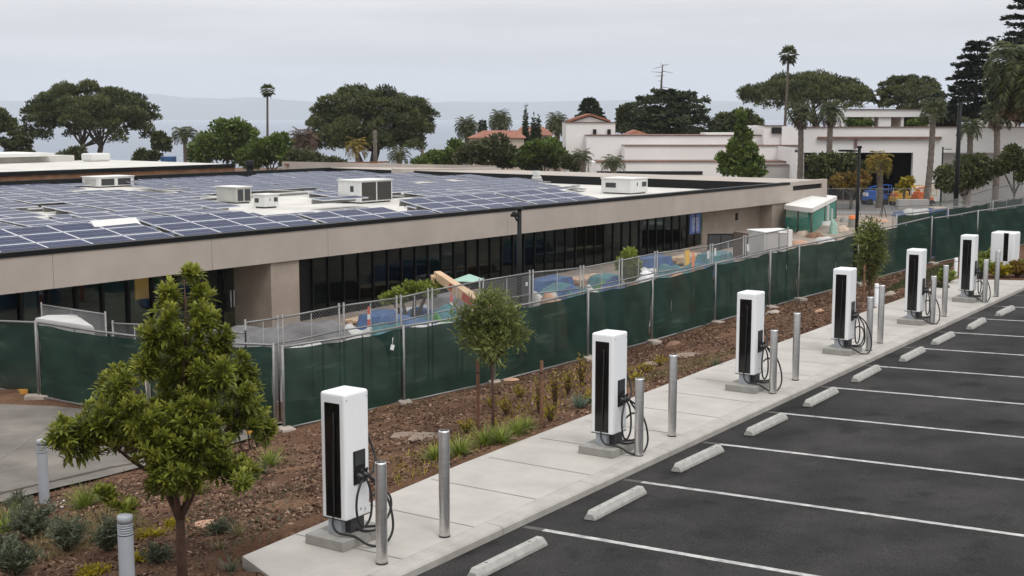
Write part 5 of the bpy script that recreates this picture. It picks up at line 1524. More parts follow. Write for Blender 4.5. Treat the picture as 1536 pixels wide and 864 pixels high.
for k, (p, dm) in enumerate(inside):
    b2 = thing('sheeted_bench', ['low white bench load inside the green mesh tent', 'upright white load in the middle of the green mesh tent', 'white load at the far side of the green mesh tent'][k], 'load', p + o_ - Vector((0, 0, dm[2] / 2 + .2 * (k == 0))), .4 * k)
    MB().box((0, 0, dm[2] / 2), dm).build('sheet', M['sheet'], b2, bevel=.08)
    MB().box((0, 0, dm[2] + .06), (dm[0] * .6, dm[1] * 1.1, .08), .2).build('board', M['white'], b2)
# scattered materials on the site floor
SCAT = [(1205, 352, 'sand', .9, .35, 'sand bag pile right of the white tanks'), (1222, 356, 'brown2', 1.2, .4, 'brown rubble pile in front of the green mesh tent'), (1236, 362, 'sheet', 1.3, .35, 'white sheet crumpled right of the rubble pile'),
        (1250, 351, 'mint', .5, 1.0, 'pale egg shaped wrapped load in front of the mesh tent'), (1262, 346, 'sand', 1.0, .4, 'tan bag pile left of the flat armed lamp post'), (1200, 366, 'clay', 1.1, .3, 'pale clay heap close behind the green fence'),
        (1240, 337, 'sheet', 1.5, .3, 'white boards flat beside the mesh tent corner'), (1268, 334, 'plinth', .8, .5, 'grey block heap left of the lamp post'), (1300, 335, 'sand', 1.4, .3, 'sandy heap right of the flat armed lamp post'),
        (1320, 333, 'clay', 1.3, .28, 'reddish clay heap behind the slim staked tree'), (1360, 331, 'yel', .9, .25, 'yellow timber bundle near the fence top'), (1348, 325, 'blue', 1.2, .5, 'blue covered heap left of the long white cover'),
        (1375, 324, 'sheet', 2.6, .7, 'long white cover left of the tall plain lamp post')]
for i, (u, v, m, w_, h_, lab) in enumerate(SCAT):
    p = siteP(u, v); k = 19.4 / p.y * 100
    du = w_ * 1940 / p.y / 2
    lump('material_heap', lab, 'heap', u - du, u + du, proj((p.x, p.y, p.z + h_))[1], v, p.y, m, w_ * .8, 60 + i, .45, 'material heaps on the site floor', n=10)
p = siteP(1279, 341); t = thing('capped_barrel', 'grey barrel with an orange cap left of the flat armed lamp post', 'barrel', p, 0)
MB().lathe([(.28, 0), (.3, .3), (.28, .55)], seg=12).build('drum', M['plinth'], t); MB().lathe([(.3, .55), (.22, .75), (.0005, .8)], seg=12).build('cap', M['orange'], t)
cratebox('blue_container', 'low blue container with a timber top at the foot of the tall lamp post', 'container', 1402, 1428, 314, 324, 68, 1.2, 'bluep', 'sand', 0)
for u, v in ((1324, 326), (1222, 318)):
    p = siteP(u, v); t = thing('tripod_stand', 'dark tripod stand on the pale site floor' if u > 1300 else 'dark stand with a white lamp right of the mesh tent', 'stand', p, 0)
    for k in range(3): MB().tube([(.3 * math.cos(k * 2.1), .3 * math.sin(k * 2.1), 0), (0, 0, 1.0)], .03, 5).build('leg', M['black'], t)
    MB().tube([(0, 0, 1), (0, 0, 1.6)], .03, 5).build('mast', M['black'], t)
    if u < 1300: MB().box((0, 0, 1.75), (.9, .3, .3)).build('lamp_box', M['white'], t)
# machines in front of the garage
def machine(label, u, v, d, m, w_, seed):
    p = atd(u, v, d); p.z = gz(p.x, p.y); r_ = random.Random(seed)
    t = thing('site_machine', label, 'machine', p, .15 * seed)
    MB().box((0, 0, .62), (w_, 1.1, .42)).build('chassis', M[m], t, bevel=.05)
    for x in (-.36, .36):
        for y in (-.5, .5):
            MB().tube([(x * w_, y - .12, .3), (x * w_, y + .12, .3)], .3, 12).build('wheel', M['rubber'], t)
    MB().box((-.2 * w_, 0, 1.05), (w_ * .42, .9, .5)).build('engine_cover', M[m], t, bevel=.08)
    q = MB(); q.tube([(.1 * w_, 0, .8), (-.28 * w_, .1, 1.55), (.3 * w_, .1, 1.7), (.46 * w_, 0, 1.25)], .1, 6); q.build('arm', M[m], t)
    q = MB()
    for x in (0, .8):
        for y in (0, .6): q.tube([(.3 * w_ + x, -.3 + y, .9), (.3 * w_ + x, -.3 + y, 1.75)], .03, 5)
    for z in (.95, 1.35, 1.75): q.tube([(.3 * w_, -.3, z), (.3 * w_ + .8, -.3, z), (.3 * w_ + .8, .3, z), (.3 * w_, .3, z), (.3 * w_, -.3, z)], .025, 5)
    q.build('basket', M['bluep' if m == 'bluep' else 'yel'], t)
    MB().box((-.42 * w_, 0, .95), (.3, .8, .3)).build('counterweight', M['white' if m == 'bluep' else 'orange'], t, bevel=.03)
machine('blue wheeled machine parked before the dark garage opening', 1312, 301, 112, 'bluep', 1.9, 1)
machine('yellow and orange lifting machine right of the blue one', 1358, 302, 111, 'yel', 2.6, 2)
machine('orange wheeled machine before the white wall right of the opening', 1383, 303, 110, 'orange', 1.6, 3)
cratebox('low_planter', 'low grey planter wall in front of the orange machines', 'planter', 1345, 1396, 299.5, 309, 106, .8, 'stuccog', None, 0)
cratebox('blue_crate_stack', 'stack of blue crates on the roof edge left of the palm', 'crates', 240, 262, 235, 243, 118, 1.4, 'blue', None, .1)
q = atd(252, 240, 112)

# =================================================================== VEGETATION
def treething(name, label, cat, base, group=None): return thing(name, label, cat, base, 0, group)
def gpos(u, d, v=300):
    p = atd(u, v, d); return Vector((p.x, p.y, gz(p.x, p.y)))

def pine(label, u, vtop, vbot, half, d, n=16000, seed=0, mat='pine', flat=.5, nl=60, group='umbrella pines', lean=0.0, hollow=.5, size=.42, trunks=3, limbs=16):
    """a dome of needle clumps, hollow underneath so that the limbs show"""
    r_ = random.Random(seed); px = d / F
    base = gpos(u + lean, d); top = atd(u, vtop, d).z - base.z; bot = atd(u, vbot, d).z - base.z
    Rr = half * px; H_ = top - bot
    t = treething('umbrella_pine', label, 'pine tree', base, group)
    lob = []
    for k in range(nl * 2):
        a = k * 2.39996 + r_.uniform(-.4, .4); rr = math.sqrt((k + .5) / (nl * 2)) * .94
        dome = bot + H_ * (.10 + .80 * math.sqrt(max(0, 1 - rr ** 2.4)))
        depth = r_.random() ** 1.6 * H_ * (1 - hollow) * (.55 + .45 * (1 - rr))
        zz = max(bot + H_ * .08, dome - depth) + r_.uniform(-.05, .05) * H_
        s = Rr * r_.uniform(.095, .165)
        lob.append((math.cos(a) * rr * Rr * r_.uniform(.93, 1.05), math.sin(a) * rr * Rr, zz, s, s, s * r_.uniform(.6, .8)))
    V, Q, T = crown(lob, n, size, .40, .45, .65, True, .8, .6)
    np_mesh('crown', V, Q, T, L[mat], t)
    q = MB(); fk = bot * .30
    for m_ in range(trunks):
        a = m_ * 6.283 / trunks + seed; f_ = Vector((math.cos(a) * Rr * .20, math.sin(a) * Rr * .10, bot * .8 + H_ * .1))
        q.tube([(math.cos(a) * .25, math.sin(a) * .25, -1.0), Vector((math.cos(a) * .5, math.sin(a) * .35, fk)), f_], [Rr * .050, Rr * .042, Rr * .032], 7)
        for l_ in [lob[i] for i in range(m_, len(lob), max(1, len(lob) // limbs))][:limbs // trunks + 1]:
            tgt = Vector(l_[:3]) - Vector((0, 0, l_[5] * .2)); mid = f_.lerp(tgt, .5) + Vector((r_.uniform(-.4, .4), 0, -abs(H_) * .05 + r_.uniform(-.4, .4)))
            q.tube(curve([f_, mid, tgt], 3), list(np.linspace(Rr * .02, Rr * .005, 7)), 5)
            for k2 in range(2):
                p2 = mid.lerp(tgt, r_.uniform(.1, .6)); t2 = Vector(r_.choice(lob)[:3]); t2 = p2 + (t2 - p2).normalized() * Rr * .22
                q.tube([p2, t2], [Rr * .008, Rr * .003], 4)
    q.build('trunk', M['greybark'], t)
    return t
pine('broad umbrella pine with open dark limbs, far left above the white roof', 141, 124, 218, 98, 172, 42000, 1, nl=95, trunks=4, hollow=.35)
pine('umbrella pine cut off by the left edge of the photo', -32, 152, 226, 62, 160, 20000, 2, nl=60)
pine('dark low clump of pine right of the one cut off by the left edge', 30, 196, 236, 24, 158, 7000, 7, nl=16, hollow=.1, limbs=6)
pine('dense rounded umbrella pine at centre left, behind the yellow palm', 555, 130, 226, 100, 178, 60000, 3, nl=130, hollow=.0)
pine('wide flat umbrella pine behind the tall thin palm at right', 1207, 112, 174, 98, 195, 36000, 4, nl=90, hollow=.55, trunks=4)
pine('smaller umbrella pine above the upper storey of the white building', 1356, 110, 168, 50, 190, 15000, 5, nl=50, hollow=.3)
pine('brownish thin pine in front of the smaller umbrella pine', 1372, 128, 180, 44, 180, 6500, 6, 'olive', nl=30, hollow=.2)
def bushy(name, label, cat, lobes, d, n, size, mat, group=None, trunk=True, wr=.55, base_u=None, shell=.4, up=.3):
    """lobes in photo pixels (u,v,ru,rv) at distance d -> real ellipsoids of equal depth"""
    px = d / F; bu = base_u if base_u is not None else sum(l[0] for l in lobes) / len(lobes)
    base = gpos(bu, d); r_ = random.Random(int(bu * 7 + d))
    t = treething(name, label, cat, base, group); lb_ = []
    for (u, v, ru, rv) in lobes:
        c_ = atd(u, v, d) - base
        dy = r_.uniform(-.5, .5) * ru * px * 1.2
        lb_.append((c_.x, c_.y + dy, c_.z, ru * px, ru * px, rv * px))
    sub = []
    for (x, y, z, a, b2, c2) in lb_:           # break every lobe into clumps
        for k in range(7):
            v3 = Vector((r_.gauss(0, 1), r_.gauss(0, 1), r_.gauss(0, 1))).normalized() * r_.uniform(.45, .8)
            s = r_.uniform(.34, .52); sub.append((x + v3.x * a, y + v3.y * b2, z + v3.z * c2, a * s, b2 * s, c2 * s))
        sub.append((x, y, z, a * .6, b2 * .6, c2 * .6))
    V, Q, T = crown(sub, n, size, wr, shell, up)
    np_mesh('crown', V, Q, T, L[mat], t)
    if trunk:
        q = MB(); zc = min(l[2] for l in lb_)
        q.tube([(0, 0, -.4), (0, 0, max(.3, zc * .6))], [.10 + .012 * len(lobes), .08], 6)
        for l_ in lb_: q.tube([(0, 0, max(.2, zc * .5)), ((l_[0]) * .6, l_[1] * .6, (max(.2, zc * .5) + l_[2]) / 2 + .2), l_[:3]], [.09, .06, .02], 5)
        q.build('trunk', M['greybark'], t)
    return t
bushy('round_pine', 'round dark green pine between the cedar and the wide flat pine', 'pine tree', [(1105, 180, 28, 22), (1085, 190, 18, 14), (1125, 192, 22, 16)], 165, 7000, .5, 'pine', 'umbrella pines')
bushy('round_pine', 'small round dark tree left of the layered cedar', 'pine tree', [(940, 168, 15, 14), (934, 182, 15, 14), (948, 184, 14, 12)], 160, 3500, .5, 'pine', 'umbrella pines')
def layered(name, label, u, vtop, vbot, half, d, n, mat, seed, tiers=9, droop=.18, dead=None, point=True, size=.45, group=None, umin=None, shape=1.0, bare=0):
    r_ = random.Random(seed); px = d / F; base = gpos(u, d)
    top = atd(u, vtop, d).z - base.z; bot = atd(u, vbot, d).z - base.z; Rr = half * px
    t = treething(name, label, 'conifer', base, group)
    P, D, LN, TT = [], [], [], []
    q = MB(); q.tube([(0, 0, -.5), (0, 0, bot), (0, 0, top * .98)], [Rr * .055 + .1, Rr * .05 + .06, .03], 7)
    for k in range(tiers):
        f_ = (k + .2) / tiers; z = bot + (top - bot) * f_
        rad = Rr * ((1 - f_) ** shape if point else math.sqrt(max(0.05, 1 - (f_ * 1.02) ** 2.2))) * r_.uniform(.85, 1.1) + .25
        nb = 9 if k < tiers * .7 else 6
        for m_ in range(nb):
            z = bot + (top - bot) * (f_ + r_.uniform(-.42, .42) / tiers)
            a = 6.283 * m_ / nb + k * 1.1 + r_.uniform(-.25, .25); rl = rad * r_.uniform(.62, 1.2)
            tipz = z - droop * rl + r_.uniform(-.1, .1) * rl
            q.tube([(0, 0, z), (math.cos(a) * rl * .6, math.sin(a) * rl * .6, z + .03 * rl), (math.cos(a) * rl, math.sin(a) * rl, tipz)], [.05 + .01 * rl, .04, .01], 4)
            m2 = max(12, int(n / (tiers * nb)))
            ff = .12 + .9 * rng.random(m2) ** .75
            ww = (0.26 * np.sin(np.clip(ff, 0, 1) * math.pi * .85 + .35)) * rl
            lat = rng.normal(size=m2) * ww * .55
            x = math.cos(a) * ff * rl - math.sin(a) * lat; y = math.sin(a) * ff * rl + math.cos(a) * lat
            zz = z + .03 * rl + (tipz - z) * ff ** 2 + rng.normal(size=m2) * rl * .022 - np.abs(lat) * .12
            P.append(np.stack([x, y, zz], 1))
            dd = np.stack([np.cos(a + rng.normal(size=m2) * .6), np.sin(a + rng.normal(size=m2) * .6), rng.normal(size=m2) * .3 + (.15 - droop)], 1)
            D.append(unit(dd)); LN.append(size * (.6 + .7 * rng.random(m2))); TT.append(np.clip(r_.random() * .5 + .5 * rng.random(m2), 0, 1))
    P, D, LN, TT = map(np.concatenate, (P, D, LN, TT))
    V, Q, T = leaves(P, D, LN, LN * .42, tint=TT)
    np_mesh('crown', V, Q, T, L[mat], t)
    q.build('trunk', M['greybark'], t)
    if dead:
        q = MB(); pts = [atd(a, b2, d) - base for a, b2 in dead]
        q.tube(pts, [.16, .13, .10, .07, .03][:len(pts)], 6)
        for k in range(12):
            f_ = r_.uniform(.05, .85); i = min(int(f_ * (len(pts) - 1)), len(pts) - 2); p = pts[i].lerp(pts[i + 1], f_ * (len(pts) - 1) - i)
            a = r_.uniform(0, 6.28); ln = r_.uniform(.5, 1.5)
            q.tube([p, p + Vector((math.cos(a) * ln, math.sin(a) * ln * .5, r_.uniform(-.3, .3)))], [.04, .012], 4)
        q.build('dead_top', M['greybark'], t)
    return t
layered('layered_cedar', 'layered dark cedar with a bare dead spire on top', 1000, 134, 204, 76, 152, 15000, 'cedar', 11, 9, .04, [(991, 150), (992, 128), (993, 112), (994, 98), (1003, 97)], False, .5)
layered('blue_conifer', 'pointed conifer behind the white tower at centre right', 884, 145, 186, 28, 172, 5000, 'cedar', 12, 9, .2, size=.5)
layered('dark_conifer', 'dark tiered conifer with clear trunk, left of the big drooping palm', 1456, 58, 178, 62, 126, 15000, 'spruce', 13, 12, .06, size=.42, shape=.75)
layered('dark_conifer', 'tallest dark conifer at the upper right corner', 1545, -60, 165, 76, 112, 16000, 'spruce', 14, 14, .0, size=.42, shape=.6)
layered('far_conifer', 'small pale far conifer between the two round date palms', 724, 180, 206, 6, 230, 900, 'cedar', 15, 8, .1, size=.5)
for u, vt, hw, lab in ((788, 164, 4.6, 'tallest slim cypress beside the red tiled house'), (800, 176, 3.8, 'slim cypress in the middle of the three'), (807.5, 176, 3.6, 'right slim cypress of the three')):
    d = 158; px = d / F; base = gpos(u, d); top = atd(u, vt, d).z - base.z
    t = treething('cypress', lab, 'cypress', base, 'slim cypresses by the red house')
    lob = [(0, 0, top * f_, hw * px * math.sin(min(1, (1 - f_) * 1.6 + .05) * 1.5), hw * px * math.sin(min(1, (1 - f_) * 1.6 + .05) * 1.5), top * .09) for f_ in np.linspace(.15, .97, 12)]
    V, Q, T = crown(lob, 2600, .35, .4, .5, .9)
    np_mesh('crown', V, Q, T, L['cedar'], t); MB().tube([(0, 0, -.5), (0, 0, top * .5)], .15, 5).build('trunk', M['greybark'], t)

# ---- palms
def palm_crown(rad, nfr, seed, droop=1.0, nl=20, lw=.040, ll=.34, updist=(-.5, 1.3), plume=.5):
    r_ = random.Random(seed); P, D, LN, WD, TT = [], [], [], [], []; q = MB()
    for k in range(nfr):
        a = k * 2.39996 + r_.uniform(-.2, .2); e0 = updist[0] + (updist[1] - updist[0]) * ((k + .5) / nfr) ** .8
        Lf = rad * r_.uniform(.88, 1.12); pts = []; p = Vector((0, 0, 0)); e = e0
        for m_ in range(9):
            pts.append(p.copy()); st_ = Lf / 8
            p = p + Vector((math.cos(a) * math.cos(e), math.sin(a) * math.cos(e), math.sin(e))) * st_
            e -= droop * (.10 + .055 * m_) * max(.25, math.cos(e))
        q.tube(pts[:-1], [rad * .02] * 3 + [rad * .012] * 5, 4, cap=False)
        tint = r_.random()
        for i in range(nl):
            f_ = .14 + .86 * i / nl; j = min(int(f_ * 8), 7); pp_ = pts[j].lerp(pts[j + 1], f_ * 8 - j); dv = (pts[j + 1] - pts[j]).normalized()
            sd = dv.cross(Vector((0, 0, 1))); sd = sd.normalized() if sd.length > .05 else Vector((-math.sin(a), math.cos(a), 0))
            for sg in (-1, 1):
                dr = (sd * sg * .8 + dv * plume + Vector((0, 0, r_.uniform(-.35, .15)))).normalized()
                P.append(pp_); D.append(dr); LN.append(ll * rad * (math.sin(math.pi * (f_ * .8 + .18)) * .8 + .25) * r_.uniform(.85, 1.15)); WD.append(lw * rad); TT.append(min(1, max(0, tint * .6 + r_.random() * .4)))
    V, Q, T = leaves(np.array([tuple(p) for p in P]), np.array([tuple(p) for p in D]), np.array(LN), np.array(WD), .12, tint=np.array(TT))
    return V, Q, T, q
def palm(label, u, vc, rpx, ubase, d, mat='palm', nfr=34, seed=0, droop=1.0, trunk_r=.24, updist=(-.5, 1.3), name='feather_palm', group='feather palms', vbase=None, skirt=False, nl=18, bark='palmbark'):
    base = gpos(ubase, d) if vbase is None else atd(ubase, vbase, d)
    c_ = atd(u, vc, d) - base; rad = rpx * d / F
    t = treething(name, label, 'palm', base, group)
    V, Q, T, q = palm_crown(rad, nfr, seed, droop, nl, updist=updist, lw=.022 if nl > 30 else .04, ll=.24 if nl > 30 else .34)
    np_mesh('crown', V, Q, T, L[mat], t, loc=c_)
    q2 = q.build('frond_stem', L[mat], t, c_)
    q = MB(); r_ = random.Random(seed)
    pts = [Vector((0, 0, -.5)).lerp(c_, f_) + Vector((math.sin(f_ * 3.1) * .12, 0, 0)) for f_ in np.linspace(0, 1, 30)]
    q.tube(pts, [trunk_r * (1.15 - .2 * f_) * (1.06 if i % 2 else .95) for i, f_ in enumerate(np.linspace(0, 1, 30))], 9)
    q.tube([c_ - Vector((0, 0, rad * .35)), c_ - Vector((0, 0, rad * .1)), c_ + Vector((0, 0, rad * .12))], [trunk_r * 1.0, trunk_r * 1.7, trunk_r * .6], 9)
    q.build('trunk', M[bark], t)
    if skirt:
        V, Q, T, q = palm_crown(rad * .8, 18, seed + 5, .7, nl, updist=(-1.5, -.5))
        np_mesh('dry_skirt', V, Q, T, L['palmr'], t, loc=c_ - Vector((0, 0, rad * .12)))
    return t
palm('feather palm standing left of its twin, before the white wall', 1201, 170, 26, 1197, 113, nfr=32, seed=1, skirt=True)
palm('feather palm right of its twin, above the orange leaved bush', 1246, 168, 26, 1236, 111, nfr=32, seed=2, skirt=True)
palm('feather palm with thick trunk right of the dark garage opening', 1400, 165, 26, 1388, 107, nfr=30, seed=3, skirt=False)
palm('feather palm behind the tall plain lamp post', 1455, 193, 25, 1450, 110, nfr=28, seed=4, droop=1.2)
palm('feather palm with ragged crown below the big drooping palm', 1495, 170, 28, 1492, 104, nfr=30, seed=5, skirt=True)
palm('short feather palm with yellow green fronds before the garage opening', 1318, 245, 27, 1318, 108, 'palmy', 26, 6, 1.2, .26)
palm('short palm at the foot of the white wall, left one', 873, 238, 21, 873, 117, nfr=22, seed=7, droop=1.1, updist=(-.1, 1.3))
palm('short palm at the foot of the white wall, right one', 920, 248, 23, 920, 115, nfr=22, seed=8, droop=1.1, updist=(-.1, 1.3))
for i, (u, v, lab) in enumerate(((700, 192, 'round crowned date palm left of the red tiled house'), (750, 182, 'round crowned date palm above the red tiled roof'), (835, 186, 'round crowned date palm left of the white tower'))):
    palm(lab, u, v, 22, u, 168, nfr=60, seed=20 + i, droop=.9, trunk_r=.35, updist=(-.9, 1.35), name='date_palm', group='round date palms', nl=16)
palm('drooping palm left of the bright green trees', 277, 206, 28, 277, 145, nfr=20, seed=30, droop=1.5, updist=(.2, 1.3))
palm('reddish dry palm left of the dense pine', 455, 212, 28, 457, 150, 'palmr', 40, 31, .9)
palm('yellow fronded palm in front of the dense pine', 535, 222, 24, 535, 142, 'palmy', 22, 32, 1.1)
palm('short green palm right of the brown wooden pole', 598, 234, 22, 598, 140, nfr=22, seed=33, droop=1.1)
palm('small palm head behind the dense pine', 600, 147, 13, 601, 215, nfr=22, seed=34)
palm('second small palm head above the right side of the dense pine', 632, 160, 18, 633, 210, nfr=24, seed=35)
p = atd(1532, 118, 72)
palm('big drooping date palm at the right edge, in front of the tallest conifer', 1546, 108, 84, 1552, 72, nfr=80, seed=40, droop=1.25, trunk_r=.42, updist=(-1.0, 1.2), name='date_palm', group='round date palms', skirt=True, nl=44)
def fan_palm(label, u, vc, rpx, ubase, d, seed, trunk_r=.16):
    base = gpos(ubase, d); c_ = atd(u, vc, d) - base; rad = rpx * d / F; r_ = random.Random(seed)
    t = treething('fan_palm', label, 'palm', base, 'tall thin fan palms')
    P, D, LN, TT = [], [], [], []
    for k in range(46):
        a = k * 2.39996; e = -1.1 + 2.5 * (k + .5) / 46; pl_ = rad * r_.uniform(.5, .68)
        dv = Vector((math.cos(a) * math.cos(e), math.sin(a) * math.cos(e), math.sin(e))); o_ = dv * pl_ * r_.uniform(.45, 1)
        sd = dv.cross(Vector((0, 0, 1))).normalized(); tint = r_.random() * .6 + (.3 if e > 0 else 0)
        for m_ in range(11):
            w_ = (m_ - 5) * .24; dd = (dv * math.cos(w_) + sd * math.sin(w_) + Vector((0, 0, -.12))).normalized()
            P.append(tuple(o_)); D.append(tuple(dd)); LN.append(rad * .48); TT.append(min(1, tint + r_.random() * .2))
    V, Q, T = leaves(np.array(P), np.array(D), np.array(LN), np.array(LN) * .24, .1, tint=np.array(TT))
    np_mesh('crown', V, Q, T, L['palm'], t, loc=c_)
    q = MB(); q.tube([Vector((0, 0, -.5)).lerp(c_, f_) + Vector((.25 * math.sin(f_ * 2.5), 0, 0)) * (1 if ubase == u else 0) for f_ in np.linspace(0, 1, 12)], [trunk_r * (1.3 - .45 * f_) for f_ in np.linspace(0, 1, 12)], 8)
    q.build('trunk', M['greybark'], t)
    q = MB(); q.lathe([(.05, -rad * .75), (rad * .13, -rad * .5), (rad * .10, -rad * .1), (.02, 0)], c_, 8); q.build('dry_skirt', M['palmbark'], t)
fan_palm('tall thin fan palm standing alone against the sea', 401, 136, 13, 402, 178, 1, .15)
fan_palm('tall thin fan palm with slightly leaning trunk before the wide flat pine', 1183, 82, 17, 1172, 146, 2, .15)

# ---- broadleaf trees and bushes beyond the roof
bushy('leafy_tree', 'bright green leafy tree right of the drooping palm', 'tree', [(340, 205, 32, 24), (365, 200, 26, 20), (315, 222, 28, 22), (350, 225, 40, 20), (300, 230, 22, 18)], 140, 9000, .45, 'broad', 'leafy trees beyond the roof')
bushy('leafy_tree', 'bright green leafy tree at the foot of the lone fan palm', 'tree', [(400, 225, 30, 20), (418, 218, 18, 20), (385, 235, 30, 16), (432, 236, 22, 16)], 138, 7000, .42, 'broad', 'leafy trees beyond the roof')
bushy('leafy_bush', 'dull olive bush at the foot of the reddish palm', 'bush', [(455, 236, 24, 16), (475, 240, 18, 12), (500, 244, 18, 8)], 136, 4000, .4, 'olive', 'leafy trees beyond the roof')
bushy('leafy_bush', 'small bush under the open limbed pine', 'bush', [(100, 236, 22, 10), (118, 232, 14, 12)], 150, 2500, .4, 'olive', 'leafy trees beyond the roof')
bushy('leafy_bush', 'small rounded bush right of the open limbed pine', 'bush', [(218, 236, 20, 13), (240, 214, 14, 16)], 152, 2800, .4, 'pine', 'leafy trees beyond the roof')
bushy('leafy_bush', 'green bush under the right side of the dense pine', 'bush', [(660, 236, 24, 14), (683, 228, 20, 18), (640, 244, 24, 8)], 135, 5000, .4, 'broad', 'leafy trees beyond the roof')
bushy('hedge_mass', 'brownish green rounded hedge below the red tiled house', 'hedge', [(740, 226, 36, 20), (712, 234, 28, 18), (765, 236, 34, 16), (725, 218, 20, 12)], 132, 9000, .4, 'olive', 'hedges before the red house')
bushy('hedge_mass', 'dark green rounded hedge left of the short palms', 'hedge', [(810, 226, 34, 18), (785, 238, 34, 14), (838, 238, 26, 16), (825, 222, 24, 14)], 130, 9000, .4, 'broad', 'hedges before the red house')
bushy('hedge_mass', 'olive bush beside the left short palm', 'hedge', [(853, 244, 14, 12), (865, 246, 12, 10)], 120, 2500, .35, 'olive', 'hedges before the red house')
bushy('pointed_tree', 'pointed mid green tree standing before the white wall', 'tree', [(1113, 174, 5, 12), (1112, 190, 9, 12), (1114, 206, 13, 13), (1100, 222, 13, 11), (1124, 222, 13, 11), (1088, 239, 13, 12), (1110, 240, 20, 14), (1131, 241, 13, 13), (1095, 256, 20, 10), (1125, 256, 20, 10)], 106, 6500, .34, 'broad', base_u=1112)
bushy('dark_bush', 'dark rounded bush between the twin feather palms', 'bush', [(1224, 245, 16, 16), (1248, 244, 18, 16), (1236, 262, 26, 14), (1222, 270, 12, 10)], 108, 5500, .32, 'pine', 'bushes before the white building')
bushy('olive_bush', 'grey olive bush behind the flat armed lamp post', 'bush', [(1275, 246, 16, 16), (1264, 256, 14, 12), (1292, 256, 14, 14)], 110, 3800, .32, 'olive', 'bushes before the white building')
bushy('rusty_bush', 'orange and yellow leaved bush left of the flat armed lamp post', 'bush', [(1268, 270, 18, 10), (1284, 274, 16, 10), (1258, 276, 12, 8), (1295, 268, 10, 12)], 106, 4200, .3, 'rust', 'bushes before the white building')
bushy('yellow_sapling', 'tiny yellow sapling before the right side of the garage opening', 'tree', [(1360, 274, 7, 9), (1352, 280, 6, 6)], 107, 700, .3, 'yellowl', 'bushes before the white building')
bushy('dark_bush', 'large dark rounded bush behind the tall plain lamp post', 'bush', [(1448, 252, 32, 22), (1425, 264, 22, 18), (1468, 262, 26, 20), (1445, 275, 36, 14)], 100, 9000, .3, 'pine', 'bushes before the white building')
bushy('dark_bush', 'dark bush at the right edge below the ragged palm', 'bush', [(1522, 240, 22, 20), (1505, 252, 16, 14), (1536, 255, 22, 18)], 98, 6000, .3, 'pine', 'bushes before the white building')
bushy('leafy_bush', 'low bushes along the upper storey of the white building', 'bush', [(1285, 184, 14, 5), (1300, 185, 10, 5), (1368, 184, 10, 5), (1380, 183, 12, 6)], 127.6, 2000, .3, 'broad', trunk=False)
bushy('site_bush', 'leafy young bush standing alone behind the chain link fence', 'bush', [(945, 384, 13, 12), (936, 398, 12, 14), (954, 398, 12, 14), (945, 412, 14, 10)], 45.2, 3200, .13, 'grass', None)
bushy('site_bush', 'yellow green straggly bush behind the fence, left of the cream machine', 'bush', [(600, 442, 16, 10), (625, 434, 20, 14), (645, 432, 16, 12), (585, 448, 14, 8)], 41.5, 3200, .13, 'grass', None)
lawn = sheet('lawn', hull([atz(1398, 304, -1.9), atz(1446, 304, -1.9), atz(1450, 296, -1.9), atz(1400, 296, -1.9)]), mat('lawn_green', (.07, .10, .03), .95, var=.3, vscale=3), .08, 2)

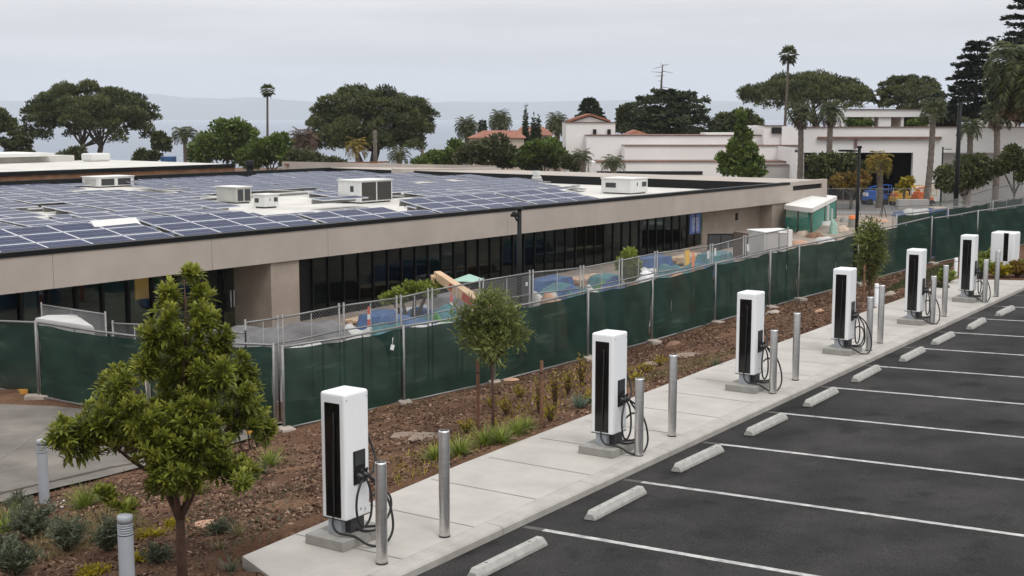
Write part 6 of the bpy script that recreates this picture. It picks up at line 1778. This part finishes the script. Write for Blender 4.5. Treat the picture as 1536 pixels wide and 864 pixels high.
# =================================================================== FOREGROUND TREE
def rosette_tree():
    d = 16.6; px = d / F
    base = onground(274, 868, -.4); d = base.y; px = d / F
    t = treething('young_tree', 'leafy young tree with pointed glossy leaves in the foreground mulch', 'tree', base)
    top0 = atd(272, 846, d)
    LOB = [(150, 664, 26, 22), (142, 632, 22, 24), (362, 625, 22, 26), (335, 575, 24, 26), (258, 700, 30, 20), (225, 690, 34, 20), (285, 680, 30, 24), (245, 655, 30, 26), (276, 420, 14, 22), (247, 446, 15, 20), (292, 452, 18, 24), (262, 480, 24, 28), (308, 478, 22, 28), (240, 500, 22, 22), (285, 520, 40, 34), (330, 512, 18, 22), (345, 545, 18, 18), (322, 556, 32, 26),
           (228, 540, 20, 22), (250, 560, 36, 34), (172, 570, 26, 22), (204, 562, 22, 22), (150, 592, 28, 24), (262, 640, 40, 40), (285, 570, 34, 30), (230, 600, 34, 30), (130, 622, 18, 24), (122, 652, 18, 20), (140, 640, 34, 34), (180, 615, 40, 36), (215, 640, 44, 36),
           (255, 620, 44, 38), (300, 605, 44, 36), (340, 605, 34, 30), (360, 590, 18, 18), (352, 640, 36, 34), (318, 650, 44, 38), (376, 665, 16, 26), (265, 668, 50, 34), (165, 682, 36, 24), (205, 684, 36, 24),
           (375, 695, 20, 18), (345, 692, 30, 20), (300, 700, 30, 18), (183, 716, 15, 10), (215, 728, 24, 9), (248, 712, 22, 12), (128, 668, 22, 20), (385, 690, 12, 14)]
    lob = []; r_ = random.Random(5)
    for (u, v, ru, rv) in LOB:
        c_ = atd(u, v, d) - base
        wy = 120 * px * (1 if v > 560 else .5) * r_.uniform(-1, 1)
        lob.append((c_.x, c_.y + wy, c_.z, ru * px * 1.08, max(ru, 26) * px, rv * px * 1.1))
    nros = 1900
    p, dn, i = crown_points(lob, nros, .25)
    ax = unit(dn * .9 + rng.normal(size=dn.shape) * .35 + np.array([0, 0, .95]))
    P, D, LN, WD, TT = [], [], [], [], []
    lt = rng.random(len(lob))
    zt = p[:, 2]
    for k in range(nros):
        nlv = int(rng.integers(11, 19)); a0 = rng.random() * 6.28
        A = Vector(ax[k]); s1 = A.orthogonal().normalized(); s2 = A.cross(s1); tb = .22 * lt[i[k]]
        for m_ in range(nlv):
            a = a0 + m_ * 2.39996; f_ = m_ / nlv                # outer leaves spread wider than the tip leaves
            op = .25 + .95 * (1 - f_) + rng.normal() * .12
            dd = (A * math.cos(op) + (s1 * math.cos(a) + s2 * math.sin(a)) * math.sin(op))
            P.append(np.array(p[k]) - np.array(A) * (.07 * (1 - f_)) + rng.normal(size=3) * .008); D.append(tuple(dd.normalized()))
            LN.append(.122 * (.75 + .5 * rng.random()) * (.75 + .35 * (1 - f_))); TT.append(min(1, max(0, .05 + tb + .62 * f_ ** 1.5 + .22 * rng.random())))
    P, D, LN, TT = np.array(P), np.array(D), np.array(LN), np.array(TT)
    n = len(P); side = unit(np.cross(D, rng.normal(size=(n, 3)) * .15 + np.array([0, 0, 1.0]))); nrm = np.cross(side, D)
    W2 = LN * .15
    b0 = P; m1 = P + D * (LN * .40)[:, None]; m2 = P + D * (LN * .72)[:, None]; tp = P + D * LN[:, None]; tp[:, 2] -= LN * .10
    fold = (W2 * .45)[:, None] * nrm
    Vv = np.stack([b0, m1 - side * W2[:, None] + fold, m1, m1 + side * W2[:, None] + fold, m2 - side * (W2 * .78)[:, None] + fold * .8, m2, m2 + side * (W2 * .78)[:, None] + fold * .8, tp], 1).reshape(-1, 3)
    q = np.array([[0, 1, 2, 2], [0, 2, 3, 3], [1, 4, 5, 2], [2, 5, 6, 3], [4, 7, 5, 5], [5, 7, 6, 6]])
    me_v = Vv; o = (np.arange(n) * 8)[:, None, None]
    tri = (np.array([[0, 2, 1], [0, 3, 2], [1, 2, 5], [1, 5, 4], [2, 3, 6], [2, 6, 5], [4, 5, 7], [5, 6, 7]])[None] + o).reshape(-1, 3)
    np_mesh('crown', me_v, tri, np.repeat(TT, 8), L['young'], t)
    # trunk and limbs
    q = MB(); Pp = lambda u, v, dy=0: atd(u, v, d) - base + Vector((0, dy, 0))
    q.tube([(0, 0, -.3), Pp(272, 825), Pp(270, 778)], [.066, .058, .052], 10)
    limbs = [([(270, 780), (262, 720), (268, 640), (276, 560), (280, 480), (276, 420)], [.042, .036, .03, .022, .014, .006], [0, .0, .05, 0, -.03, 0]),
             ([(268, 780), (238, 722), (205, 690), (165, 650), (135, 620)], [.034, .03, .023, .015, .006], [0, .05, -.1, -.2, -.2]),
             ([(272, 778), (298, 725), (312, 690), (340, 640), (360, 600)], [.034, .03, .023, .015, .006], [0, -.05, .05, .15, .25]),
             ([(271, 775), (285, 730), (310, 700), (345, 690), (378, 680)], [.03, .025, .02, .014, .006], [0, .1, .2, .3, .3]),
             ([(268, 770), (250, 735), (228, 715), (205, 690), (150, 680)], [.03, .025, .02, .012, .005], [0, .15, .3, .4, .4]),
             ([(266, 700), (240, 640), (210, 600), (170, 570)], [.03, .022, .015, .006], [0, .1, .1, .2]),
             ([(270, 660), (300, 610), (325, 560), (345, 530)], [.03, .02, .012, .006], [0, -.1, -.1, 0])]
    for pts, rs, dy in limbs:
        q.tube(curve([Pp(u, v, y) for (u, v), y in zip(pts, dy)], 4), list(np.interp(np.linspace(0, 1, (len(pts) - 1) * 4 + 1), np.linspace(0, 1, len(rs)), rs)), 8)
    ends = [e3 for pts, rs, dy in limbs for e3 in curve([Pp(u, v, y) for (u, v), y in zip(pts, dy)], 3)[4:]]
    for k in range(0, nros, 4):
        c_ = Vector(p[k]); e_ = min(ends, key=lambda e2: (e2 - c_).length + (.5 if e2.z > c_.z else 0))
        if c_.z < 2.0 and (e_ - c_).length < .5: q.tube([e_, e_.lerp(c_, .55) + Vector((0, 0, -.04)), c_], [.009, .006, .003], 4, cap=False)
    q.build('trunk', M['bark'], t)
rosette_tree()

# =================================================================== SMALL STAKED TREES
def staked(label, ub, vb, lobes, stakes, n, size, seed):
    base = onground(ub, vb, -.3); d = base.y; px = d / F; r_ = random.Random(seed)
    t = treething('staked_tree', label, 'tree', base, 'slim staked trees in the soil bed')
    lb_ = []
    for (u, v, ru, rv) in lobes:
        c_ = atd(u, v, d) - base; lb_.append((c_.x, c_.y + r_.uniform(-.5, .5) * ru * px, c_.z, ru * px, ru * px, rv * px))
    p, dn, i = crown_points(lb_, n, .10)
    p = p + rng.normal(size=p.shape) * .07
    dr = unit(dn * .6 + rng.normal(size=dn.shape) * .6 + np.array([0, 0, .55])); ln = size * (.6 + .8 * rng.random(n))
    V, Q, T = leaves(p, dr, ln, ln * .22, .1, tint=np.clip(.5 * rng.random(len(lb_))[i] + .5 * rng.random(n), 0, 1))
    np_mesh('crown', V, Q, T, L['willow'], t)
    q = MB(); cz = sum(l[2] for l in lb_) / len(lb_); lo = min(l[2] - l[5] for l in lb_); cx = sum(l[0] for l in lb_) / len(lb_)
    q.tube([(0, 0, -.15), (cx * .3 + .02, 0, lo * .5), (cx * .8, 0, lo)], [.032, .028, .022], 7)
    for k in range(0, n, max(1, n // 90)):
        c_ = Vector(p[k]); q.tube([(cx * .8, 0, lo - .05), Vector((cx * .8, 0, lo)).lerp(c_, .5) + Vector((0, 0, .05)), c_], [.012, .007, .003], 4, cap=False)
    q.build('trunk', M['bark'], t)
    for j, (u, v, vt, lab) in enumerate(stakes):
        p0 = onground(u, v, -.3); h_ = atd(u, vt, p0.y).z - p0.z
        s = thing('tree_stake', lab, 'stake', p0, 0, 'wooden tree stakes')
        MB().lathe([(.032, -.15), (.032, h_ - .02), (.024, h_), (.0005, h_ + .004)], seg=9).build('pole', M['wood'], s)
        MB().lathe([(.035, h_ * .8), (.035, h_ * .8 + .03)], seg=9).build('tie', M['rubber'], s)
staked('slim staked tree with feathery crown before the green fence, centre of the bed', 739, 652,
       [(735, 462, 22, 18), (712, 482, 22, 20), (758, 476, 22, 20), (735, 492, 34, 24), (705, 505, 16, 16), (768, 502, 22, 16), (738, 516, 26, 18), (784, 500, 8, 8), (690, 472, 10, 8), (725, 450, 12, 10), (748, 447, 12, 10), (738, 533, 13, 12)],
       [(717, 648, 538, 'wooden stake left of the feathery tree trunk'), (812, 637, 541, 'thick wooden stake standing alone right of the feathery tree')], 4600, .125, 3)
staked('slim upright staked tree between the fourth and fifth chargers', 1303, 452,
       [(1303, 342, 11, 12), (1297, 358, 14, 16), (1314, 356, 13, 16), (1306, 376, 19, 18), (1294, 388, 11, 14), (1317, 386, 12, 14), (1306, 404, 15, 14), (1302, 418, 9, 8)],
       [(1295, 455, 398, 'wooden stake left of the slim upright tree'), (1313, 448, 400, 'wooden stake right of the slim upright tree')], 3400, .16, 4)

# =================================================================== BED PLANTS
def blades(n, h, spread, wd, mat, seed, droop=.6):
    r_ = np.random.default_rng(seed)
    a = r_.random(n) * 6.283; e = .35 + 1.1 * r_.random(n); ln = h * (.6 + .6 * r_.random(n)); seg = 4
    base = np.stack([np.cos(a) * spread * .25 * r_.random(n), np.sin(a) * spread * .25 * r_.random(n), np.zeros(n)], 1)
    out = np.stack([np.cos(a), np.sin(a), np.zeros(n)], 1); side = np.stack([-np.sin(a), np.cos(a), np.zeros(n)], 1)
    rows = []; p = base.copy(); ee = e.copy()
    for k in range(seg + 1):
        w_ = wd * (1 - (k / seg) ** 1.5) + .0005
        rows += [p - side * w_ / 2, p + side * w_ / 2]
        p = p + (out * np.cos(ee)[:, None] + np.array([0, 0, 1]) * np.sin(ee)[:, None]) * (ln / seg)[:, None]; ee = ee - droop * (.25 + .25 * k / seg)
    V = np.stack(rows, 1).reshape(-1, 3); m_ = 2 * (seg + 1)
    Q = np.concatenate([np.array([[2 * k, 2 * k + 1, 2 * k + 3, 2 * k + 2]]) for k in range(seg)]); Q = (Q[None] + (np.arange(n) * m_)[:, None, None]).reshape(-1, 4)
    return V, Q, np.repeat(r_.random(n), m_)
def grassclump(label, u, v, hpx, mat='grass', n=110, seed=0, group='grass clumps along the sidewalk', wd=.012, name='grass_clump', cat='grass clump', droop=.6):
    p = onground(u, v, -.3); h = hpx * p.y / F * 1.12
    V, Q, T = blades(n, h, h * .6, wd, mat, seed, droop)
    o = np_mesh(name, V, Q, T, L[mat], loc=p - Vector((0, 0, .02)))
    return tag(o, label, cat, group)
GC = [(654, 690, 30, 'leftmost bright grass clump behind the second steel bollard'), (690, 682, 34, 'wide bright grass clump right of the second steel bollard'), (728, 668, 36, 'bright grass clump at the foot of the feathery staked tree'),
      (752, 665, 34, 'tall bright grass clump just right of the feathery tree trunk'), (775, 652, 30, 'bright grass clump between the feathery tree and the lone stake'), (790, 643, 24, 'small bright grass clump left of the lone stake')]
for i, (u, v, h, lab) in enumerate(GC): grassclump(lab, u, v, h, seed=i, n=190, wd=.017)
grassclump('blue green spiky clump beside the second charger', 870, 612, 26, 'agave', 90, 20, 'spiky clumps', .02, 'spiky_clump', 'spiky plant', .25)
grassclump('bright green clump behind the right side of the foreground tree', 404, 700, 36, 'grass', 110, 21, 'spiky clumps', .02, 'spiky_clump', 'spiky plant', .4)
grassclump('olive spiky clump below the bright clump behind the tree', 392, 712, 26, 'olive', 90, 22, 'spiky clumps', .02, 'spiky_clump', 'spiky plant', .4)
grassclump('lush green grass clump left of the foreground tree', 128, 762, 42, 'grass', 220, 23, 'grass clumps in the mulch', .016)
grassclump('smaller lush grass clump touching the big one left of the tree', 158, 752, 30, 'grass', 130, 24, 'grass clumps in the mulch', .016)
grassclump('green clump at the left edge below the driveway', 8, 800, 46, 'grass', 160, 25, 'grass clumps in the mulch', .016)
grassclump('thin dry green clump right of the tree trunk near the bottom', 358, 802, 26, 'drygrass', 60, 26, 'grass clumps in the mulch', .012)
grassclump('green tuft beside the slab corner at the bottom', 346, 856, 26, 'silver', 70, 27, 'grass clumps in the mulch', .012)
grassclump('thin weed tuft before the slab corner', 330, 822, 22, 'drygrass', 50, 28, 'grass clumps in the mulch', .01)
grassclump('dark green tuft behind the fourth charger bollards', 1072, 566, 12, 'grass', 60, 29, 'grass clumps along the sidewalk', .02)
grassclump('green tuft on the soil left of the third charger', 1075, 549, 14, 'olive', 60, 30, 'grass clumps along the sidewalk', .02)
def silver_bush(label, u, v, wpx, hpx, n, seed, mat='silver', group='silvery shrubs in the mulch', size=.075, name='silvery_shrub', cat='shrub', wr=.14):
    p = onground(u, v, -.5); k = p.y / F; r_ = random.Random(seed)
    t = thing(name, label, cat, p, 0, group); w_, h_ = wpx * k / 2, hpx * k
    q = MB(); P, D = [], []
    ns = 46
    for s in range(ns):
        a = r_.uniform(0, 6.283); rr = w_ * math.sqrt(r_.random()); tip = Vector((math.cos(a) * rr, math.sin(a) * rr, h_ * r_.uniform(.5, 1.05) * (1 - .45 * (rr / w_) ** 2)))
        mid = tip * .5 + Vector((0, 0, h_ * .12)); q.tube([(tip.x * .1, tip.y * .1, -.02), mid, tip], [.006, .004, .0015], 3, cap=False)
        for m_ in range(n // ns):
            f_ = r_.uniform(.2, 1); c_ = (mid.lerp(tip, f_ * 2 - 1) if f_ > .5 else Vector((tip.x * .1, tip.y * .1, 0)).lerp(mid, f_ * 2)) + Vector((r_.gauss(0, .025), r_.gauss(0, .025), r_.gauss(0, .02)))
            P.append(tuple(c_)); D.append((r_.gauss(0, .6) + math.cos(a) * .4, r_.gauss(0, .6) + math.sin(a) * .4, r_.uniform(.0, 1.1)))
    P = np.array(P); D = unit(np.array(D)); ln = size * (.6 + .8 * rng.random(len(P)))
    V, Q, T = leaves(P, D, ln, ln * wr * 1.6, tint=rng.random(len(P)))
    np_mesh('foliage', V, Q, T, L[mat], t); q.build('stems', M['bark'], t)
    return t
SB = [(50, 806, 92, 62, 2600, 'silvery shrub right in front of the first light bollard'), (104, 828, 76, 62, 1700, 'thin silvery shrub right of the fullest one'), (163, 828, 60, 58, 1500, 'wispy shrub just left of the nearer light bollard'),
      (22, 866, 84, 66, 2600, 'full silvery shrub in the bottom left corner'), (28, 772, 44, 40, 900, 'dark weedy shrub at the driveway edge, left of the first light bollard'), (6, 840, 40, 50, 1000, 'silvery shrub at the left edge above the corner one')]
for i, (u, v, w_, h_, n, lab) in enumerate(SB): silver_bush(lab, u, v, w_, h_, n, 70 + i)
silver_bush('faint silvery weed right of the foreground tree trunk', 330, 800, 40, 24, 500, 80, group='small weeds in the mulch')
silver_bush('wispy weed left of the foreground tree trunk at the bottom', 238, 846, 50, 34, 600, 81, group='small weeds in the mulch')
silver_bush('faint dry weed behind the foreground tree, on the soil', 300, 742, 46, 20, 400, 82, 'drygrass', group='small weeds in the mulch')
YW = [(808, 620, 16, 60, 'tall yellow weed at the lone stake'), (832, 612, 18, 64, 'yellow weed behind the second charger at left'), (826, 634, 22, 36, 'yellow weed between the lone stake and the second charger'), (780, 596, 22, 18, 'small yellow weed left of the lone stake'),
      (852, 592, 20, 46, 'tall yellow weed touching the second charger'), (873, 578, 22, 54, 'tallest yellow weed just left of the second charger'), (884, 606, 20, 20, 'short yellow weed under the second charger'), (700, 650, 26, 26, 'pale yellow weed behind the wide grass clump'),
      (760, 622, 30, 30, 'thin pale weed right of the feathery tree trunk'), (738, 612, 22, 22, 'thin pale weed left of the feathery tree trunk'), (968, 558, 26, 14, 'yellow green weed patch right of the second charger'), (990, 548, 26, 14, 'yellow green weed patch behind the fourth bollard'), (955, 572, 20, 12, 'low weed patch at the slab edge right of the second charger')]
for i, (u, v, w_, h_, lab) in enumerate(YW): silver_bush(lab, u, v, w_ * 1.2, h_ * 1.1, 140, 90 + i, 'yellowl', 'yellow weeds in the soil bed', .055, 'yellow_weed', 'weed', .28)
for i, (u, v, w_, h_, lab) in enumerate([(140, 862, 60, 10, 'low yellow ground weed left of the nearer light bollard'), (228, 806, 60, 9, 'low yellow ground weed right of the nearer light bollard'), (260, 790, 40, 8, 'low yellow ground weed left of the tree trunk'), (206, 842, 44, 10, 'low yellow ground weed touching the nearer light bollard')]):
    silver_bush(lab, u, v, w_, h_, 420, 110 + i, 'yellowl', 'low yellow weeds in the mulch', .04, 'yellow_weed', 'weed', .4)
# planted slope at the end of the sidewalk
for i, (u, v, w_, h_, m, lab) in enumerate([(1470, 416, 40, 34, 'grass', 'green groundcover behind the sixth charger'), (1500, 416, 40, 22, 'yellowl', 'yellow green groundcover under the white cabinet'), (1526, 416, 36, 26, 'rust', 'rusty groundcover right of the white cabinet'),
                                         (1486, 400, 40, 30, 'grass', 'green groundcover at the left of the white cabinet'), (1420, 425, 26, 22, 'grass', 'green clump left of the sixth charger'), (1412, 440, 20, 16, 'olive', 'olive clump behind the fifth charger bollards'), (1452, 398, 30, 16, 'olive', 'olive groundcover between the last two white posts'), (1545, 415, 40, 30, 'grass', 'green groundcover cut by the right edge')]):
    silver_bush(lab, u, v, w_, h_, 1100, 130 + i, m, 'groundcover plants on the end slope', .10, 'groundcover_plant', 'groundcover', .45)
# grassy patch left of the fifth charger, as one patch of short blades
def patch(label, name, pix, n, h, mat, seed, wd=.012):
    r_ = np.random.default_rng(seed); pl_ = [onground(*p) for p in pix]; us = r_.random((n, 2))
    a, b2, c2, d2 = (np.array(p) for p in pl_)
    P = (a * (1 - us[:, :1]) + b2 * us[:, :1]) * (1 - us[:, 1:]) + (d2 * (1 - us[:, :1]) + c2 * us[:, :1]) * us[:, 1:]
    P[:, 2] = gz_np(P[:, 0], P[:, 1]) - .01
    D = unit(np.stack([r_.normal(size=n) * .4, r_.normal(size=n) * .4, np.ones(n)], 1)); ln = h * (.5 + r_.random(n))
    V, Q, T = leaves(P, D, ln, np.full(n, wd), tint=r_.random(n))
    return tag(np_mesh(name, V, Q, T, L[mat], loc=(0, 0, 0)), label, name.replace('_', ' '), None, 'stuff')
patch('short green grass on the slope behind the fifth charger', 'grass', [(1322, 440), (1360, 418), (1430, 396), (1420, 420)], 9000, .09, 'olive', 1)
patch('short grass on the slope left of the white cabinet', 'grass', [(1440, 400), (1480, 388), (1540, 392), (1536, 412)], 7000, .10, 'grass', 2)
patch('sparse dry grass on the soil behind the second and third chargers', 'dry_grass', [(930, 585), (1000, 548), (1110, 525), (1080, 545)], 2600, .07, 'drygrass', 3)
patch('sparse dry grass in the mulch left of the tree', 'dry_grass', [(60, 845), (30, 790), (190, 760), (240, 800)], 3000, .10, 'drygrass', 4)

patch('tiny scattered weeds in the soil along the sidewalk edge', 'weeds', [(600, 735), (960, 560), (930, 545), (560, 700)], 900, .10, 'yellowl', 5, .018)
patch('tiny scattered weeds in the mulch right of the foreground tree', 'weeds', [(300, 860), (420, 810), (470, 720), (250, 770)], 500, .08, 'silver', 6, .015)
patch('sparse weeds on the soil by the green fence foot', 'weeds', [(480, 660), (870, 560), (860, 548), (470, 640)], 350, .09, 'olive', 7, .018)
# wood chips over the bed, as one scatter
n = 130000
ss = 6 + 40 * rng.random(n) ** 1.5; tt = -11.9 - (np.abs(np.interp(ss, FS, FT)) - 12.1) * rng.random(n)
far_l = rng.random(n) < .22
ss = np.where(far_l, 5 + 13 * rng.random(n), ss); tt = np.where(far_l, -10.2 - 9 * rng.random(n), tt)
x = K.x * ss + N.x * tt; y = K.y * ss + N.y * tt
ok = ~((ss > 10.6) & (tt > -11.95)); x, y = x[ok], y[ok]; n = len(x)
z = gz_np(x, y) + .012
D = unit(np.stack([rng.normal(size=n), rng.normal(size=n), rng.normal(size=n) * .25], 1)); ln = .025 + .085 * rng.random(n) ** 2
V, Q, T = leaves(np.stack([x, y, z], 1), D, ln, ln * (.25 + .3 * rng.random(n)), roll=rng.normal(size=(n, 3)) * .5 + np.array([0, 0, 0.0]), tint=rng.random(n) ** 2.2)
tag(np_mesh('mulch', V, Q, T, L['mulch']), 'brown wood chip mulch scattered over the planting bed', 'mulch', None, 'stuff')

# stones, slabs and lids lying on the bed
def rock(name, label, cat, u, v, w_, h_, m, seed, dep=.6, group=None, flat=False):
    p = onground(u, v, -.3); r_ = random.Random(seed); k = p.y / F; W_ = w_ * k
    t = bmesh.new(); bmesh.ops.create_icosphere(t, subdivisions=2, radius=1)
    for v_ in t.verts:
        s = 1 + r_.uniform(-.16, .16); v_.co = Vector((v_.co.x * W_ / 2 * s, v_.co.y * W_ * dep / 2 * s * (2 if flat else 1), max(-.3, min(.55 if flat else 1, v_.co.z)) * h_ * k * s))
    me = bpy.data.meshes.new(name); t.to_mesh(me); t.free(); me.materials.append(M[m])
    o = bpy.data.objects.new(name, me); C.objects.link(o); o.location = p; o.rotation_euler = (0, 0, r_.uniform(0, 3)*.3)
    return tag(o, label, cat, group)
for i, (u, v, w_, h_, m, lab) in enumerate([(310, 786, 36, 4, 'clay', 'flat pale orange lid in the mulch right of the tree trunk'), (1036, 534, 44, 4, 'soilslab', 'flat pale slab on the soil right of the fourth bollard'), (985, 547, 40, 4, 'soilslab', 'flat pale slab on the soil behind the second charger'),
        (642, 656, 60, 3, 'soilslab', 'pale worn soil slab behind the second steel bollard'), (612, 654, 50, 3, 'soilslab', 'pale flat slab between the first charger and second bollard'), (768, 572, 30, 5, 'clay', 'reddish rubble lump at the fence foot behind the staked tree'), (1160, 470, 30, 5, 'stone', 'pale rubble at the fence foot behind the third charger'),
        (1335, 443, 26, 6, 'stone', 'pale rubble near the slim upright tree'), (1230, 468, 16, 5, 'clay', 'small clay lump at the fence foot left of the fourth charger'), (1010, 518, 36, 7, 'brown2', 'dark soil lump at the fence foot')]):
    rock('flat_slab' if h_ < 5 else 'rubble_lump', lab, 'slab' if h_ < 5 else 'rubble', u, v, w_, h_, m, 40 + i, .55, 'slabs and rubble on the bed', h_ < 5)
for i in range(26):
    u, v = rnd.uniform(28, 100), rnd.uniform(748, 764)
    rock('white_pebble', 'white pebble around the foot of the first light bollard', 'pebble', 67 + rnd.uniform(-26, 36), 757 + rnd.uniform(-6, 7), rnd.uniform(3, 6), 2, 'pebble', 200 + i, .8, 'white pebbles round the light bollard')

# =================================================================== HAZE
HZ = True
if HZ:
    q = MB().bounds(-14500, 14500, -320, 17500, -31, 420)
    hz = q.build('haze', [])
    m = bpy.data.materials.new('sea_haze'); m.use_nodes = True
    t = m.node_tree; t.nodes.remove(t.nodes['Principled BSDF'])
    pv = t.nodes.new('ShaderNodeVolumePrincipled'); pv.inputs['Density'].default_value = 0.00010
    pv.inputs['Color'].default_value = (.86, .90, .96, 1); pv.inputs['Anisotropy'].default_value = 0.0
    t.links.new(pv.outputs[0], t.nodes['Material Output'].inputs['Volume'])
    hz.data.materials.append(m)
    tag(hz, 'thin sea haze over the whole place', 'haze', None, 'stuff')
